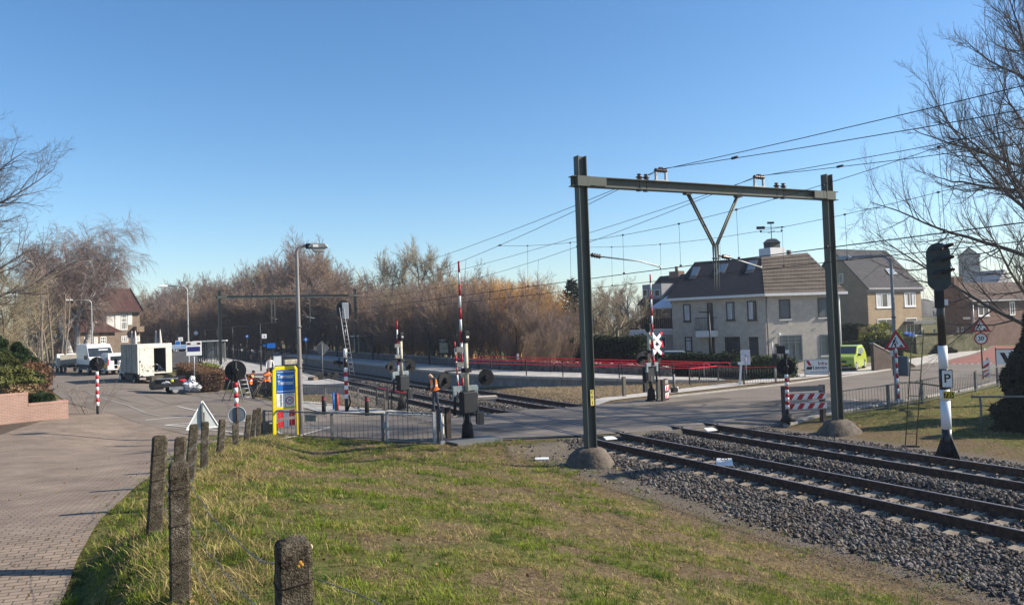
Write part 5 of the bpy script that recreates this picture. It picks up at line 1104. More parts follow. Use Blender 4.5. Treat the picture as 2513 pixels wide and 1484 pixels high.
ft = lambda s: (f0[0]+(f3[0]-f0[0])*s, f0[1]+(f3[1]-f0[1])*s)
steel_fence("low galvanised steel fence between the yellow sign and the barrier gate", [ft(0), ft(.42), ft(.71)], .98)
g = steel_fence("steel gate with a latch and hinge posts left of the crossing barrier", [ft(.735), ft(.985)], 1.04, name="steel_gate", postmat=galv, topmat=zinc)
mb = MB(); c = ft(.72); mb.box((c[0], c[1], .62), (.1, .1, .22)); wb(mb, "latch", galv, g)
mb = MB(); c = ft(1.0); mb.cyl((c[0]+.12, c[1]-.1, -.2), (c[0]+.12, c[1]-.1, 1.06), .04, n=8); mb.box((c[0]+.12, c[1]-.12, .02), (.16, .16, .26)); wb(mb, "hinge_post", galv, g)
x, y = ft(.30); mb = MB(); mb.box((x-.05, y-.06, .80), (.5, .04, .22), atan2(f3[1]-f0[1], f3[0]-f0[0])); tag(mb.build("fence_plate", M("dull_plate", (.20, .20, .17))), "small dull rectangular plate hanging on the low steel fence", "plate")
steel_fence("grey steel bar fence along the platform end behind the bollards", [P(727, 992)[:2], P(800, 997)[:2], P(880, 1003)[:2], P(952, 1005)[:2]], 1.12, mats=galvdk, gap=.14)
steel_fence("short steel fence behind the workers by the left platform", [(6.6, 57, .15), (8.2, 54.5, .2), (9.0, 51.5, .2)], 1.0, gap=.14)
steel_fence("red topped black bar fence beside the tracks behind the bald man", [(11.55, 40.2, -.05), (11.5, 37.4, -.05), (11.45, 34.8, -.02)], 1.0, mats=lampblk, topmat=redrail, gap=.22, post=.06)
FR_ = [(23.6, 22.9), (25.3, 22.55), (28.3, 22.7), (30.8, 23.0), (33.4, 23.5), (36.4, 24.3), (39.5, 25.2), (43, 26.4)]
steel_fence("long steel bar fence on the right between the grass verge and the road", FR_[1:], 1.0, gap=.19, mats=galvdk, post=.1)
steel_fence("black red topped bar fence between the far barrier and the advertising board", [P(1693, 945)[:2], P(1763, 937)[:2], P(1826, 944)[:2], P(1936, 942)[:2]], 1.02, mats=lampblk, topmat=redrail, gap=.15, post=.07)
steel_fence("grey bar fence in front of the dark garden hedge", [(33.5, 40.6), (36.0, 39.6), (38.3, 38.7)], 1.05, gap=.16, mats=M("grey_blue_fence", (.10, .12, .13)), post=.06)
rt_ = [P(2512, 1002)[:2], P(2405, 985)[:2]]
t = thing("pipe_railing", "thin pipe railing with one leg on the right grass verge", "railing", (24.5, 14, 0)); a, b2 = P(2410, 1058), (27.6, 12.6); h_ = 1.15
c = Vector((a[0], a[1], a[2])); d = Vector((b2[0], b2[1], TZ(*b2)+.1)); mb = MB(); t.location = c; mb.cyl(c-Vector((0, 0, .2)), c+Vector((0, 0, h_)), .035, n=8); wb(mb, "leg", galvdk, t); mb = MB(); mb.tube([c+Vector((-.25, .15, h_)), c+Vector((0, 0, h_)), d+Vector((0, 0, h_))], .035, 8); wb(mb, "pipe_rail", galvdk, t)
# ------------------------------------------------------------------ level crossing equipment
def lampdisc(t, c, nrm, r=.29, hood=True):
    n = Vector(nrm).normalized(); c = Vector(c); side = Vector((-n.y, n.x, 0)); mb = MB(); mb.disc(c, n, r, .02); mb.disc(c+n*.02, n, r*.98, .02)
    pts = []
    mb.lathe([(.02, -.09), (.085, -.08), (.10, -.02), (.10, .0)], (0, 0, 0), 12) if False else None
    mb.cyl(c-n*.16, c-n*.01, .07, .11, 12)
    if hood:
        for k in range(10):
            a0, a1 = RAD(-20+220*k/10), RAD(-20+220*(k+1)/10); q = []
            for an in (a0, a1): q += [c+(side*cos(an)+Vector((0, 0, 1))*sin(an))*.125+n*.02, c+(side*cos(an)+Vector((0, 0, 1))*sin(an))*.13+n*.26]
            mb.add(q, [(0, 1, 3, 2)])
    return wb2(mb, "flasher_lamp", black, t)
def wb2(mb, name, m, t, bevel=0.): return mb.build(name, m, t, bevel)
def barrier(label, loc, rz, arm, ld, extras=()):
    """local -Y faces away from the road user approaching; parts in local coordinates"""
    t = thing("crossing_barrier", label, "level crossing barrier", loc, rz, "half barriers of the level crossing")
    mb = MB(); mb.cyl((0, 0, -.1), (0, 0, .1), .3, n=14); mb.lathe([(.22, 0), (.18, .5), (.14, .58)], (0, 0, .05), 10); mb.build("base", black, t)
    mb = MB(); mb.cyl((0, 0, .5), (0, 0, 1.25), .085, n=12); mb.build("pillar", cabinet, t)
    mb = MB(); mb.box((0, -.12, 1.33), (.56, .34, .72)); mb.build("drive_cabinet", cabinet, t, .03)
    mb = MB(); mb.box((0, .08, 1.80), (1.0, .12, .18)); mb.box((-.42, .08, 1.6), (.14, .1, .3)); mb.box((.42, .08, 1.6), (.14, .1, .3)); mb.build("pivot_bracket", zinc, t, .008)
    mb = MB()
    for s in (-1, 1): mb = MB(); mb.tube([(s*.45, .08, 1.7), (s*.43, .05, 1.3), (s*.46, .05, .9)], .05, 8); mb.build("linkage_arm", cabinet, t)
    mb = MB(); mb.box((.58, .05, .72), (.20, .12, .42)); mb.box((.45, .05, .78), (.1, .1, .5)); mb.build("counterweight", cabinet, t, .01)
    mb = MB(); mb.cyl((.03, 0, 1.7), (.03, 0, 3.35), .078, n=14); mb.build("column", cream, t)
    mb = MB(); mb.box((.03, -.02, 3.6), (.2, .22, .34)); mb.box((.03, -.02, 3.40), (.14, .14, .1)); mb.build("bell_housing", black, t, .02)
    mb = MB(); mb.box((.04, -.14, 3.56), (.1, .01, .06)); mb.build("white_label", white, t)
    for k in range(2): mb = MB(); mb.box((-.22, .0, 2.62+.52*k), (.28, .10, .17)); mb.build("clamp_plate", galvdk, t)
    mb = MB(); r0, r1 = 1.75, arm; n = int((r1-r0)/.40); ax = -.02
    for k in range(n):
        z0, z1 = r0+(r1-r0)*k/n, r0+(r1-r0)*(k+1)/n; q = .047-.011*k/n; mb.tube([(ax, .2, z0), (ax, .2, z1)], q, 10, mi=(n-1-k) % 2)
    mb.build("barrier_arm", [redp, white], t)
    if ld:
        mb = MB(); mb.bar((-ld, 0, 2.42), (ld, 0, 2.42), .05); mb.box((.03, 0, 2.42), (.26, .26, .16)); mb.build("lamp_bracket", black, t)
        for s in (-1, 1): lampdisc(t, (s*ld, 0, 2.12), (s*.25, 1, 0))
    mb = MB(); mb.tube([(.4, -.1, 1.6), (.3, -.2, 1.1), (.06, -.1, .8), (.12, -.1, .35)], .012, 5); mb.tube([(-.2, -.1, 1.0), (-.16, -.1, .4)], .02, 5); mb.build("cable", black, t)
    return t
bx, by, _ = 10.4, 25.15, 0
b_near = barrier("near crossing barrier with its long arm raised, twin lamp discs and a step plate", (bx, by, 0), RAD(8), 6.2, .82)
mb = MB(); mb.box((-.12, -.55, .10), (1.75, .95, .05)); 
for x in (-.9, .66):
    for y in (-.95, -.2): mb.box((x, y, -.1), (.06, .06, .4))
mb.box((-.12, -1.02, .05), (1.75, .03, .14)); mb.build("step_plate", M("chequer_plate", (.16, .165, .16), rough=.55, metal=.3, var=.25, scale=25, bump=.4, bscale=60), b_near)
barrier("middle crossing barrier with a short raised arm beside the bald man", (11.9, 37.0, -.02), RAD(20), 4.35, .6)
b_far = barrier("far crossing barrier carrying the red and white diagonal cross, beyond the tracks", (22.7, 31.5, 0), RAD(-160), 6.15, .75)
# st andrew cross on the far barrier (double, seen slightly from the side)
mb = MB()
for zc in (2.98, 2.52):
    for s in (-1, 1):
        d = Vector((cos(RAD(34)), 0, s*sin(RAD(34)))); c = Vector((-.42, .16, zc)); 
        for k in range(6):
            a, b2 = -.62+1.24*k/6, -.62+1.24*(k+1)/6; mb.bar(c+d*a+Vector((0, .012*s, 0)), c+d*b2+Vector((0, .012*s, 0)), .02, .17, mi=0 if k in (0, 5) else 1, up=(0, 0, 1) if False else (-d.z, 0, d.x))
cr_ = mb.build("diagonal_cross", [redp, white], b_far)
# thin foot barrier seen behind the near one
x, y = CS(1121, 40); t = thing("foot_barrier", "thin red and white raised pole just left of the near barrier column", "barrier pole", (11.7, 38.6, 0)); mb = MB()
x, y = CS(1121, 44); t.location = (x, y, 0); z0, z1 = ZAT(1124, 968, 44), ZAT(1118, 838, 44)
for k in range(8): mb.tube([(-.02*k, 0, z0+(z1-z0)*k/8), (-.02*(k+1), 0, z0+(z1-z0)*(k+1)/8)], .05, 8, mi=k % 2)
mb.build("pole_arm", [white, redp], t); mb = MB(); mb.cyl((0, 0, -.1), (0, 0, z0), .05, n=8); mb.build("stand", black, t)
def striped_light(label, loc, rz, h, stripe, disc_r=.3, top=None, nb=8):
    t = thing("crossing_light", label, "level crossing light", loc, rz, "striped posts with black lamp discs"); mb = MB(); mb.cyl((0, 0, -.2), (0, 0, stripe[0]), .062, n=12); mb.cyl((0, 0, stripe[1]), (0, 0, h), .055, n=12); mb.build("post", black, t)
    mb = MB(); n = nb
    for k in range(n): mb.tube([(0, 0, stripe[0]+(stripe[1]-stripe[0])*k/n), (0, 0, stripe[0]+(stripe[1]-stripe[0])*(k+1)/n)], .070, 14, mi=(k+1) % 2 if n % 2 == 0 else k % 2)
    mb.build("striped_sleeve", [redp, white] if n % 2 == 0 else [white, redp], t)
    lampdisc(t, (0, .1, h-.32), (0, 1, 0), disc_r); mb = MB(); mb.cyl((0, .02, h-.32), (0, -.10, h-.34), .12, .09, 12); mb.build("lamp_back", blackgl, t)
    return t
b_ = P(240, 1017); striped_light("red and white striped post with a black lamp disc in front of the white van", b_, face_cam(*b_[:2]), zabove(b_, 240, 876)-b_[2], (.42, 2.05), .33, nb=9)
b_ = (3.5, 28.6, TZ(3.5, 28.6)); x, y = CS(576, 27.5); b_ = (x, y, TZ(x, y)); H_ = zabove(b_, 577, 887)-b_[2]; striped_light("striped red and white post with a black lamp disc left of the yellow sign", b_, face_cam(x, y), H_, (.95, zabove(b_, 577, 938)-b_[2]-.0), .36, nb=6)
b_ = (22.4, 22.4, -.02); t = striped_light("red and white striped post with lamp disc and lantern in front of the advertising board", b_, face_cam(*b_[:2], .1), 2.3, (.42, 1.72), .33, nb=9)
mb = MB(); mb.cyl((0, 0, 2.3), (0, 0, 2.5), .07, n=8); mb.box((-.16, -.02, 2.66), (.24, .26, .3), .4); mb.build("lantern_hood", black, t, .02); mb = MB(); mb.box((.06, -.06, 2.58), (.14, .1, .12)); mb.build("lantern_lens", M("lens_white", (.8, .8, .8), rough=.2), t)
mb = MB(); mb.lathe([(.30, -.05), (.22, .12), (.12, .2)], (0, 0, 0), 10); mb.build("foot", black, t)
# ------------------------------------------------------------------ railway signals
def bands(mb, x, y, segs, r, n=12):
    for z0, z1, mi in segs: mb.tube([(x, y, z0), (x, y, z1)], r, n, mi=mi)
def ladder(t, p0, p1, wd, n, m, r=.018, name="ladder"):
    p0, p1 = Vector(p0), Vector(p1); s = Vector((wd/2, 0, 0)); mb = MB()
    for k in (-1, 1): mb.cyl(p0+s*k, p1+s*k, r, n=6)
    for k in range(1, n): c = p0.lerp(p1, k/n); mb.cyl(c-s, c+s, r*.8, n=6)
    return mb.build(name, m, t)
sx, sy = 20.5, 14.6; g0 = TZ(sx, sy); t = thing("railway_signal", "tall black and white railway signal with three hooded lamps on the right verge", "railway signal", (sx, sy, g0), face_cam(sx, sy, RAD(2)))
mb = MB(); bands(mb, 0, 0, [(.3, 1.02, 0), (1.02, 2.05, 1), (2.05, 2.42, 0), (2.42, 3.05, 0)], .14); bands(mb, 0, 0, [(3.05, 3.9, 0), (3.9, 4.55, 0)], .115)
mb.v = []; mb.f = []; mb.mi = []; mb.sm = []
zz = lambda v, u=2310: zabove((sx, sy, 0), u, v)-g0
zs = [zz(1052), zz(983), zz(955), zz(905), zz(848), zz(714)]
bands(mb, 0, 0, [(.25, zs[0], 0), (zs[0], zs[1], 1), (zs[1], zs[2], 1)], .13); bands(mb, 0, 0, [(zs[2], zs[3], 0)], .125); bands(mb, 0, 0, [(zs[3], zs[4], 1)], .12); bands(mb, 0, 0, [(zs[4], zs[5]+.2, 0)], .105); mb.build("post", [blackgl, M("signal_white", (.68, .70, .76), rough=.4, var=.05)], t)
mb = MB(); mb.box((0, 0, .03), (.85, .7, .06))
for k in range(4): a = pi/2*k+pi/4; mb.prism([(cos(a)*.1, sin(a)*.1, .06), (cos(a)*.42, sin(a)*.42, .06), (cos(a)*.1, sin(a)*.1, .75)], (-sin(a)*.03, cos(a)*.03, 0))
mb.cyl((0, 0, .05), (0, 0, .5), .17, .13, 12); mb.build("base_plate", black, t)
hz0, hz1 = zs[5], zz(597, 2298); mb = MB(); n = 28; hw = .30; pl = []
for k in range(n): a = 2*pi*k/n; pl.append((hw*cos(a), -.1, (hz0+hz1)/2+((hz1-hz0)/2-hw)*(1 if sin(a) >= 0 else -1)+hw*sin(a)))
mb.prism(pl, (0, -.03, 0)); mb.build("signal_board", M("dark_green_board", (.035, .05, .05), rough=.6, var=.2), t)
mb = MB()
for k in range(3):
    z = hz0+.50+k*.34; pts = []; q = []; m_ = 9
    for j in range(m_):
        a = RAD(10+160*j/(m_-1)); q += [(.14*cos(a)-.04, -.12, z+.13*sin(a)-.05), (.10*cos(a)+.30, -.50, z+.05*sin(a)+.06), (.10*cos(a)+.30, -.52, z+.05*sin(a)+.04), (.14*cos(a)-.04, -.13, z+.13*sin(a)-.08)]
    mb.add(q, [(4*j+p, 4*j+(p+1) % 4, 4*j+4+(p+1) % 4, 4*j+4+p) for j in range(m_-1) for p in range(4)])
    mb.disc((-.04, -.135, z-.03), (0, 1, 0), .10, .02)
mb.build("lamp_hood", blackgl, t)
mb = MB(); mb.box((0, .12, (hz0+hz1)/2), (.34, .26, (hz1-hz0)*.8)); mb.build("lamp_case", blackgl, t)
mb = MB(); mb.box((-.02, 0, hz0-.22), (.24, .24, .5)); mb.build("neck", black, t); mb = MB(); mb.box((.12, -.02, hz0-.32), (.14, .16, .16)); mb.build("junction_box", white, t)
zp = (zz(908)+zz(948))/2; mb = MB(); mb.box((.07, -.16, zp), (.28, .03, .50)); p_ = mb.build("letter_plate", M("plate_black", (.03, .03, .028)), t); mb = MB(); mb.box((.07, -.178, zp), (.24, .01, .46)); mb.build("plate_face", white, p_)
text("P", .34, (.07, -.186, zp), blackgl, p_, bold=.006); 
mb = MB()
for s in (-1, 1):
    for d in (-.04, .04): mb.bar((.07+d-.02, -.185, zp+s*.2-.008), (.07+d+.02, -.185, zp+s*.2+.008), .014, .006)
mb.build("small_marks", blackgl, p_)
zq = (zz(959)+zz(976))/2; mb = MB(); mb.box((.09, -.15, zq), (.27, .03, .20)); p_ = mb.build("number_plate", M("yellow_plate", (.75, .55, .03), rough=.4), t); mb = MB(); mb.box((.09, -.168, zq), (.235, .01, .165)); mb.build("plate_face", black, p_); text("735", .17, (.09, -.175, zq), MATS["yellow_plate"], p_, sx=.8, bold=.004)
la, lb2 = P(2235, 1096), None
ca, sa = cos(-t.rotation_euler.z), sin(-t.rotation_euler.z); dx, dy = la[0]-sx, la[1]-sy; lx, ly = dx*ca-dy*sa, dx*sa+dy*ca
olive = M("olive_ladder_steel", (.085, .078, .045), rough=.7, var=.3)
ladder(t, (lx, ly, 0), (lx*.62, ly*.5, zz(812, 2258)), .30, 9, olive); mb = MB()
for q in (.56, .97): c = Vector((lx, ly, 0)).lerp(Vector((lx*.62, ly*.5, zz(812, 2258))), q); mb = MB(); mb.bar(c, (0, 0, c.z+.02), .04); mb.build("ladder_bracket", olive, t)
mb = MB(); mb.box((lx, ly, .0), (.5, .14, .06)); mb.build("ladder_foot", dkconc, t)
b_ = (9.45, 38.1, TZ(9.45, 38.1)); t = thing("railway_signal", "grey backed railway signal with a tall ladder, seen from behind beyond the street lamp", "railway signal", b_, face_cam(*b_[:2])); zz = lambda v, u=842: zabove(b_, u, v)-b_[2]
mb = MB(); r = .085; s0, s1 = zz(978), zz(902); mb.tube([(0, 0, 0), (0, 0, s0)], r, 12, mi=0)
for k in range(7): mb.tube([(0, 0, s0+(s1-s0)*k/7), (0, 0, s0+(s1-s0)*(k+1)/7)], r+.005, 12, mi=1 if k % 2 == 0 else 2)
mb.tube([(0, 0, s1), (0, 0, zz(878))], r, 12, mi=0); mb.tube([(0, 0, zz(878)), (0, 0, zz(855))], r+.005, 12, mi=1); mb.tube([(0, 0, zz(855)), (0, 0, zz(795))], r*.7, 12, mi=0); mb.build("post", [blackgl, white, redp], t)
z0, z1 = zz(782), zz(737); pl = []; hw = .36
for k in range(28): a = 2*pi*k/28; pl.append((hw*cos(a), .1, (z0+z1)/2+max(0, (z1-z0)/2-hw)*(1 if sin(a) >= 0 else -1)+hw*sin(a)))
mb = MB(); mb.prism(pl, (0, .03, 0)); mb.build("signal_board", blackgl, t); mb = MB(); mb.box((.06, -.06, (zz(783)+zz(743))/2), (.30, .28, zz(743)-zz(783))); mb.build("lamp_case", M("pale_grey_case", (.42, .44, .46), var=.08), t, .015)
mb = MB(); mb.box((-.16, -.0, (zz(783)+zz(748))/2), (.14, .2, .7)); mb.cyl((.08, 0, zz(800)), (.08, 0, zz(782)), .09, n=10); mb.build("bracket", black, t); mb = MB(); mb.box((.05, -.03, zz(800)), (.22, .16, .05)); mb.build("shelf", galv, t)
ladder(t, (.30, -.25, zz(922)), (-.12, -.22, zz(755)), .20, 15, galv); lampdisc(t, (-.28, .1, zz(890)), (-1, -.2, 0), .26)
mb = MB(); mb.tube([(.06, -.08, .1), (.18, -.1, .45), (.12, -.08, .8)], .04, 6); mb.build("cable", black, t)
# ------------------------------------------------------------------ street lamps
def streetlamp(label, loc, base_r, zt_, reach, rz, head, mats, vdrop=.0, hmat=galv):
    t = thing("street_lamp", label, "street lamp", loc, rz); h = zt_-loc[2]; R0 = min(.45, reach*.6); pts = [(0, 0, -.1), (0, 0, 1.0), (0, 0, h*.55), (0, 0, h-R0)]; rr = [base_r, base_r, base_r*.75, base_r*.6]
    for k in range(1, 8): a = pi/2*k/7; pts.append((R0*(1-cos(a)), 0, h-R0+R0*sin(a))); rr.append(base_r*.58)
    pts.append((reach, 0, h+.04)); rr.append(base_r*.55); mb = MB(); mb.tube(pts, rr, 12); mb.build("pole", mats, t)
    mb = MB(); mb.cyl((0, 0, h*.36), (0, 0, h*.365), base_r*1.05, n=12); mb.cyl((0, 0, h*.57), (0, 0, h*.58), base_r*1.0, n=12); mb.build("joint_ring", galvdk, t)
    if head == 'box':
        mb = MB(); mb.prism([(reach, -.14, h-.02), (reach+.10, -.16, h+.10), (reach+.62, -.16, h+.10), (reach+.74, -.14, h-.03), (reach+.74, -.14, h-.07), (reach, -.14, h-.07)], (0, .28, 0)); mb.build("lamp_head", hmat, t, .03)
        mb = MB(); mb.prism([(reach+.10, -.11, h-.071), (reach+.68, -.11, h-.071), (reach+.58, -.09, h-.22), (reach+.20, -.09, h-.22)], (0, .22, 0)); mb.build("lamp_glass", M("frosted_lamp_glass", (.50, .50, .46), rough=.15), t, .03)
        mb = MB(); mb.box((reach+.02, 0, h), (.2, .2, .2)); mb.build("lamp_collar", black, t, .02); mb = MB(); mb.box((reach+.27, -.165, h+.0), (.2, .01, .1)); mb.build("white_label", white, t)
    else:
        mb = MB(); mb.prism([(reach-.05, -.12, h-.02), (reach+.15, -.15, h+.11), (reach+.75, -.12, h+.10), (reach+.85, -.10, h+.02), (reach+.7, -.12, h-.06), (reach+.1, -.14, h-.07)], (0, .26, 0)); mb.build("lamp_head", hmat, t, .04)
    return t
b_ = (5.75, 30.2, 0.0); streetlamp("tall galvanised street lamp directly right of the yellow town sign", b_, .098, zabove(b_, 752, 604), .42, face_cam(*b_[:2])+.05, 'box', M("lamp_pole_zinc", (.30, .29, .28), rough=.5, metal=.3, var=.3, scale=1.5, stretch=(1, 1, .3), c2=(.20, .17, .155)))
x, y = CS(462, 71); b_ = (x, y, TZ(x, y)); streetlamp("white headed street lamp arching left above the lorry", b_, .09, ZAT(455, 702, 71), 1.6, face_cam(x, y)+pi, 'flat', galv, hmat=white)
x, y = CS(226, 92); b_ = (x, y, TZ(x, y)); streetlamp("white headed street lamp arching left in front of the villa", b_, .10, ZAT(222, 736, 92), 1.9, face_cam(x, y)+pi, 'flat', galv, hmat=white)
x, y = 30.2, 23.75; b_ = (x, y, 0); t = streetlamp("grey street lamp post behind the right fence carrying a grey cabinet", b_, .10, zabove(b_, 2186, 626), 1.6, face_cam(x, y)+pi*.93, 'flat', M("blue_grey_pole", (.23, .25, .27), var=.12), hmat=galv)
mb = MB(); mb.box((-.16, -.16, 1.55), (.62, .3, .86)); mb.build("pole_cabinet", M("grey_blue_cabinet", (.085, .105, .125), var=.1, rough=.5), t, .02); mb = MB(); mb.box((.16, -.14, 2.12), (.16, .02, .24)); mb.build("white_sticker", white, t)
# ------------------------------------------------------------------ signs
def tri(r, y, z, k=1.): return [(-r*k, y, z-r*.577*k), (r*k, y, z-r*.577*k), (0, y, z+r*1.155*k)]
def roadworks(t, z, r=.45):
    mb = MB(); mb.prism(tri(r, 0, z), (0, .02, 0)); mb.build("sign_plate", redp, t); mb = MB(); mb.prism(tri(r, -.006, z, .66), (0, .005, 0)); mb.build("sign_face", white, t)
    mb = MB(); y = -.011; e = (0, .004, 0); k = r/.45; Q = lambda pts: mb.prism([(a*k, y, z+b*k) for a, b in pts], e)
    Q([(.09, -.16), (.24, -.16), (.165, -.07)]); Q([(-.20, -.16), (-.16, -.16), (-.08, .02), (-.12, .03)]); Q([(-.10, -.02), (-.06, -.02), (-.01, -.16), (-.05, -.16)]); Q([(-.14, .01), (-.06, -.0), (-.02, .12), (-.09, .14)]); Q([(-.03, .10), (.0, .09), (.06, -.04), (.03, -.05)])
    mb.prism([((-.03+.035*cos(a))*k, y, z+(.175+.035*sin(a))*k) for a in [2*pi*j/10 for j in range(10)]], e); mb.build("worker_pictogram", black, t)
def speed(t, z, r=.3, num="30"):
    mb = MB(); mb.disc((0, 0, z), (0, 1, 0), r, .02, 28); mb.build("sign_plate", redp, t); mb = MB(); mb.disc((0, -.012, z), (0, 1, 0), r*.78, .006, 28); mb.build("sign_face", white, t); text(num, r*.95, (0, -.018, z), black, t, sx=.9, bold=.006)
x, y = 29.6, 23.2; b_ = (x, y, 0); zc = zabove(b_, 2190, 841); t = thing("roadworks_sign", "roadworks warning triangle on a striped pole by the grey lamp post", "roadworks sign", b_, face_cam(x, y)); roadworks(t, zc, .49)
mb = MB(); n = 12
for k in range(n): mb.tube([(-.03, .03, zc*k/n), (-.03, .03, zc*(k+1)/n)], .045, 8, mi=k % 2)
mb.build("striped_pole", [white, redp], t)
x, y = 42.9, 28.2; b_ = (x, y, 0); t = thing("speed_sign", "roadworks triangle above a 30 speed limit disc on a brown pole at the red road", "traffic sign", b_, face_cam(x, y)); roadworks(t, zabove(b_, 2385, 802), .50); speed(t, zabove(b_, 2382, 831), .34); mb = MB(); mb.cyl((0, .03, -.1), (0, .03, zabove(b_, 2382, 800)), .04, n=8); mb.build("pole", M("brown_pole", (.11, .065, .045)), t)
x, y = 44.4, 29.0; t = thing("beacon_sign", "red and white striped beacon board beside the road on the right", "beacon", (x, y, 0), face_cam(x, y)); mb = MB(); z0, z1 = zabove((x, y), 2420, 930), zabove((x, y), 2422, 884); mb.box((0, 0, (z0+z1)/2), (.36, .03, z1-z0)); mb.build("board", white, t); mb = MB()
for k in range(4): q = z0+(z1-z0)*(k/4.); mb.prism([(-.17, -.018, q), (.17, -.018, q+.26), (.17, -.018, min(z1, q+.42)), (-.17, -.018, q+.16)], (0, -.004, 0)) if k < 3 else None
mb.build("red_stripe", redp, t); mb = MB(); mb.box((.2, .03, z1/2), (.06, .06, z1+.2)); mb.build("stand", white, t); mb = MB(); mb.box((.1, .0, z1+.09), (.1, .1, .18)); mb.build("warning_lamp", M("lamp_pale", (.45, .40, .35)), t)
x, y = 47.0, 29.5; t = thing("barrier_board", "white road closure board with black chevrons beside the dark conifer", "barrier board", (x, y, 0), face_cam(x, y)); mb = MB(); mb.box((.5, 0, 1.05), (1.9, .04, .85)); mb.build("board", white, t)
mb = MB(); mb.prism([(-.25, -.024, 1.3), (.0, -.024, 1.3), (.25, -.024, .75), (.0, -.024, .75)], (0, -.004, 0)); mb.prism([(.2, -.024, 1.3), (.35, -.024, 1.3), (.52, -.024, .85), (.37, -.024, .85)], (0, -.004, 0)); mb.build("chevron", black, t); mb = MB(); mb.bar((-.45, 0, .3), (-.45, 0, 1.6), .05); mb.bar((-.45, 0, 1.5), (1.45, 0, 1.5), .05); mb.bar((1.45, 0, .3), (1.45, 0, 1.6), .05); mb.bar((-.45, -.2, .0), (-.45, .2, .3), .05); mb.bar((1.45, -.2, .0), (1.45, .2, .3), .05); mb.build("frame", brownfr, t)
x, y = CS(493, 23.5); b_ = (x, y, TZ(x, y)); t = thing("triangular_sign", "white triangular road sign seen from behind between the concrete posts", "traffic sign", b_, face_cam(x, y)+.25); zc = zabove(b_, 493, 1028)-b_[2]; backm = M("sign_back_grey", (.42, .45, .45), rough=.5, var=.12, scale=3)
mb = MB(); mb.prism(tri(.48, 0, zc), (0, .02, 0)); mb.build("sign_plate", backm, t); mb = MB(); tt_ = tri(.47, -.012, zc)
for a, b2 in ((0, 1), (1, 2), (2, 0)): mb.bar(tt_[a], tt_[b2], .02, .03)
mb.build("folded_rim", white, t); mb = MB(); mb.bar((-.03, -.03, zc-.35), (-.03, -.03, zc+.48), .09, .04); mb.cyl((.05, -.05, -.3), (.03, -.05, zc+.2), .028, n=8); mb.build("pole", galvdk, t)
x, y = CS(577, 25.2); b_ = (x, y, TZ(x, y)); t = thing("round_sign", "grey round road sign seen from behind, fixed below the lamp disc post", "traffic sign", b_, face_cam(x, y)); zc = zabove(b_, 578, 1018)-b_[2]; mb = MB(); mb.disc((0, 0, zc), (0, 1, 0), .27, .02, 28); mb.build("sign_plate", M("blue_grey_back", (.13, .155, .18), var=.15), t); mb = MB(); c = [(.265*cos(a), -.01, zc+.265*sin(a)) for a in [2*pi*k/28 for k in range(29)]]; mb.tube(c, .012, 6, caps=False); mb.build("rim", M("pale_rim", (.45, .48, .50)), t); mb = MB(); mb.cyl((.02, -.03, -.4), (0, -.03, zc+.26), .022, n=8); mb.box((0, -.04, zc-.2), (.1, .03, .04)); mb.build("pole", rust, t)
# yellow town sign
xl, yl = 4.95, 30.35; b_ = (xl+.30, yl+.04, -.02); t = thing("town_sign", "tall yellow framed blue town sign with the name twice and a 30 zone plate", "town sign", b_, face_cam(*b_[:2], .22)); zt_ = zabove(b_, 697, 897); Wd = .93
k_ = zt_/2.72
mb = MB(); pr = [(-Wd/2-.05, -.05), (-Wd/2-.01, zt_-.14), (-Wd/2+.10, zt_), (Wd/2-.10, zt_), (Wd/2-.02, zt_-.1), (Wd/2+.02, -.05), (Wd/2-.09, -.05), (Wd/2-.12, zt_-.13), (-Wd/2+.11, zt_-.13), (-Wd/2+.07, -.05)]
mb.prism([(a, -.05, z) for a, z in pr], (0, .12, 0)); mb.build("yellow_frame", yellow, t, .012)
mb = MB(); mb.box((0, 0, zt_*.42), (Wd-.20, .05, .07)); mb.build("yellow_crossbar", yellow, t)
zb1, zb2, zw = zt_-.15, zt_*.625, zt_*.435
mb = MB(); mb.box((0, 0, (zb1+zb2)/2), (Wd-.235, .04, zb1-zb2)); mb.build("blue_panel", bluesg, t)
for zl in (zb1-.055, zb2+.075): mb = MB(); mb.box((0, -.022, zl), (Wd-.27, .006, .022)); mb.build("white_line", white, t)
text("Termaar", .215, (0, -.026, zb1-.23), white, t, sx=.80, bold=.003); text("Termaar", .215, (0, -.026, zb1-.47), white, t, sx=.80, bold=.003)
mb = MB(); mb.box((0, 0, (zb2+zw)/2-.002), (Wd-.235, .04, zb2-zw-.006)); mb.build("white_panel", white, t)
text("voerendaal", .125, (-.19, -.024, (zb2+zw)/2), black, t, rot=(pi/2, -pi/2, 0), sx=.85)
mb = MB(); z = (zb2+zw)/2; q = [(-.03, z-.27), (.29, z-.27), (.29, z+.27), (-.03, z+.27)]
for a, b2 in ((0, 1), (1, 2), (2, 3), (3, 0)): mb.bar((q[a][0], -.024, q[a][1]), (q[b2][0], -.024, q[b2][1]), .01, .008)
mb.build("zone_border", black, t); text("ZONE", .075, (.13, -.026, z+.2), black, t)
mb = MB(); mb.disc((.13, -.024, z-.02), (0, 1, 0), .150, .006, 28); mb.disc((.13, -.027, z-.02), (0, 1, 0), .108, .008, 28, mi=1); mb.build("speed_disc", [redrail, white], t); text("30", .135, (.13, -.033, z-.02), black, t, bold=.003)
mb = MB()
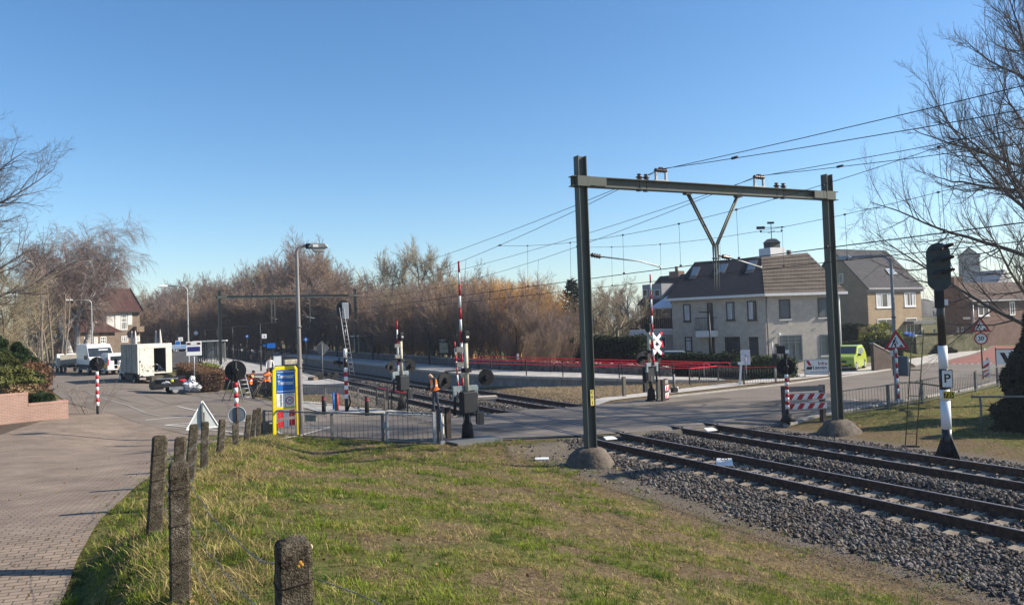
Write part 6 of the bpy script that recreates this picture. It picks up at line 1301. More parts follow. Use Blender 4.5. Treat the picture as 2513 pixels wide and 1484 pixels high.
for zc, hh in ((zt_*.335, .26), (zt_*.205, .26)):
    for k in range(3): x0 = -.31+.62*k/3; mb.prism([(x0, -.02, zc-hh/2+.05*(k-1)*.5), (x0+.62/3, -.02, zc-hh/2+.05*(k)*.5), (x0+.62/3, -.02, zc+hh/2-.03+.05*k*.5), (x0, -.02, zc+hh/2-.03+.05*(k-1)*.5)], (0, .03, 0), mi=k % 2)
mb.build("red_white_board", [M("bright_red_board", (.62, .02, .03), rough=.4, var=.1), white], t)
x, y = CS(655, 30.3); t = thing("equipment_box", "dark low equipment box with white labels left of the yellow town sign", "equipment box", (x, y, 0), face_cam(x, y)+.2); mb = MB(); mb.box((0, 0, .28), (.55, .4, .56)); mb.build("box_body", cabinet, t, .02); mb = MB(); mb.box((-.3, -.1, .45), (.09, .09, .95)); mb.build("corner_post", dkconc, t)
mb = MB(); mb.box((.18, -.21, .12), (.14, .01, .16)); mb.box((.12, -.21, .5), (.3, .01, .05)); mb.build("white_label", M("grey_label", (.42, .42, .42)), t)
# striped boards on two timber posts (right) and the same seen from behind (left)
def strip_gate(label, p0, p1, h, front):
    t = thing("striped_board_frame", label, "board frame", (p0[0], p0[1], 0), 0, "board frames on timber posts at the crossing"); a, b2 = Vector((p0[0], p0[1], 0)), Vector((p1[0], p1[1], 0)); d = (b2-a).normalized(); n = Vector((d.y, -d.x, 0))
    for c in (a, b2): mb = MB(); mb.bar(c-Vector((0, 0, .2)), c+Vector((0, 0, h)), .18, .16); wb(mb, "timber_post", M("dark_timber_post", (.075, .06, .052), var=.25, scale=5, stretch=(1, 1, .2)), t)
    L = (b2-a).length
    mb = MB(); mb.bar(a+n*.1*front+Vector((0, 0, h-.12)), b2+n*.1*front+Vector((0, 0, h-.12)), .03, .2); wb(mb, "top_board", M("grey_board", (.20, .19, .18)), t)
    for zc in (h-.42, h-.78):
        mb = MB(); mb.bar(a-d*.02+n*.11*front+Vector((0, 0, zc)), b2+d*.12+n*.11*front+Vector((0, 0, zc)), .03, .22); bd = wb(mb, "striped_board", white if front > 0 else M("board_back", (.45, .44, .40)), t)
        mb = MB(); k = 0; s = .03
        while s < L-.05:
            q = [a+d*(s+dx)+n*(.127*front)+Vector((0, 0, zc+dz)) for dx, dz in ((0, -.105), (.2, -.105), (.34, .105), (.14, .105))]; mb.prism(q, n*.005*front); s += .4
        if front > 0: mb.v = [tuple(Vector(v)-t.location) for v in mb.v]; mb.build("red_stripe", redp, bd)
        for e in (.13, -.13): mb = MB(); mb.bar(a+n*.1*front+Vector((0, 0, zc+e)), b2+n*.1*front+Vector((0, 0, zc+e)), .02, .03); wb(mb, "board_edge", galv, t)
    return t
strip_gate("red and white striped boards between two timber posts at the right end of the crossing", (22.6, 22.75), (24.0, 22.2), 1.22, 1)
strip_gate("pale board backs between two grey timber posts beside the near barrier", (9.45, 25.3), (10.0, 25.95), 1.12, -1)
strip_gate("red striped boards beside the far barrier foot", (23.15, 31.15), (23.6, 31.5), 1.05, 1)
for u, v, h, lb in ((947, 1008, .98, "grey timber post by the middle barrier"), (1532, 973, 1.05, "grey timber post left of the far barrier"), (1616, 980, 1.0, "grey timber post right of the far barrier foot")):
    q = P(u, v); mb = MB(); mb.bar((q[0], q[1], q[2]-.2), (q[0], q[1], q[2]+h), .17, .15); tag(mb.build("timber_post", M("grey_timber_post", (.14, .125, .105), var=.25, scale=5, stretch=(1, 1, .2), bump=.3)), lb, "post")
q = P(1655, 964); t = thing("short_signal_post", "short dark post with a small box and a bright lamp right of the far barrier", "post", q); mb = MB(); mb.cyl((0, 0, -.1), (0, 0, 1.0), .07, n=8); mb.build("post", galvdk, t); mb = MB(); mb.box((0, 0, .14), (.3, .25, .28)); mb.build("foot_box", black, t); mb = MB(); mb.ball((.2, 0, .26), .07); mb.build("lens", white, t)
# bollards
for i, (u, v, lb) in enumerate(((901, 1020, "black bollard with two red rings, right one near the middle barrier"), (795, 1017, "black bollard with two red rings just right of the street lamp"))):
    q = P(u, v)
    if i == 0:
        t = bol = thing("bollard", lb, "bollard", q, .3, "black bollards with red rings"); mb = MB(); mb.lathe([(.105, -.1), (.10, .5), (.09, .86), (.06, .9)], (0, 0, 0), 8); mb.build("body", black, t)
        for z in (.70, .78): mb = MB(); mb.cyl((0, 0, z), (0, 0, z+.035), .1, n=8); mb.build("red_ring", redp, t)
    else: dup(bol, q, .1, lb)
for u, v, c, r, h, lb in ((819, 1006, bluesg, .05, .86, "slim blue post between the bollards"), (828, 1008, redp, .07, .86, "red post with a black side next to the blue post")):
    q = P(u, v); t = thing("marker_post", lb, "marker post", q); mb = MB(); mb.cyl((0, 0, -.1), (0, 0, h), r, n=10); mb.build("post_body", c, t)
    if c is redp: mb = MB(); mb.box((-.07, -.05, h/2), (.12, .1, h-.04)); mb.build("dark_side", cabinet, t)
# low things on the ground
def plate(label, loc, rz, tx_=None, wd=.42, dp=.26, tilt=.25, h=.02):
    t = thing("track_plate", label, "marker plate", loc, rz); mb = MB(); mb.prism([(-wd/2, -dp/2, 0), (wd/2, -dp/2, 0), (wd/2-.03, dp/2, dp*tilt), (-wd/2+.03, dp/2, dp*tilt)], (0, 0, h)); mb.build("plate_body", white, t)
    if tx_: text(tx_, .14, (0, -.02, h+.09*tilt*2.2+.004), black, t, rot=(atan2(tilt, 1), 0, 0), bold=.004)
    return t
plate("small white plate between the rails of the near track at the crossing edge", (14.72, 22.9, -.09), -.1); plate("small white plate between the rails of the far track at the crossing edge", (18.65, 22.4, -.09), -.1)
q = G(1778, 1139, -.13); plate("white plate lettered CD lying between the near rails", (float(q[0]), float(q[1]), -.15), face_cam(float(q[0]), float(q[1])), "CD", .46, .22, .7)
q = P(1330, 1129); mb = MB(); mb.box((0, 0, .04), (.42, .26, .05)); o = mb.build("ground_marker_slab", M("white_slab", (.62, .64, .70))); o.location = q; o.rotation_euler = (.06, 0, -.5); tag(o, "small pale slab lying in the grass left of the near mast", "slab")
q = G(1190, 975, .05); mb = MB(); mb.box((0, 0, .05), (1.3, .8, .14)); mb.box((0, 0, -.1), (1.1, .6, .2)); o = mb.build("cable_pit_cover", M("pit_cover_concrete", (.42, .36, .30), var=.15)); o.location = (float(q[0]), float(q[1]), 0); o.rotation_euler = (0, 0, -.3); tag(o, "pale concrete pit cover in the straw grass beyond the far track", "pit cover")
# advertising board
q = (39.2, 36.6); t = thing("advertising_board", "white builder's advertising board standing on the pavement in front of the corner house", "advertising board", (q[0], q[1], 0), face_cam(*q, .08)); z0, z1 = zabove(q, 1975, 918), zabove(q, 1975, 889); Wb = (2010-1950)/1930.6*46
z1 = z0+.92; mb = MB(); mb.box((0, 0, (z0+z1)/2), (Wb, .04, z1-z0)); mb.build("board", white, t); mb = MB()
for a, b2 in (((-Wb/2, z0), (Wb/2, z0)), ((-Wb/2, z1), (Wb/2, z1)), ((-Wb/2, 0), (-Wb/2, z1)), ((Wb/2, 0), (Wb/2, z1))): mb.bar((a[0], 0, a[1]), (b2[0], 0, b2[1]), .05)
for s in (-1, 1): mb.bar((s*Wb/2, 0, z0), (s*Wb/2+.08, .5, 0), .04)
mb.build("frame", galv, t); zc = (z0+z1)/2; text("Infra", .30, (.36, -.024, zc+.21), M("dark_red_letters", (.30, .02, .06)), t, bold=.004); text("Laeven", .30, (.19, -.024, zc-.04), black, t, bold=.004); text("LAEVENINFRA.NL", .115, (.14, -.024, zc-.33), M("grey_letters", (.10, .12, .16)), t, sx=1.2)
mb = MB(); mb.prism([(-.62, -.024, zc+.4), (-.44, -.024, zc+.4), (-.28, -.024, zc+.08), (-.46, -.024, zc+.08)], (0, -.004, 0)); mb.prism([(-.56, -.024, zc+.02), (-.24, -.024, zc+.02), (-.3, -.024, zc-.16), (-.62, -.024, zc-.16)], (0, -.004, 0), mi=1); mb.build("emblem", [redp, black], t)
# small signs in the front garden
x, y = CS(1825, 50); t = thing("square_sign", "white square sign seen from behind in front of the low hedge", "sign", (x, y, .2), face_cam(x, y)); z = ZAT(1825, 877, 50)-.2; mb = MB(); mb.box((0, 0, z), (.58, .03, .95)); mb.build("sign_plate", M("pale_back", (.58, .60, .66)), t, .01); mb = MB(); mb.cyl((.02, -.03, -.2), (.02, -.03, z+.2), .035, n=8); mb.build("pole", galv, t)
x, y = CS(1897, 47); t = thing("narrow_post_sign", "narrow dark roadside sign on a grey pole left of the lamp disc", "sign", (x, y, .1), face_cam(x, y)); z = ZAT(1897, 885, 47)-.1; mb = MB(); mb.box((0, 0, z), (.26, .1, .85)); mb.build("sign_case", cabinet, t, .01); mb = MB(); mb.cyl((0, .03, -.2), (0, .03, z+.3), .05, n=8); mb.cyl((-.1, .02, z), (-.1, .02, z+1.1), .03, n=6); mb.build("pole", galv, t)
x, y = CS(1811, 46); t = thing("marker_post", "short slanted white post with a dark mark behind the red topped fence", "marker post", (x, y, .05), face_cam(x, y)); mb = MB(); mb.bar((-.05, 0, -.1), (.06, 0, 1.15), .2, .12); mb.box((.05, 0, 1.2), (.32, .14, .14)); mb.build("post_body", white, t); mb = MB(); mb.box((.02, -.08, .75), (.1, .01, .3)); mb.build("dark_mark", galvdk, t)
x, y = CS(1744, 53.5); t = thing("street_lamp", "black post with a flat lamp head in front of the corner house's balcony", "street lamp", (x, y, .3), face_cam(x, y)); h = ZAT(1737, 765, 53.5)-.3; mb = MB(); mb.cyl((0, 0, -.2), (-.12, 0, h-.05), .07, .055, 8); mb.build("pole", lampblk, t); mb = MB(); mb.bar((-.75, 0, h), (.0, 0, h-.03), .25, .08); mb.build("lamp_head", lampblk, t)
# ------------------------------------------------------------------ vehicles (front towards local -Y)
def shell(prof, Wd, belt, tap, mb=None, mi=0):
    mb = mb or MB(); n = len(prof); vs = []
    for s in (-1, 1):
        for y, z in prof: vs.append((s*Wd/2*(1-tap*max(0, z-belt)), y, z))
    mb.add(vs, [tuple(range(n))[::-1], tuple(range(n, 2*n))]+[(i, (i+1) % n, (i+1) % n+n, i+n) for i in range(n)], mi); return mb
def wheel(t, c, r, wd):
    mb = MB(); mb.tube([(c[0]-wd/2, c[1], c[2]), (c[0]+wd/2, c[1], c[2])], r, 20); w_ = mb.build("wheel", rubber, t, .02); mb = MB(); s = 1 if c[0] > 0 else -1
    mb.tube([(c[0]+s*(wd/2-.02), c[1], c[2]), (c[0]+s*(wd/2+.012), c[1], c[2])], r*.62, 14); mb.build("rim", galv, w_)
def sidewin(t, pts, Wd, belt, tap, s, m, name="side_window"):
    mb = MB(); q = [(s*(Wd/2*(1-tap*max(0, z-belt))+.006), y, z) for y, z in pts]; mb.prism(q, (s*.006, 0, 0)); return mb.build(name, m, t)
def slopewin(t, y0, z0, y1, z1, Wd, belt, tap, k0, k1, m, name):
    d = Vector((0, y1-y0, z1-z0)); n = Vector((0, -d.z, d.y)).normalized(); n = n if n.y < 0 or (n.y >= 0 and name != "windscreen") else -n
    f = lambda k, s: Vector((s*(Wd/2*(1-tap*max(0, z0+d.z*k-belt))-.07), y0+d.y*k, z0+d.z*k))+n*.008
    mb = MB(); mb.prism([f(k0, -1), f(k0, 1), f(k1, 1), f(k1, -1)], n*.008); return mb.build(name, m, t)
vanw = M("van_white_paint", (.74, .74, .75), rough=.3, var=.05, scale=2, spec=.5); dkplast = M("dark_bumper_plastic", (.025, .027, .03), rough=.7); hl = M("headlamp_glass", (.45, .47, .48), rough=.1, spec=.8)
platey = M("licence_plate_yellow", (.75, .42, .02), rough=.4, var=.05)
def van(label, loc, rz, k=1.):
    t = thing("van", label, "van", loc, rz); W_, be, tp_ = 2.0, 1.1, .07
    pr = [(-2.7, .45), (-2.75, .85), (-2.62, 1.12), (-1.85, 1.38), (-1.0, 2.28), (-.7, 2.46), (2.6, 2.5), (2.75, 2.3), (2.78, .5), (2.0, .38), (-2.2, .36)]
    o = shell(pr, W_, be, tp_).build("body", vanw, t, .06); slopewin(t, -1.85, 1.38, -1.0, 2.28, W_, be, tp_, .06, .86, glass, "windscreen")
    for s in (-1, 1): sidewin(t, [(-1.55, 1.35), (-.75, 1.35), (-.75, 2.0), (-1.08, 2.0)], W_, be, tp_, s, glass)
    for s in (-1, 1):
        mb = MB(); mb.box((s*1.13, -1.55, 1.42), (.22, .14, .34)); mb.build("wing_mirror", dkplast, t, .03); mb = MB(); mb.prism([(s*.55, -2.70, .92), (s*.93, -2.62, .95), (s*.93, -2.4, 1.22), (s*.66, -2.62, 1.12)], (0, -.03, 0)); mb.build("headlight", hl, t)
        for y in (-1.75, 1.75): wheel(t, (s*.90, y, .36), .36, .24)
    mb = MB(); mb.box((0, -2.72, .52), (1.9, .14, .34)); mb.build("bumper", dkplast, t, .03); mb = MB(); mb.box((0, -2.76, .90), (.95, .05, .18)); mb.build("grille", black, t); mb = MB()
    for s in (-1, 1): mb.box((s*1.0, 0, .62), (.03, 5.2, .4))
    mb.build("lower_trim", dkplast, t); mb = MB(); mb.box((.25, -1.32, 1.99), (.7, .02, .1), 0); o = mb.build("dashboard_paper", white, t); o.rotation_euler = (0, 0, 0); return t
v0 = P(237, 916); rzv = RAD(14); vn = van("white high roof van parked facing the crossing behind the striped post", v0, rzv); vn.scale = (1.2, 1.2, 1.2)
# small van half hidden, white and yellow
v1 = P(276, 920); t = thing("van", "small white and yellow van seen from behind with an orange number plate", "van", (v1[0], v1[1]+2.4, v1[2]), RAD(193)); t.scale = (1.13, 1.13, 1.13); W_, be, tp_ = 1.78, 1.0, .12
pr = [(-2.1, .4), (-2.15, .8), (-1.3, 1.05), (-.6, 1.72), (-.3, 1.82), (2.0, 1.84), (2.15, 1.6), (2.18, .42), (1.5, .34), (-1.6, .34)]
shell(pr, W_, be, tp_).build("body", vanw, t, .05); mb = MB(); mb.box((.895, .9, .82), (.012, 2.3, .5)); mb.build("yellow_flank", M("van_yellow", (.72, .42, .03), rough=.35), t); mb = MB(); mb.box((.885, .9, 1.3), (.012, 2.3, .42)); mb.build("blue_flank", M("van_blue", (.16, .22, .36), rough=.35), t)
mb = MB(); mb.box((0, 2.19, .62), (.52, .015, .12)); mb.build("number_plate", platey, t); mb = MB(); mb.box((0, 2.18, 1.42), (1.2, .02, .36)); mb.build("rear_window", glass, t); mb = MB(); mb.box((.0, 2.185, 1.0), (.02, .012, 1.2)); mb.build("door_seam", black, t)
for s in (-1, 1):
    for y in (-1.3, 1.35): wheel(t, (s*.8, y, .32), .32, .2)
    mb = MB(); mb.box((s*.80, 2.18, 1.1), (.1, .03, .5)); mb.build("tail_light", redp, t)
mb = MB(); mb.box((.05, 2.2, 1.02), (.34, .01, .2)); mb.build("emblem", M("grey_emblem", (.25, .25, .27)), t)
# box lorry, tail towards the crossing
lp = P(381, 943); dep = float((np.array(lp)-EYEP)@FW); LW, LH = 2.35, (943-850)/1930.6*dep+.1; t = thing("box_lorry", "dirty cream box lorry with its right rear door open, parked tail to the crossing", "lorry", lp, RAD(193)); L = 4.9; t.scale = (1.1, 1.1, 1.04)
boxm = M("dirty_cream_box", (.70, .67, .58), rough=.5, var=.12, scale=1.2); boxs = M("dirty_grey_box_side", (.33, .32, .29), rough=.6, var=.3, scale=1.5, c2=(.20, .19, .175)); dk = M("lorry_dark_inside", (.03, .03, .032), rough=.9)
z0 = .92; th = .06; mb = MB()
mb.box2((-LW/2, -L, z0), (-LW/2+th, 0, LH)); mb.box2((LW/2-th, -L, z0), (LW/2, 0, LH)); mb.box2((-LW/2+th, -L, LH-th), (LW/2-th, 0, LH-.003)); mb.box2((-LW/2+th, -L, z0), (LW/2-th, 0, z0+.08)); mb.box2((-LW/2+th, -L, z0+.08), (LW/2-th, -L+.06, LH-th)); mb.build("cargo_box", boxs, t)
mb = MB(); mb.box2((-LW/2+th+.002, -L+.08, z0+.082), (LW/2-th-.002, -L+.1, LH-th-.01)); mb.box2((-LW/2+th, -L+.1, z0+.082), (LW/2-th, -.1, z0+.09)); mb.build("inner_lining", dk, t)
mb = MB(); mb.box2((-LW/2-.005, -.02, LH-.34), (LW/2+.005, .06, LH+.01)); mb.box2((LW/2-.12, -.02, z0), (LW/2+.005, .06, LH-.34)); mb.box2((-LW/2-.005, -.02, z0), (-LW/2+.42, .06, LH-.34)); mb.box2((-LW/2, -.02, z0-.08), (LW/2, .05, z0)); mb.build("rear_frame", boxm, t, .01)
dx0, dx1 = LW/2-.12, LW/2-.12-.98; mb = MB(); mb.box2((dx1, .0, z0-.25), (dx0, .075, LH-.36)); dr = mb.build("rear_door", boxm, t, .015); rr = random.Random(3); mb = MB()
for k in range(34):
    x, z = rr.uniform(dx1+.05, dx0-.05), z0+rr.choice((rr.uniform(0, .6), rr.uniform(0, .5), rr.uniform(.4, 1.8))); r = rr.uniform(.012, .045); mb.ball((x, .077, z), (r, .003, r*rr.uniform(.6, 1.6)), 6, 4)
mb.build("rust_spot", M("rust_spots", (.12, .085, .06)), dr); mb = MB(); mb.box((dx0-.05, .085, z0+.9), (.06, .03, .12)); mb.box((dx1+.05, .085, z0+.5), (.06, .03, .1)); mb.build("door_handle", black, dr)
mb = MB(); mb.bar((-LW/2-.02, -.05, LH-.1), (-LW/2-.02, -L, LH-.1), .03)
for y in (-1.6, -3.2): mb.box2((LW/2, y-.02, z0), (LW/2+.012, y+.02, LH))
mb.build("side_seam", M("dark_seam", (.09, .085, .08)), t)
mb = MB(); mb.box2((-LW/2+.2, -L-.2, .55), (-LW/2+.35, .1, .75)); mb.box2((LW/2-.35, -L-.2, .55), (LW/2-.2, .1, .75)); mb.box2((LW/2-.05, -3.6, .4), (LW/2, -1.4, .75)); mb.box2((-LW/2, .0, .5), (LW/2, .1, .68)); mb.build("chassis", black, t)
mb = MB(); mb.box2((LW/2-.52, .1, .44), (LW/2-.1, .14, .58)); mb.build("rear_reflector", M("reflector_plate", (.35, .30, .27)), t)
pr = [(-6.5, .5), (-6.55, 1.1), (-6.3, 1.45), (-5.75, 2.15), (-5.0, 2.2), (-4.95, .5)]; shell(pr, 1.95, 1.1, .05).build("cab", M("grey_cab", (.38, .40, .43), rough=.4), t, .05)
for s in (-1, 1):
    mb = MB(); mb.box((s*1.32, -5.9, 1.75), (.24, .1, .5)); mb.box((s*1.32, -5.9, 1.32), (.22, .1, .26)); mb.bar((s*1.0, -5.85, 1.9), (s*1.3, -5.9, 1.7), .03); mb.build("wing_mirror", black, t, .03)
    for y in (-5.6, -1.5): wheel(t, (s*.95, y, .40), .40, .28)
for x, y, r in ((-.12, -.35, .26),):
    mb = MB(); c = [(x+.28*cos(a), y, z0+.42+.28*sin(a)) for a in [2*pi*k/20 for k in range(21)]]; mb.tube(c, .035, 6); mb.bar((x-.5, y, z0+.12), (x-.3, y, z0+.6), .05); mb.bar((x-.3, y, z0+.6), (x-.7, y, z0+.1), .05); tag_ = mb
lo = thing("barrow", "pale barrow with a spoked wheel standing in the open rear of the lorry", "barrow", (0, 0, 0)); Mx = Matrix.Translation(lp) @ Matrix.Rotation(RAD(193), 4, 'Z'); lo.location = Mx @ Vector((x, y, z0+.09)); lo.rotation_euler = (0, 0, RAD(193)); mb = tag_; mb.v = [(a-x, b2-y, c-z0-.09) for a, b2, c in mb.v]; mb.build("barrow_frame", galv, lo)
# blue topped flat vehicle behind the lorry
x, y = CS(396, 90); t = thing("covered_trailer", "long trailer with a pale blue tarpaulin roof behind the lorry", "trailer", (x, y, TZ(x, y)), face_cam(x, y)); zt_ = ZAT(462, 846, 90)-TZ(x, y); mb = MB(); mb.box((0, 0, zt_-.22), (8.0, 1.8, .5)); mb.build("tarpaulin", M("blue_tarpaulin", (.16, .27, .48), rough=.4, var=.25, scale=1.2, c2=(.36, .42, .52)), t, .05); mb = MB(); mb.box((0, 0, zt_*.45), (7.6, 1.7, zt_*.6)); mb.box((0, 0, .3), (7, 1.4, .3)); mb.build("trailer_body", M("grey_trailer", (.12, .12, .13)), t)
for yy in (-2, 2): mb = MB(); mb.cyl((yy, -.9, .35), (yy, -.6, .35), .35, n=14); mb.build("wheel", rubber, t)
x, y = CS(172, 83); q = (x, y, TZ(x, y)); t = thing("tipper_lorry", "pale open backed tipper lorry left of the white van", "lorry", q, RAD(10)); mb = MB(); mb.box((0, 1.2, 1.25), (2.0, 3.4, .7)); mb.box((0, -.55, 1.5), (2.0, .08, .9)); mb.build("tipper_bed", M("pale_tipper", (.36, .34, .28), var=.2), t); mb = MB(); mb.box((0, 1.0, .75), (.8, 4.6, .24)); mb.build("chassis", black, t); mb = MB(); mb.prism([(-.9, 3.0, .5), (-.9, 3.0, 2.0), (-.9, 4.0, 2.0), (-.9, 4.5, 1.3), (-.9, 4.5, .5)], (1.8, 0, 0)); mb.build("cab", white, t)
for s in (-1, 1):
    for yy in (.2, 3.7): wheel(t, (s*.85, yy, .4), .4, .25)
ladder(t, (1.1, -.7, .3), (1.0, -.5, 2.2), .36, 7, cream)
# flat trailer loaded with junk
tq = P(428, 966); t = thing("flat_trailer", "dark flat trailer loaded with scrap and bin bags behind the lorry", "trailer", tq, RAD(100)); mb = MB(); mb.box((0, 0, .55), (1.5, 2.9, .12)); mb.box((0, 1.4, .72), (1.5, .06, .35)); mb.box((-.74, 0, .66), (.05, 2.9, .2)); mb.bar((0, -1.4, .5), (0, -2.6, .45), .08); mb.build("load_bed", black, t)
for s in (-1, 1): wheel(t, (s*.72, .1, .3), .3, .18)
def onbed(name, label, cat, u, v, dep_, dims, m, kind='bag', grp=None):
    x, y = CS(u, dep_); z = ZAT(u, v, dep_); rr = random.Random(int(u*7+v)); mb = MB()
    if kind == 'bag':
        mb.ball((0, 0, 0), dims, 14, 9); mb.v = [(a*(1+rr.uniform(-.45, .35)), b2*(1+rr.uniform(-.45, .35)), c*(1+rr.uniform(-.5, .4))) for a, b2, c in mb.v]; mb.sm = [False]*len(mb.sm)
    else: mb.box((0, 0, 0), dims, rr.uniform(-.3, .3))
    o = mb.build(name, m); o.location = (x, y, z); return tag(o, label, cat, grp)
plast = M("white_plastic_bag", (.60, .60, .60), rough=.35, var=.15); db = float((np.array(tq)-EYEP)@FW)
onbed("bin_bag", "white bin bag at the right end of the trailer load", "bag", 465, 946, db, (.42, .35, .32), plast); onbed("bin_bag", "crumpled white plastic at the left of the trailer load", "bag", 405, 942, db, (.28, .3, .16), plast); onbed("bin_bag", "upright white sack on top of the trailer load, by the red bag", "bag", 470, 932, db, (.2, .2, .26), plast); onbed("red_bag", "red bag on top of the trailer load", "bag", 446, 934, db, (.22, .2, .1), redrail); onbed("bin_bag", "white sack with red print in the middle of the trailer load", "bag", 452, 942, db, (.34, .3, .14), plast)
onbed("metal_cabinet", "dark brown metal cabinet standing at the left of the trailer", "cabinet", 382, 938, db+.7, (.75, .6, .95), M("rusty_brown_cabinet", (.10, .085, .065), var=.3, scale=3), 'box'); onbed("metal_rack", "black metal rack behind the trailer load", "rack", 428, 935, db+1, (1.25, .4, .7), black, 'box'); onbed("yellow_bucket", "small yellow bucket among the scrap on the trailer", "bucket", 420, 934, db-.1, (.10, .1, .1), M("bucket_yellow", (.55, .55, .10))); onbed("crumpled_sheet", "crumpled silver metal sheet on the trailer side", "metal sheet", 430, 952, db-.9, (.85, .05, .2), M("silver_sheet", (.45, .47, .50), rough=.3, metal=.6, var=.4, scale=6), 'box'); onbed("tool_board", "pale tool board lying above the scrap on the trailer", "board", 408, 929, db+.4, (1.3, .5, .06), galv, 'box'); onbed("bin_bag", "grey torn bag hanging over the trailer tail", "bag", 480, 952, db-.3, (.3, .3, .2), M("grey_bag", (.30, .31, .32), var=.3))
# brush and planks heap
q = P(520, 950); t = thing("brush_heap", "heap of pruned branches and old planks right of the trailer", "brush heap", q); rr = random.Random(9); mb = MB()
for k in range(170): a = rr.uniform(0, 6.28); r = rr.uniform(0, 1.1); p = Vector((r*cos(a)*1.1, r*sin(a)*.7, rr.uniform(0, .5))); d = Vector((rr.uniform(-1, 1), rr.uniform(-.6, .6), rr.uniform(.1, 1.3))); mb.tube([p, p+d*rr.uniform(.3, .9)], [rr.uniform(.012, .03), .006], 5)
mb.build("branches", M("dark_branch", (.05, .04, .032), var=.3), t); mb = MB()
for k in range(7): p = Vector((rr.uniform(-.6, .9), rr.uniform(-.7, .1), .0)); mb.bar(p, p+Vector((rr.uniform(-.2, .5), rr.uniform(-.1, .3), rr.uniform(.8, 1.6))), .16, .03)
mb.build("plank", wood, t)
# green car
gq = P(2096, 910); grn = M("lime_green_car_paint", (.30, .38, .012), rough=.18, var=.04, spec=.7); t = gcar = thing("car", "lime green hatchback with yellow number plate parked by the corner house", "car", (gq[0]+.9, gq[1]+1.3, gq[2]), face_cam(gq[0], gq[1], RAD(-13))); W_, be, tp_ = 1.66, 1.0, .24
pr = [(-1.75, .22), (-1.82, .5), (-1.76, .8), (-1.6, .93), (-.95, 1.08), (-.2, 1.56), (.3, 1.64), (1.2, 1.62), (1.52, 1.34), (1.74, .95), (1.78, .35), (1.65, .22), (1.35, .2), (-1.35, .2)]
shell(pr, W_, be, tp_).build("body", grn, t, .05); slopewin(t, -.95, 1.08, -.2, 1.56, W_, be, tp_, .06, .95, glass, "windscreen"); 
for s in (-1, 1):
    sidewin(t, [(-.72, 1.0), (.18, 1.02), (.18, 1.44), (-.08, 1.42)], W_, be, tp_, s, glass); sidewin(t, [(.24, 1.02), (1.1, 1.1), (.95, 1.42), (.24, 1.44)], W_, be, tp_, s, glass)
    for y in (-1.15, 1.2): wheel(t, (s*.74, y, .30), .30, .19); mb = MB(); mb.tube([(s*.805, y, .30), (s*.815, y, .30)], .345, 20); mb.build("wheel_arch", black, t)
    mb = MB(); mb.prism([(s*.40, -1.73, .68), (s*.74, -1.62, .70), (s*.79, -1.25, .90), (s*.62, -1.50, .90)], (0, -.05, .02)); mb.build("headlight", hl, t, .01); mb = MB(); mb.box((s*.90, -.62, 1.02), (.2, .1, .13)); mb.build("wing_mirror", black, t, .02); mb = MB(); mb.tube([(s*.52, -.05, 1.5), (s*.53, .1, 1.6), (s*.53, .9, 1.61), (s*.52, 1.05, 1.54)], .025, 6); mb.build("roof_rail", galv, t); mb = MB(); mb.disc((s*.58, -1.80, .40), (0, 1, 0), .075, .05); mb.build("fog_lamp", black, t)
    mb = MB(); mb.box((s*.812, .2, .62), (.008, .012, .7)); mb.build("door_seam", black, t)
mb = MB(); mb.box((0, -1.79, .63), (.72, .06, .13)); mb.box((0, -1.81, .32), (.9, .06, .12)); mb.build("grille", black, t, .02); mb = MB(); mb.box((0, -1.845, .47), (.5, .02, .11)); mb.build("number_plate", platey, t); mb = MB(); mb.box((0, -1.80, .25), (1.2, .1, .06)); mb.build("front_skirt", galv, t)
gcar.scale = (1.06, 1.06, 1.06)
# car behind the hedge
x, y = CS(1658, 61); t = thing("car", "light blue grey car showing only its roof behind the dark front hedge", "car", (x, y, .1), face_cam(x, y, pi/2)); pr = [(-2.1, .25), (-2.15, .7), (-1.2, .92), (-.5, 1.42), (.9, 1.46), (1.7, 1.0), (2.1, .95), (2.15, .3)]; W_, be, tp_ = 1.75, .9, .2; shell(pr, W_, be, tp_).build("body", M("pale_blue_car", (.22, .27, .33), rough=.25, spec=.6), t, .06); slopewin(t, -1.2, .92, -.5, 1.42, W_, be, tp_, .05, .95, glass, "windscreen")
for s in (-1, 1):
    sidewin(t, [(-.95, .95), (1.3, .98), (.85, 1.38), (-.5, 1.36)], W_, be, tp_, s, glass)
    for yy in (-1.35, 1.35): wheel(t, (s*.8, yy, .3), .3, .2)
# step ladder by the striped post
q = P(597, 984); zt_ = zabove(q, 585, 935)-q[2]; t = thing("stepladder", "aluminium stepladder standing open behind the striped lamp post", "stepladder", q, face_cam(*q[:2], .35)); ladder(t, (.15, -.35, 0), (-.15, 0, 1.75), .5, 7, galv, .028, "front_ladder"); ladder(t, (-.95, .35, 0), (-.35, .02, 1.72), .4, 3, M("dark_strut", (.12, .12, .11)), .022, "rear_strut")
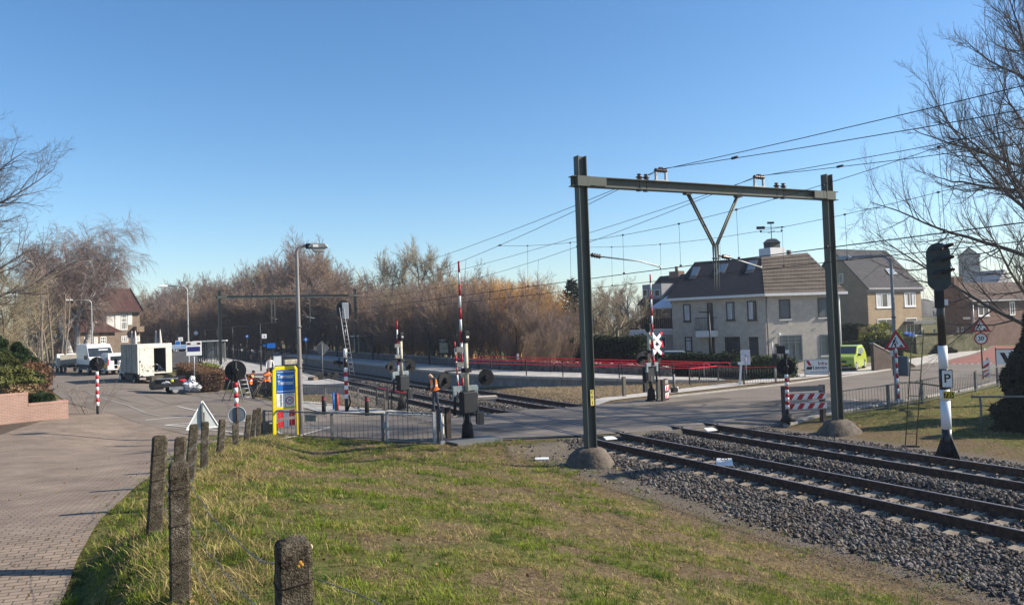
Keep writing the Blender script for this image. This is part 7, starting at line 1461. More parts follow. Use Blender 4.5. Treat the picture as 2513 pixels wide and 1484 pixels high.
# loose fence panel leaning
q0, q1 = P(625, 975), P(688, 984); t = thing("loose_fence_panel", "dark bar fence panel leaning half dismantled between the workers and the sign", "fence panel", q0); a, b2 = Vector(q0), Vector(q1); d = (b2-a); mb = MB()
for k in range(17): c = a+d*(k/16); mb.cyl(c+Vector((0, 0, .05)), c+Vector((.25, .12, .95)), .014, n=5)
for z in (.08, .92): mb.bar(a+Vector((.26*z, .12*z, z)), b2+Vector((.26*z, .12*z, z)), .05)
wb(mb, "panel_bars", black, t); mb = MB()
for k in range(3): c = a+Vector((-.3+.15*k, -.2+.1*k, .0)); mb.bar(c, c+Vector((.5, .35, .75+.1*k)), .14, .04)
mb.bar(a+Vector((.1, 0, .5)), a+Vector((.75, .6, 1.25)), .1, .1); wb(mb, "leaning_board", M("dark_plank", (.08, .068, .055)), t)
mb = MB(); x, y = CS(697, 47); mb.box((0, 0, .1), (.9, .3, .12)); o = mb.build("red_tool_case", M("red_case", (.30, .03, .04))); o.location = (x, y, .75); tag(o, "dark red case on the leaning fence panel", "case")
# ------------------------------------------------------------------ people (facing local -Y)
def seg(p, a, b2): d = b2-a; s = max(0, min(1, (p-a).dot(d)/max(d.length_squared, 1e-9))); return (p-(a+d*s)).length
def skin(points, edges, rad, root):
    me = bpy.data.meshes.new("skin"); me.from_pydata([points[k] for k in points], [(list(points).index(a), list(points).index(b2)) for a, b2 in edges], []); o = bpy.data.objects.new("skin", me); COL.objects.link(o)
    o.modifiers.new("s", 'SKIN'); su = o.modifiers.new("u", 'SUBSURF'); su.levels = 2
    for i, k in enumerate(points): r = rad[k]; me.skin_vertices[0].data[i].radius = r if isinstance(r, tuple) else (r, r); me.skin_vertices[0].data[i].use_root = (k == root)
    bpy.context.view_layer.update(); dg = bpy.context.evaluated_depsgraph_get(); m2 = bpy.data.meshes.new_from_object(o.evaluated_get(dg)); bpy.data.objects.remove(o); return m2
skinm = M("skin", (.46, .27, .19), rough=.6, var=.08)
def person(label, loc, rz, lean=.1, look=.4, armL=((.25, -.05, -.28), (-.02, -.12, -.26)), armR=((.25, -.05, -.28), (-.02, -.12, -.26)), legs=((.0, .0), (.0, .0)), knee=0., top=None, pants=None, vest=False, hair=None, sc=1., cap=None):
    t = thing("person", label, "person", loc, rz); V = Vector; hp = V((0, 0, .93-knee*.1)); up_ = V((0, -sin(lean), cos(lean))); pts = {}; rad = {}; E_ = []
    def add(k, p, r, par=None):
        pts[k] = V(p); rad[k] = r
        if par: E_.append((par, k))
    add('pel', hp, (.155, .115)); add('waist', hp+up_*.17, (.145, .10), 'pel'); add('chest', hp+up_*.36, (.17, .115), 'waist'); add('ubch', hp+up_*.47, (.135, .095), 'chest'); add('neck', hp+up_*.55, .055, 'ubch')
    hu = V((0, -sin(look), cos(look))); nk = pts['neck']; fw_ = V((0, -cos(look), -sin(look))); add('hb', nk+hu*.08+fw_*.015, .072, 'neck'); add('hm', nk+hu*.16+fw_*.02, (.080, .098), 'hb'); add('ht', nk+hu*.235+fw_*.0, (.066, .08), 'hm'); add('nose', nk+hu*.135+fw_*.125, .014, 'hm')
    for s, arm, lg in ((-1, armL, legs[0]), (1, armR, legs[1])):
        n = 'L' if s < 0 else 'R'; sh_ = pts['ubch']+V((s*.185, 0, -.015)); add('sh'+n, sh_, .062, 'ubch'); e = sh_+V((s*(arm[0][0]-.2), arm[0][1], arm[0][2])).normalized()*.29; add('el'+n, e, .045, 'sh'+n); w_ = e+V((s*arm[1][0], arm[1][1], arm[1][2])).normalized()*.25; add('wr'+n, w_, .032, 'el'+n)
        hd = (w_-e).normalized(); add('pa'+n, w_+hd*.07, (.036, .018), 'wr'+n); sd = V((0, -1, 0)) if abs(hd.y) < .8 else V((0, 0, 1)); sd = (sd-hd*sd.dot(hd)).normalized()
        for k in range(4): q = w_+hd*.1+sd*(.03-.02*k); bn = hd.cross(sd)*(-s*.015); add('f%d'%k+n, q, .0095, 'pa'+n); add('g%d'%k+n, q+hd*(.045-.006*abs(k-1.3))+bn, .0085, 'f%d'%k+n); add('h%d'%k+n, q+hd*(.07-.008*abs(k-1.3))+bn*2.4, .007, 'g%d'%k+n)
        add('t0'+n, w_+hd*.045+sd*.045, .0105, 'pa'+n); add('t1'+n, w_+hd*.085+sd*.06, .009, 't0'+n)
        a1, a2 = lg; hj = hp+V((s*.095, 0, -.07)); add('hj'+n, hj, .092, 'pel'); kn = hj+V((s*.015, -sin(a1), -cos(a1)))*.42; add('kn'+n, kn, .062, 'hj'+n); an = kn+V((0, -sin(a2), -cos(a2)))*.40; add('an'+n, an, .045, 'kn'+n); add('he'+n, an+V((0, .03, -.045)), .042, 'an'+n); add('to'+n, an+V((0, -.17, -.055)), (.042, .03), 'an'+n)
    low = min(pts['toL'].z, pts['toR'].z)-.03
    for k in pts: pts[k].z -= low
    me = skin(pts, E_, rad, 'pel'); mats = [skinm, top, pants, black]
    for m_ in mats: me.materials.append(m_)
    zone = {}
    for a, b2 in E_:
        zone[(a, b2)] = 0 if b2 in ('hb', 'hm', 'ht', 'nose') or b2[:2] in ('pa', 't0', 't1') or b2[0] in 'fgh' and b2[1:2].isdigit() else (3 if b2[:2] in ('he', 'to') else (2 if b2[:2] in ('hj', 'kn', 'an') else 1))
    for p in me.polygons:
        c = p.center; bb = min(E_, key=lambda e: seg(c, pts[e[0]], pts[e[1]])); z = zone[bb]
        if bb == ('pel', 'waist') and (c-pts['pel']).dot(up_) < .03: z = 2
        p.material_index = z; p.use_smooth = True
    o = bpy.data.objects.new("body", me); COL.objects.link(o); o.parent = t
    hc = pts['hm']
    for s in (-1, 1):
        mb = MB(); mb.ball(hc+V((s*.033, 0, 0))+fw_*.088+hu*.012, .011, 6, 5); mb.build("eye", black, t); mb = MB(); mb.ball(hc+V((s*.082, .01, 0))-hu*.01, (.012, .022, .034), 7, 6); mb.build("ear", skinm, t)
    mb = MB(); mb.box((0, 0, 0), (.05, .006, .01)); mo = mb.build("mouth", M("lip", (.25, .09, .08)), t); mo.location = hc+fw_*.092-hu*.062
    if hair:
        mb = MB(); mb.ball((0, 0, 0), (.088, .105, .085), 14, 8); mb.v = [(a, b2, c) for a, b2, c in mb.v]; ho = mb.build("hair", hair, t); ho.location = hc+hu*.045-fw_*.022; ho.rotation_euler = (look, 0, 0)
    if vest:
        vp = {'a': pts['pel']+up_*.0, 'b': pts['waist'], 'c': pts['chest'], 'd': pts['ubch'], 'e': pts['ubch']+up_*.05}; vr = {'a': (.21, .17), 'b': (.20, .155), 'c': (.225, .165), 'd': (.18, .14), 'e': (.09, .09)}
        vp['l'], vp['r'] = pts['ubch']+V((-.15, 0, .0)), pts['ubch']+V((.15, 0, .0)); vr['l'] = vr['r'] = .085
        m2 = skin(vp, [('a', 'b'), ('b', 'c'), ('c', 'd'), ('d', 'e'), ('d', 'l'), ('d', 'r')], vr, 'b'); m2.materials.append(M("orange_hi_vis", (1.0, .19, .012), rough=.7, var=.1)); m2.materials.append(M("reflective_strip", (.55, .55, .52), rough=.4))
        for p in m2.polygons:
            h = (p.center-pts['pel']).dot(up_); p.use_smooth = True; p.material_index = 1 if (.04 < h < .075 or .19 < h < .22 or (h > .24 and abs(abs(p.center.x)-.10) < .014)) else 0
        o = bpy.data.objects.new("safety_vest", m2); COL.objects.link(o); o.parent = t
    t.scale = (sc, sc, sc); return t
dkcl = M("dark_clothes", (.018, .018, .024), rough=.9, var=.3); jean = M("dark_jeans", (.035, .042, .065), rough=.9, var=.25); wht = M("white_sweater", (.56, .55, .53), rough=.9, var=.12); hairm = M("dark_hair", (.012, .010, .009), rough=.6)
mq = P(1070, 1012); mq = (12.35, 34.7, .03); mq = tuple(float(k) for k in G(1069, 1011.5, .03))
person("bald man in an orange safety vest and dark jeans looking down beside the tracks", mq, face_cam(mq[0], mq[1], -pi/2+.35), lean=.16, look=.75, armL=((.22, -.12, -.28), (0, -.12, -.25)), armR=((.22, -.02, -.28), (.0, -.18, -.24)), legs=((.12, -.05), (-.14, -.22)), top=dkcl, pants=jean, vest=True, sc=1.06)
x, y = mq[0], mq[1]
q = P(612, 980); person("worker in an orange vest striding with head bowed beside the stepladder", q, face_cam(q[0], q[1], pi/2-.3), lean=.28, look=.7, armL=((.22, -.2, -.2), (0, -.25, -.1)), armR=((.22, -.15, -.22), (0, -.25, -.12)), legs=((.45, .1), (-.45, -.7)), top=dkcl, pants=dkcl, vest=True, hair=hairm, sc=1.03)
x, y = CS(651, 50.5); person("worker in an orange vest bending forward behind the leaning fence panel", (x, y, TZ(x, y)), face_cam(x, y, .25), lean=.55, look=.8, armL=((.25, -.25, -.25), (0, -.1, -.25)), armR=((.25, -.25, -.25), (0, -.1, -.25)), legs=((.1, .0), (-.05, -.1)), top=M("orange_jacket", (.80, .15, .015), rough=.8), pants=dkcl, vest=True, hair=M("brown_hair", (.10, .05, .03)), sc=1.03)
x, y = CS(660, 52.5); person("man in a white sweater and dark cap standing left of the yellow sign", (x, y, .62), face_cam(x, y, .15), lean=.1, look=.6, top=wht, pants=dkcl, hair=hairm, sc=1.04)
# ------------------------------------------------------------------ vegetation
def segmesh(name, S, lv, mats, parent, sides):
    """S: list of (p, q, r0, r1, level); one mesh of tapered tubes for the levels in lv"""
    S = [s for s in S if s[4] in lv]
    P0 = np.array([s[0] for s in S]); P1 = np.array([s[1] for s in S]); r0 = np.array([s[2] for s in S]); r1 = np.array([s[3] for s in S]); L = np.array([s[4] for s in S]); Vv = []; Ff = []; mi = []; o = 0
    for l in lv:
        m_ = L == l
        if not m_.any(): continue
        k = sides[min(l, len(sides)-1)]; p, q = P0[m_], P1[m_]; d = q-p; d /= np.linalg.norm(d, axis=1)[:, None]+1e-9
        ref = np.where(np.abs(d[:, 2:3]) < .9, np.array([[0, 0, 1.]]), np.array([[1., 0, 0]])); a = np.cross(d, ref); a /= np.linalg.norm(a, axis=1)[:, None]; b_ = np.cross(d, a)
        t = np.arange(k)*2*pi/k; ring = a[:, None]*np.cos(t)[None, :, None]+b_[:, None]*np.sin(t)[None, :, None]
        V = np.concatenate([p[:, None]+ring*r0[m_][:, None, None], q[:, None]+ring*r1[m_][:, None, None]], 1); N = len(p)
        f = np.stack([np.stack([np.full(N, j), np.full(N, (j+1) % k), np.full(N, (j+1) % k+k), np.full(N, j+k)], 1) for j in range(k)], 1)+(2*k*np.arange(N))[:, None, None]+o
        Vv.append(V.reshape(-1, 3)); Ff.append(f.reshape(-1, 4)); o += N*2*k
    return npmesh(name, np.concatenate(Vv), np.concatenate(Ff), mats, parent, smooth=True)
def grow(rng, p, d, L, r, lv, cfg, out):
    c = cfg[lv]; n = c['n']; st = L/n; last = lv == len(cfg)-1; kids = []
    for i in range(n):
        d = (d+Vector((rng.gauss(0, 1), rng.gauss(0, 1), rng.gauss(0, 1)))*c['j']+Vector((0, 0, c['up']))*(1.0 if 'upa' not in c else (i/n)**c['upa'])).normalized()
        q = p+d*st; ra = r*(1-c['tp']*i/n); rb = r*(1-c['tp']*(i+1)/n); out.append((tuple(p), tuple(q), ra, rb, lv)); kids.append((Vector(p), Vector(q), Vector(d), rb, (i+1)/n)); p = q
    if last: return
    k = c['k'] if isinstance(c['k'], int) else rng.randint(*c['k'])
    for j in range(k):
        s = c['s0']+(1-c['s0'])*((j+rng.random())/k); i = min(n-1, int(s*n)); a, b2, dd, rr, _ = kids[i]; pp = a.lerp(b2, s*n-i) if s*n-i <= 1 else b2
        ax = dd.cross(Vector((rng.gauss(0, 1), rng.gauss(0, 1), rng.gauss(0, 1)))).normalized(); ang = RAD(rng.gauss(c['a'], c.get('as', 10))); nd = (dd*cos(ang)+ax*sin(ang))
        if 'flat' in c: nd = (nd+Vector((0, 0, c['flat']))).normalized()
        Lc = L*c['l']*(1-c.get('lt', .5)*s)*rng.uniform(.7, 1.25); grow(rng, pp, nd, Lc, max(c.get('rmin', .004), min(rr*.8, r*c.get('rk', .45)*(1-.4*s))), lv+1, cfg, out)
def tree(name, label, cat, loc, rz, cfg, H, r, seed, trunkm, crownm, group=None, split=1, sides=(10, 7, 5, 3, 3), d0=(0, 0, 1), limbm=None, stems=((0, 0, 0, 1),)):
    rng = random.Random(seed); S = []
    for sx, sy, lean, k in stems: grow(rng, Vector((sx, sy, -.3)), Vector((lean, sx*.1, 1)).normalized() if lean or len(stems) > 1 else Vector(d0), H*k, r*k, 0, cfg, S)
    t = thing(name, label, cat, loc, rz, group); n = len(cfg); segmesh("trunk", S, range(0, split), trunkm, t, sides)
    if limbm: segmesh("limbs", S, range(split, split+2), limbm, t, sides); segmesh("crown", S, range(split+2, n), crownm, t, sides)
    else: segmesh("crown", S, range(split, n), crownm, t, sides)
    return t
barkd = M("dark_bark", (.105, .088, .074), var=.35, scale=4, bump=.6, bscale=14, stretch=(1, 1, .3)); twigd = M("dark_twigs", (.085, .068, .062), var=.3, scale=.8); twigb = M("brown_twigs", (.25, .175, .12), var=.35, scale=.35, island=.25); twigo = M("ochre_willow_twigs", (.60, .34, .10), var=.3, scale=.4, c2=(.34, .21, .11), island=.3); twigp = M("purple_birch_twigs", (.20, .145, .125), var=.25, scale=.5); twigg = M("olive_twigs", (.26, .215, .14), var=.3, scale=.4, island=.25); birchw = M("birch_bark", (.62, .60, .56), rough=.8, scale=2.2, c2=(.05, .045, .04), stretch=(1, 1, 3.2))
# large bare tree at the right edge
cfgR = [dict(n=12, j=.035, up=.02, tp=.85, k=36, s0=.12, a=64, l=.54, lt=.38, rk=.30, rmin=.03), dict(n=12, j=.07, up=.035, upa=1.5, tp=.85, k=16, s0=.18, a=40, l=.42, lt=.4, rk=.40, rmin=.011, flat=-.05), dict(n=7, j=.10, up=.09, tp=.8, k=12, s0=.12, a=38, l=.42, lt=.35, rk=.45, rmin=.0065), dict(n=4, j=.13, up=.12, tp=.7, k=6, s0=.15, a=40, l=.42, lt=.3, rk=.5, rmin=.0045), dict(n=2, j=.16, up=.15, tp=.5)]
x, y = CS(2590, 33); bigt = tree("bare_tree", "large spreading bare tree with upturned twigs at the right edge behind the signal", "bare tree", (x, y, 0), 1.9, cfgR, 18.5, .40, 2, barkd, twigd, sides=(12, 8, 6, 4, 3)); bigt.scale = (.70, .70, 1.0)
cfgL = [dict(n=10, j=.05, up=.03, tp=.85, k=26, s0=.22, a=52, l=.55, lt=.4, rk=.45, rmin=.03), dict(n=9, j=.09, up=.03, tp=.85, k=14, s0=.15, a=40, l=.45, lt=.4, rk=.42, rmin=.012), dict(n=6, j=.12, up=.04, tp=.8, k=11, s0=.12, a=38, l=.45, lt=.3, rk=.45, rmin=.008), dict(n=4, j=.14, up=.05, tp=.7, k=4, s0=.2, a=38, l=.45, lt=.3, rk=.5, rmin=.006), dict(n=2, j=.16, up=.05, tp=.5)]
x, y = CS(-128, 46); tree("bare_tree", "tall bare tree reaching in from the left edge high above the conifers", "bare tree", (x, y, 1.2), .4, cfgL, 16.5, .30, 5, barkd, twigd, sides=(10, 7, 5, 3, 3))
# birch with drooping twigs
cfgB = [dict(n=12, j=.05, up=.02, tp=.9, k=13, s0=.36, a=38, l=.5, lt=.35, rk=.5, rmin=.05), dict(n=8, j=.11, up=.05, tp=.85, k=9, s0=.2, a=42, l=.55, lt=.35, rk=.45, rmin=.03), dict(n=6, j=.13, up=-.02, tp=.8, k=13, s0=.1, a=45, l=.8, lt=.2, rk=.5, rmin=.012), dict(n=6, j=.06, up=-.20, tp=.6, k=6, s0=.1, a=22, l=.6, lt=.2, rk=.6, rmin=.008), dict(n=4, j=.05, up=-.22, tp=.4)]
x, y = CS(190, 98); tree("birch_tree", "old white stemmed birch with drooping purple twigs in front of the villa", "birch", (x, y, .5), 0, cfgB, 14.4, .55, 21, birchw, twigp, sides=(10, 7, 4, 3, 3), limbm=M("birch_limb", (.50, .46, .43), var=.5, scale=2), stems=((0.3, 0, .22, 1), (-.3, .2, -.24, .95), (0, .4, .02, .85)))
# wood behind the platforms: a few kinds, many individuals
cfgW = [dict(n=8, j=.05, up=.04, tp=.8, k=20, s0=.12, a=42, l=.55, lt=.45, rk=.5, rmin=.03), dict(n=6, j=.10, up=.08, tp=.8, k=12, s0=.15, a=38, l=.5, lt=.4, rk=.5, rmin=.02), dict(n=4, j=.13, up=.06, tp=.7, k=9, s0=.1, a=38, l=.5, lt=.3, rk=.5, rmin=.016), dict(n=3, j=.15, up=.06, tp=.4)]
cfgS = [dict(n=6, j=.07, up=.02, tp=.75, k=14, s0=.12, a=30, l=.45, lt=.35, rk=.5, rmin=.016), dict(n=4, j=.12, up=.10, tp=.7, k=9, s0=.1, a=34, l=.5, lt=.3, rk=.5, rmin=.011), dict(n=3, j=.14, up=.10, tp=.6, k=5, s0=.1, a=34, l=.55, lt=.2, rk=.6, rmin=.009), dict(n=2, j=.14, up=.08, tp=.4)]
wood_kinds = []
for i, (tm, cm) in enumerate(((barkd, twigb), (barkd, twigp), (barkd, twigg))):
    wood_kinds.append(tree("wood_tree", "bare brown tree in the wood beyond the tracks", "bare tree", (0, 400+i*9, 0), 0, cfgW, 10, .2, 60+i, tm, cm, "bare trees of the wood", sides=(7, 5, 3, 3)))
st8 = tuple((.9*cos(k*.9)*(.3+.1*k), .9*sin(k*.9)*(.3+.1*k), .35*cos(k*.9), .75+.05*(k % 5)) for k in range(8))
shrub_kinds = [tree("thicket_shrub", "dense bare shrub", "shrub", (0, 430+i*9, 0), 0, cfgS, 6.5, .06, 80+i, cm, cm, "shrubs of the thicket", sides=(5, 4, 3, 3), stems=st8) for i, cm in enumerate((twigb, twigo, twigp))]
rr = random.Random(17); used = {}
def put(kinds, k, x, y, H, href, label, z=0., sq=None, group=None):
    s = H/href; sc_ = (s*(sq or 1)*rr.uniform(.9, 1.15), s*(sq or 1)*rr.uniform(.9, 1.15), s); kd = kinds[k]; rz = rr.uniform(0, 6.28)
    if id(kd) not in used:
        used[id(kd)] = 1; kd.location = (x, y, z); kd.rotation_euler = (0, 0, rz); kd.scale = sc_; kd['label'] = label
        if group: kd['group'] = group
        return kd
    return dup(kd, (x, y, z), rz, label, group, sc_)
SKY = [(330, 745), (360, 722), (385, 704), (420, 700), (455, 694), (500, 696), (535, 688), (570, 690), (600, 668), (640, 656), (690, 650), (715, 640), (745, 606), (775, 622), (800, 640), (830, 648), (860, 672), (895, 684), (925, 668), (950, 652), (975, 636), (1010, 622), (1050, 612), (1085, 632), (1120, 655), (1160, 652)]
gw = "bare trees of the wood"
for u in range(312, 880, 11):
    v = float(ip(u, [s[0] for s in SKY], [s[1] for s in SKY])); uu = u+rr.uniform(-7, 7); dep = float(ip(u, [330, 560, 870], [185, 150, 135]))+rr.uniform(-10, 12); x, y = CS(uu, dep); H = ZAT(uu, v+rr.uniform(0, 26), dep)
    put(wood_kinds, rr.choice((0, 0, 1, 2)), x, y, H, 11.6, "tall bare tree in the far wood left of centre", 0, .95, gw)
for u in range(318, 880, 15):
    v = float(ip(u, [s[0] for s in SKY], [s[1] for s in SKY])); dep = float(ip(u, [330, 560, 870], [150, 125, 116])); x, y = CS(u+rr.uniform(-8, 8), dep); H = max(3, ZAT(u, v+(830-v)*rr.uniform(.25, .5), dep))
    put(wood_kinds, rr.choice((0, 1, 0)), x, y, H, 11.6, "lower bare tree along the front of the far wood", 0, 1.3, gw)
for u, v, dep, k in ((740, 606, 128, 1), (775, 622, 126, 0), (715, 640, 130, 1), (965, 640, 108, 2), (1000, 624, 106, 2), (1040, 612, 105, 2), (1078, 630, 104, 2), (930, 660, 110, 2), (1110, 656, 100, 0), (890, 690, 118, 0), (1150, 672, 96, 0)):
    x, y = CS(u, dep); put(wood_kinds, k, x, y, ZAT(u, v-4, dep), 11.6, "bare tree rising above the thicket", 0, .9, "bare trees above the thicket")
# thicket along the long platform
TOPS = ([860, 900, 950, 1000, 1060, 1120, 1170, 1220, 1280, 1330, 1365, 1392], [700, 702, 690, 690, 682, 664, 654, 650, 654, 664, 690, 735])
for row, (off, dv) in enumerate(((0, 6), (3.2, 0), (6.5, -4))):
    for y in np.arange(46, 128, 3.0 if row == 0 else 3.4):
        x = 26.6+off+max(0, (62-y))*.16+rr.uniform(-.6, .6); yy = y+rr.uniform(-1, 1); u, v_, w_ = CX+FPX*float((np.array([x, yy, 2])-EYEP)@RT)/float((np.array([x, yy, 2])-EYEP)@FW), 0, float((np.array([x, yy, 2])-EYEP)@FW)
        if u > 1388 or u < 835: continue
        v = float(ip(u, *TOPS))+dv+rr.uniform(-4, 14)+(60*rr.random() if row == 0 and rr.random() < .5 else 0); H = ZAT(u, v, w_)-.3
        k = 1 if (1130 < u < 1372 and rr.random() < (.92 if row else .5)) else rr.choice((0, 0, 2))
        put(shrub_kinds, k, x, yy, H, 7.6, ("ochre tipped willow shrub in the thicket behind the ramp" if k == 1 else "brown bare shrub in the thicket behind the long platform"), .5, .82, "ochre shrubs of the thicket" if k == 1 else "brown shrubs of the thicket")
for u, v, dep, k in ((1375, 720, 62, 0), (1360, 745, 58, 2), (1340, 790, 55, 0), (1300, 800, 56, 0), (1255, 805, 60, 2), (1385, 800, 57, 0)):
    x, y = CS(u, dep); put(shrub_kinds, k, x, y, max(2.0, ZAT(u, v, dep)-.3), 7.6, "brown bare shrub in the thicket behind the long platform", .3, .7, "brown shrubs of the thicket")
for u, v, dep, k in ((1440, 700, 105, 0), (1475, 705, 110, 2), (1540, 700, 112, 0), (1590, 712, 118, 2), (1420, 715, 90, 2), (1515, 700, 125, 0)):
    x, y = CS(u, dep); put(wood_kinds, k, x, y, ZAT(u, v, dep), 11.6, "bare tree behind the garden tree left of the dormer house", 0, 1.2, "bare trees behind the gardens")
for u, v, dep, k in ((872, 712, 96, 0), (915, 705, 90, 1), (958, 716, 84, 2), (1010, 700, 80, 0), (1062, 706, 76, 1), (1108, 700, 72, 2)):
    x, y = CS(u, dep); put(wood_kinds, k, x, y, ZAT(u, v, dep)-.5, 11.6, "branching bare tree standing in the thicket behind the long platform", .5, 1.0, "branching trees in the thicket")
# trees left of the birch and behind the villa
for u, v, dep, k, lb in ((-25, 640, 62, 2, "olive twigged tree at the very left edge above the conifers"), (40, 660, 74, 2, "olive twigged tree between the left edge and the birch"), (95, 690, 90, 2, "olive brown tree just left of the birch"), (20, 720, 56, 2, "lower olive brown tree above the dark conifers"), (140, 640, 125, 0, "brown tree behind the birch, left side"), (185, 600, 132, 1, "purple brown tree directly behind the birch"), (235, 640, 135, 1, "purple brown tree behind the birch, right side"), (270, 690, 138, 0, "brown tree above the villa's side roof"), (70, 745, 100, 0, "slim brown tree in the copse left of the birch"), (120, 740, 105, 0, "thin brown tree in the copse beside the birch stems"), (150, 760, 100, 1, "low purple brown tree at the birch's foot"), (300, 700, 140, 0, "brown tree behind the villa roof")):
    x, y = CS(u, dep); put(wood_kinds, k, x, y, ZAT(u, v, dep)-.6, 11.6, lb, .6, 1.15)
slim = [dict(n=10, j=.03, up=.03, tp=.6, k=8, s0=.45, a=35, l=.25, rk=.4, rmin=.02), dict(n=4, j=.1, up=.08, tp=.7, k=4, s0=.2, a=35, l=.5, rmin=.012), dict(n=3, j=.12, up=.05, tp=.5)]
sl = None
for i, (u, dep) in enumerate(((92, 84), (104, 80), (117, 86), (128, 82), (148, 88), (158, 84), (164, 90))):
    x, y = CS(u, dep)
    if sl is None: sl = tree("slim_tree", "slim pale trunk in the row left of the birch", "tree trunk", (x, y, .6), 0, slim, 9.5, .13, 3, M("pale_trunk", (.17, .14, .11), var=.3, scale=3), twigb, "slim pale trunks left of the birch", sides=(7, 4, 3))
    else: dup(sl, (x, y, .6), i*1.3, None, None, (1, 1, .85+.05*(i % 4)))
# garden trees in front of the corner house
cfgG = [dict(n=4, j=.06, up=.02, tp=.5, k=9, s0=.45, a=50, l=.95, lt=.3, rk=.55, rmin=.04), dict(n=6, j=.1, up=.04, tp=.75, k=9, s0=.2, a=40, l=.45, lt=.4, rk=.45, rmin=.02), dict(n=4, j=.13, up=.04, tp=.7, k=8, s0=.1, a=40, l=.5, rk=.5, rmin=.012), dict(n=3, j=.14, up=.05, tp=.5, k=4, s0=.1, a=40, l=.5, rmin=.008), dict(n=2, j=.14, up=.05, tp=.5)]
x, y = CS(1510, 66); gt = tree("garden_tree", "broad low branching bare garden tree left of the terrace annex", "bare tree", (x, y, 0), 0, cfgG, 3.0, .2, 31, M("mossy_bark", (.16, .14, .09), var=.3), twigg, sides=(8, 6, 4, 3, 3)); gt.scale = (1.25, 1.25, 1.3)
for u, dep, s, lb in ((1560, 78, 1.35, "bare olive twigged tree behind the terrace canopy"), (1455, 84, 1.5, "bare olive twigged tree farther back beside the near mast")): x, y = CS(u, dep); dup(gt, (x, y, 0), 2.0+u, lb, None, (s, s, s*1.1))
x, y = CS(1407, 80); t = thing("monkey_puzzle", "small dark monkey puzzle conifer with upturned bare arms beside the near mast", "conifer", (x, y, 0)); h = ZAT(1407, 684, 80); mb = MB(); mb.cyl((0, 0, 0), (0, 0, h), .12, .04, 8); mb.build("trunk", barkd, t); mb = MB(); rq = random.Random(2)
for k in range(60):
    s = k/60; z = h*(.45+.53*s); a = k*2.4; L = (1-s)*2.3+.3; d = Vector((cos(a), sin(a), 0)); mb.tube([(0, 0, z), d*L*.6+Vector((0, 0, z+.0)), d*L+Vector((0, 0, z+.35*L))], [.09, .10, .07], 6)
    for q in (.5, .75): p = d*L*q+Vector((0, 0, z+.1*L)); e = Vector((-d.y, d.x, .25)); [mb.tube([p, p+e*sg*.45+Vector((0, 0, .12))], [.08, .06], 5) for sg in (-1, 1)]
mb.build("crown", M("dark_conifer_green", (.016, .026, .014), var=.3), t)
# ---- leafy things
def leaves(N, pts, size, seed, asp=.5):
    rg = np.random.default_rng(seed); a = rg.normal(size=(N, 3)); a /= np.linalg.norm(a, axis=1)[:, None]; b_ = np.cross(a, rg.normal(size=(N, 3))); b_ /= np.linalg.norm(b_, axis=1)[:, None]; s = size*(.6+.8*rg.random((N, 1))); a *= s; b_ *= s*asp
    V = np.stack([pts-a, pts+b_, pts+a, pts-b_], 1).reshape(-1, 3); return V, (4*np.arange(N)[:, None]+np.arange(4)[None])
def boxpts(N, c, d, rz, rg, rough=.12):
    u = rg.random((N, 3))*2-1; f = rg.integers(0, 5, N); ar = np.array([d[1]*d[2], d[1]*d[2], d[0]*d[2], d[0]*d[2], d[0]*d[1]]); f = rg.choice(5, N, p=ar/ar.sum())
    for k, (ax, sg) in enumerate(((0, 1), (0, -1), (1, 1), (1, -1), (2, 1))): m_ = f == k; u[m_, ax] = sg
    p = u*np.array(d)/2; w_ = .5+.5*np.sin(p[:, 0:1]*1.7+2*p[:, 2:3]+p[:, 1:2]*1.3); p += rg.normal(size=(N, 3))*rough+(w_-.5)*rough*np.sign(p)*1.2; cr, sr = cos(rz), sin(rz); return np.stack([p[:, 0]*cr-p[:, 1]*sr+c[0], p[:, 0]*sr+p[:, 1]*cr+c[1], p[:, 2]+c[2]], 1)
def hedge(name, label, a, b2, wd, h0, z0, lm, inner, N, size, seed, cat="hedge", rough=.1):
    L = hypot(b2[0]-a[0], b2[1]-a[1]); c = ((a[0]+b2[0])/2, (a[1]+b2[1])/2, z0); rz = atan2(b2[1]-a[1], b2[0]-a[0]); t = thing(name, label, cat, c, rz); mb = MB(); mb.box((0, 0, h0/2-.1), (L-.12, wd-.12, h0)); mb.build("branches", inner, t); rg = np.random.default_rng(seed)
    p = boxpts(N, (0, 0, h0/2), (L, wd, h0), 0, rg, rough); V, F = leaves(N, p, size, seed); npmesh("foliage", V, F, lm, t); return t
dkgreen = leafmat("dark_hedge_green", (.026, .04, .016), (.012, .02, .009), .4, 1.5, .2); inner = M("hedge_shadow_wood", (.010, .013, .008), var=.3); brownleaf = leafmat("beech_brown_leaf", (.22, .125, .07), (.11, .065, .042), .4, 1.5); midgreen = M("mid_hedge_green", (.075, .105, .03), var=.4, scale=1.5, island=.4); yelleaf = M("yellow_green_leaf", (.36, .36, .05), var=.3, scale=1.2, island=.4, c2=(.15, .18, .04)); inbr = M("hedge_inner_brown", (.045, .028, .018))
hedge("garden_hedge", "tall dark green clipped hedge between the thicket and the far barrier", CS(1396, 59), CS(1575, 57), 1.6, ZAT(1480, 833, 58), 0, dkgreen, inner, 26000, .09, 1)
hedge("front_hedge", "low dark hedge with a sunlit top in front of the corner house", CS(1560, 56), CS(1800, 52), 1.4, ZAT(1680, 874, 54), 0, dkgreen, inner, 16000, .08, 2)
hedge("front_hedge", "lower sunlit topped hedge right of the balcony lamp post", CS(1795, 53), CS(1935, 50), 1.5, ZAT(1870, 883, 51.5), 0, M("dusty_hedge_green", (.05, .07, .022), var=.4, scale=1.5, island=.4), inner, 12000, .08, 3)
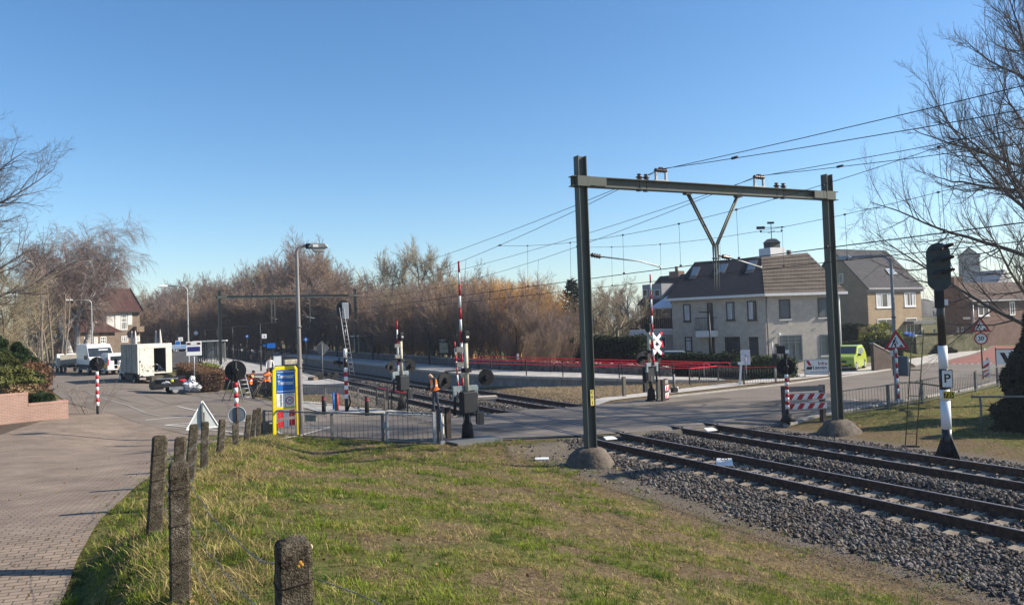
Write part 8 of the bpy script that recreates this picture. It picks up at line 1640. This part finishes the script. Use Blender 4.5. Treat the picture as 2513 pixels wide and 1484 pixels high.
hedge("garden_hedge", "dark green hedge behind the lime green car", CS(2066, 70), CS(2200, 69), 1.6, ZAT(2120, 838, 70)-.2, .1, dkgreen, inner, 12000, .10, 4)
hedge("garden_shed_hedge", "dark clipped block of greenery below the yellow brick house's gable", CS(2066, 78), CS(2130, 77), 2, ZAT(2100, 800, 78)-.8, .8, dkgreen, inner, 8000, .10, 5)
hedge("beech_hedge", "red brown beech hedge beside the lorry and the white lamp post", (5.2, 58.5), (4.6, 80), 1.2, 1.15, .2, brownleaf, inbr, 14000, .07, 6)
hedge("beech_hedge", "low brown hedge along the far road left of the white van", CS(188, 116), CS(250, 112), 1.6, 1.9, .6, M("far_beech", (.10, .06, .045), island=.4), inbr, 5000, .12, 7)
x, y = 5.9, 82; hedge("grass_knoll", "sunlit tuft of yellow green grass behind the lorry", (5.4, 83), (7.2, 79), 1.4, .9, .2, M("knoll_green", (.16, .19, .03), island=.4), midgreen, 3000, .09, 8, "grass tuft")
def bush(name, label, cat, c, dims, lm, N, size, seed, stem=True, inn=inner, asp=.5, k=.82):
    t = thing(name, label, cat, c); rg = np.random.default_rng(seed); a = rg.normal(size=(N, 3)); a /= np.linalg.norm(a, axis=1)[:, None]; a[:, 2] = np.abs(a[:, 2])*1.0-.15; r = (.78+.28*rg.random((N, 1)))*(1+.16*np.sin(a[:, 0:1]*5+seed)*np.cos(a[:, 1:2]*4+a[:, 2:3]*6)); p = a*r*np.array(dims)
    V, F = leaves(N, p, size, seed, asp); npmesh("foliage", V, F, lm, t); mb = MB(); mb.ball((0, 0, dims[2]*.05), [q*k for q in dims], 16, 10); mb.build("branches", inn, t); return t
x, y = CS(2155, 71); bush("yellow_shrub", "sunlit yellow green shrub in front of the yellow brick house", "shrub", (x, y, ZAT(2155, 840, 71)), (2.3, 1.5, 1.9), yelleaf, 5000, .14, 11, inn=M("shrub_inner_olive", (.06, .06, .02)))
x, y = CS(2143, 70); gt2 = dup(gt, (x, y, ZAT(2150, 850, 70)), .6, "small bare shrub tree growing through the yellow green shrub", None, (.55, .55, .5))
for u, v, dep, dm, lb, s in ((2300, 862, 73, (1.9, 1.2, 1.4), "ivy clump on the garden wall's left end", 12), (2220, 830, 78, (1.2, 1, 1.0), "small grey green shrub by the yellow brick house's porch", 13)): x, y = CS(u, dep); bush("ivy_shrub", lb, "shrub", (x, y, ZAT(u, v, dep)-.6), dm, dkgreen, 3000, .12, s)
x, y = CS(2175, 76); t = thing("blue_crates", "two bright blue crates stacked beside the yellow brick house's porch", "crate", (*CS(2222, 79), ZAT(2222, 829, 79)-.1)); mb = MB(); mb.box((-.3, 0, .35), (.62, .5, .66)); mb.box((.45, 0, .32), (.7, .5, .6)); mb.build("crate_body", M("bright_blue_plastic", (.01, .10, .45), rough=.4), t, .02)
def conifer(label, c, dims, lm, N, size, seed, tiers=None):
    t = thing("conifer", label, "conifer", c); rg = np.random.default_rng(seed); n = N; th_ = rg.random(n)*6.283; s = rg.random(n)**.8; lay = np.sin(s*dims[3]*6.283+th_*1.0)*.5+.5; R = (1-s*.92)*(.72+.38*lay)*(.8+.25*np.sin(th_*5+seed)); rad = R*(.75+.3*rg.random(n)); p = np.stack([np.cos(th_)*rad*dims[0], np.sin(th_)*rad*dims[1], s*dims[2]-.12*rad*dims[0]], 1)
    V, F = leaves(n, p, size, seed, .3); npmesh("foliage", V, F, lm, t); mb = MB(); mb.lathe([(dims[0]*.46, 0), (dims[0]*.30, dims[2]*.4), (.04, dims[2]*.8)], (0, 0, 0), 14); mb.build("inner_branches", inner, t); mb = MB(); mb.cyl((0, 0, -.3), (0, 0, dims[2]*.9), .14, .03, 8); mb.build("trunk", barkd, t); return t
yewg = leafmat("yew_green", (.045, .075, .024), (.02, .036, .013), .45, 1.5, .25); yewo = M("gold_yew_green", (.12, .12, .03), var=.4, scale=1.2, island=.4, c2=(.06, .075, .02))
for u, v, vb, dep, w_, m_, lb, s in ((-30, 802, 925, 37, 2.1, yewg, "dark green conifer at the left edge above the brown hedge", 1), (42, 842, 905, 40, 1.25, yewg, "smaller dark green conifer with drooping boughs right of the edge conifer", 2), (12, 868, 935, 33.5, 1.5, yewo, "golden green conifer below the dark conifers at the left edge", 3)):
    x, y = CS(u, dep); zb = ZAT(u, vb, dep); conifer(lb, (x, y, zb), (w_, w_, ZAT(u, v, dep)-zb, 3.), m_, 16000, .11, s)
hedge("beech_hedge", "sloping red brown beech hedge behind the pink brick wall", CS(-30, 37), CS(84, 40), 1.6, 2.1, .6, brownleaf, inbr, 12000, .07, 9); hedge("beech_hedge", "straw brown low hedge in front of the beech hedge at the left edge", CS(-40, 34.5), CS(52, 36.5), 1.2, 1.35, .8, M("straw_leaf", (.26, .19, .10), var=.3, island=.4), inbr, 8000, .07, 10)
x, y = CS(98, 34.0); bush("boxwood_shrub", "small dark round shrub inside the pink brick wall", "shrub", (x, y, ZAT(98, 985, 34)-.1), (.55, .45, .55), yewg, 3500, .06, 14)
x, y = CS(235, 40.5); t = tree("bare_shrub", "thin pale bare shrub left of the striped lamp post", "shrub", (*CS(222, 38), .5), 0, [dict(n=4, j=.1, up=.02, tp=.6, k=6, s0=.2, a=35, l=.6, rmin=.008), dict(n=3, j=.12, up=.04, tp=.6, k=3, s0=.3, a=30, l=.6, rmin=.005), dict(n=2, j=.1, up=.03, tp=.5)], 1.5, .018, 8, M("pale_twig", (.22, .17, .14)), M("pale_twig", (.22, .17, .14)), sides=(4, 3, 3), stems=tuple((.35*cos(k), .3*sin(k), .5*cos(k), 1) for k in range(7)))
x, y = CS(2545, 28.5); conifer("massive dark conifer hanging in at the right edge behind the verge", (x, y, -.1), (1.9, 1.9, 4.4, 2.), M("black_green_yew", (.014, .024, .013), var=.4, scale=1.5, island=.45), 30000, .12, 7); x, y = CS(2530, 26); conifer("lower dark conifer sloping down in front of the massive conifer", (x, y, -.2), (1.9, 1.9, 2.3, 2.), M("black_green_yew", (.014, .024, .013), var=.4, scale=1.5, island=.45), 14000, .11, 8)
# ivy strands on garden wall, background hills and wood
for k, (u0, u1, dep, v, lb) in enumerate(((300, 1500, 320, 795, "a"), (2010, 2540, 420, 735, "c"))):
    q = [CS(u0+(u1-u0)*s/24, dep+12*sin(s)) for s in range(25)]; mb = MB(); h = [ZAT((u0+u1)/2, v, dep)*(.85+.3*(.5+.5*sin(s*1.7+k))) for s in range(25)]
    vs = []
    for (x, y), hh in zip(q, h): vs += [(x, y, -2), (x, y, hh*.9), (x*1.25, y*1.25, hh*1.1), (x*1.3, y*1.3, -2)]
    mb.add(vs, [(4*i+j, 4*i+j+1, 4*i+j+5, 4*i+j+4) for i in range(24) for j in range(3)], 0, True); struct(mb.build("hills", groundmat("far_wooded_hill", [(.3, (.05, .045, .04)), (.5, (.085, .072, .06)), (.7, (.11, .10, .075))], scale=.05, fine=.4, bump=1., fb=1.)))

# leaf litter on the bank and the path edge
rg = np.random.default_rng(77); ql = np.stack([rg.uniform(-2.2, 10.5, 2600), rg.uniform(2.5, 24, 2600)], 1); ql = ql[(ql[:, 1] < road_y(ql[:, 0])-.2) & (rg.random(2600) < np.where(ql[:, 0] < edge_x(ql[:, 1])-.5, .12, .6))]
pl = np.concatenate([ql, (tz(ql[:, 0], ql[:, 1])+np.where(ql[:, 0] < edge_x(ql[:, 1]), .045, .03))[:, None]], 1); V, F = leaves(len(pl), pl, .02, 78, .6); o = npmesh("leaf_litter", V, F, leafmat("dead_leaf", (.30, .17, .08), (.16, .09, .045), .5)); o['kind'] = 'stuff'; tag(o, "scattered dead leaves on the grass bank", "leaf litter")
# ------------------------------------------------------------------ thin spring haze
mb = MB(); mb.box((0, 0, 10.5), (5600, 5600, 29)); hz_ = mb.build("haze", asphalt)
hm = bpy.data.materials.new("thin_haze"); hm.use_nodes = True; hn = hm.node_tree; hn.nodes.clear(); ho_ = hn.nodes.new("ShaderNodeOutputMaterial"); hv = hn.nodes.new("ShaderNodeVolumePrincipled"); hv.inputs["Color"].default_value = (.78, .86, 1, 1); hv.inputs["Density"].default_value = .0004; hv.inputs["Anisotropy"].default_value = .3; hn.links.new(hv.outputs[0], ho_.inputs["Volume"])
hz_.data.materials.clear(); hz_.data.materials.append(hm); hz_['kind'] = 'stuff'
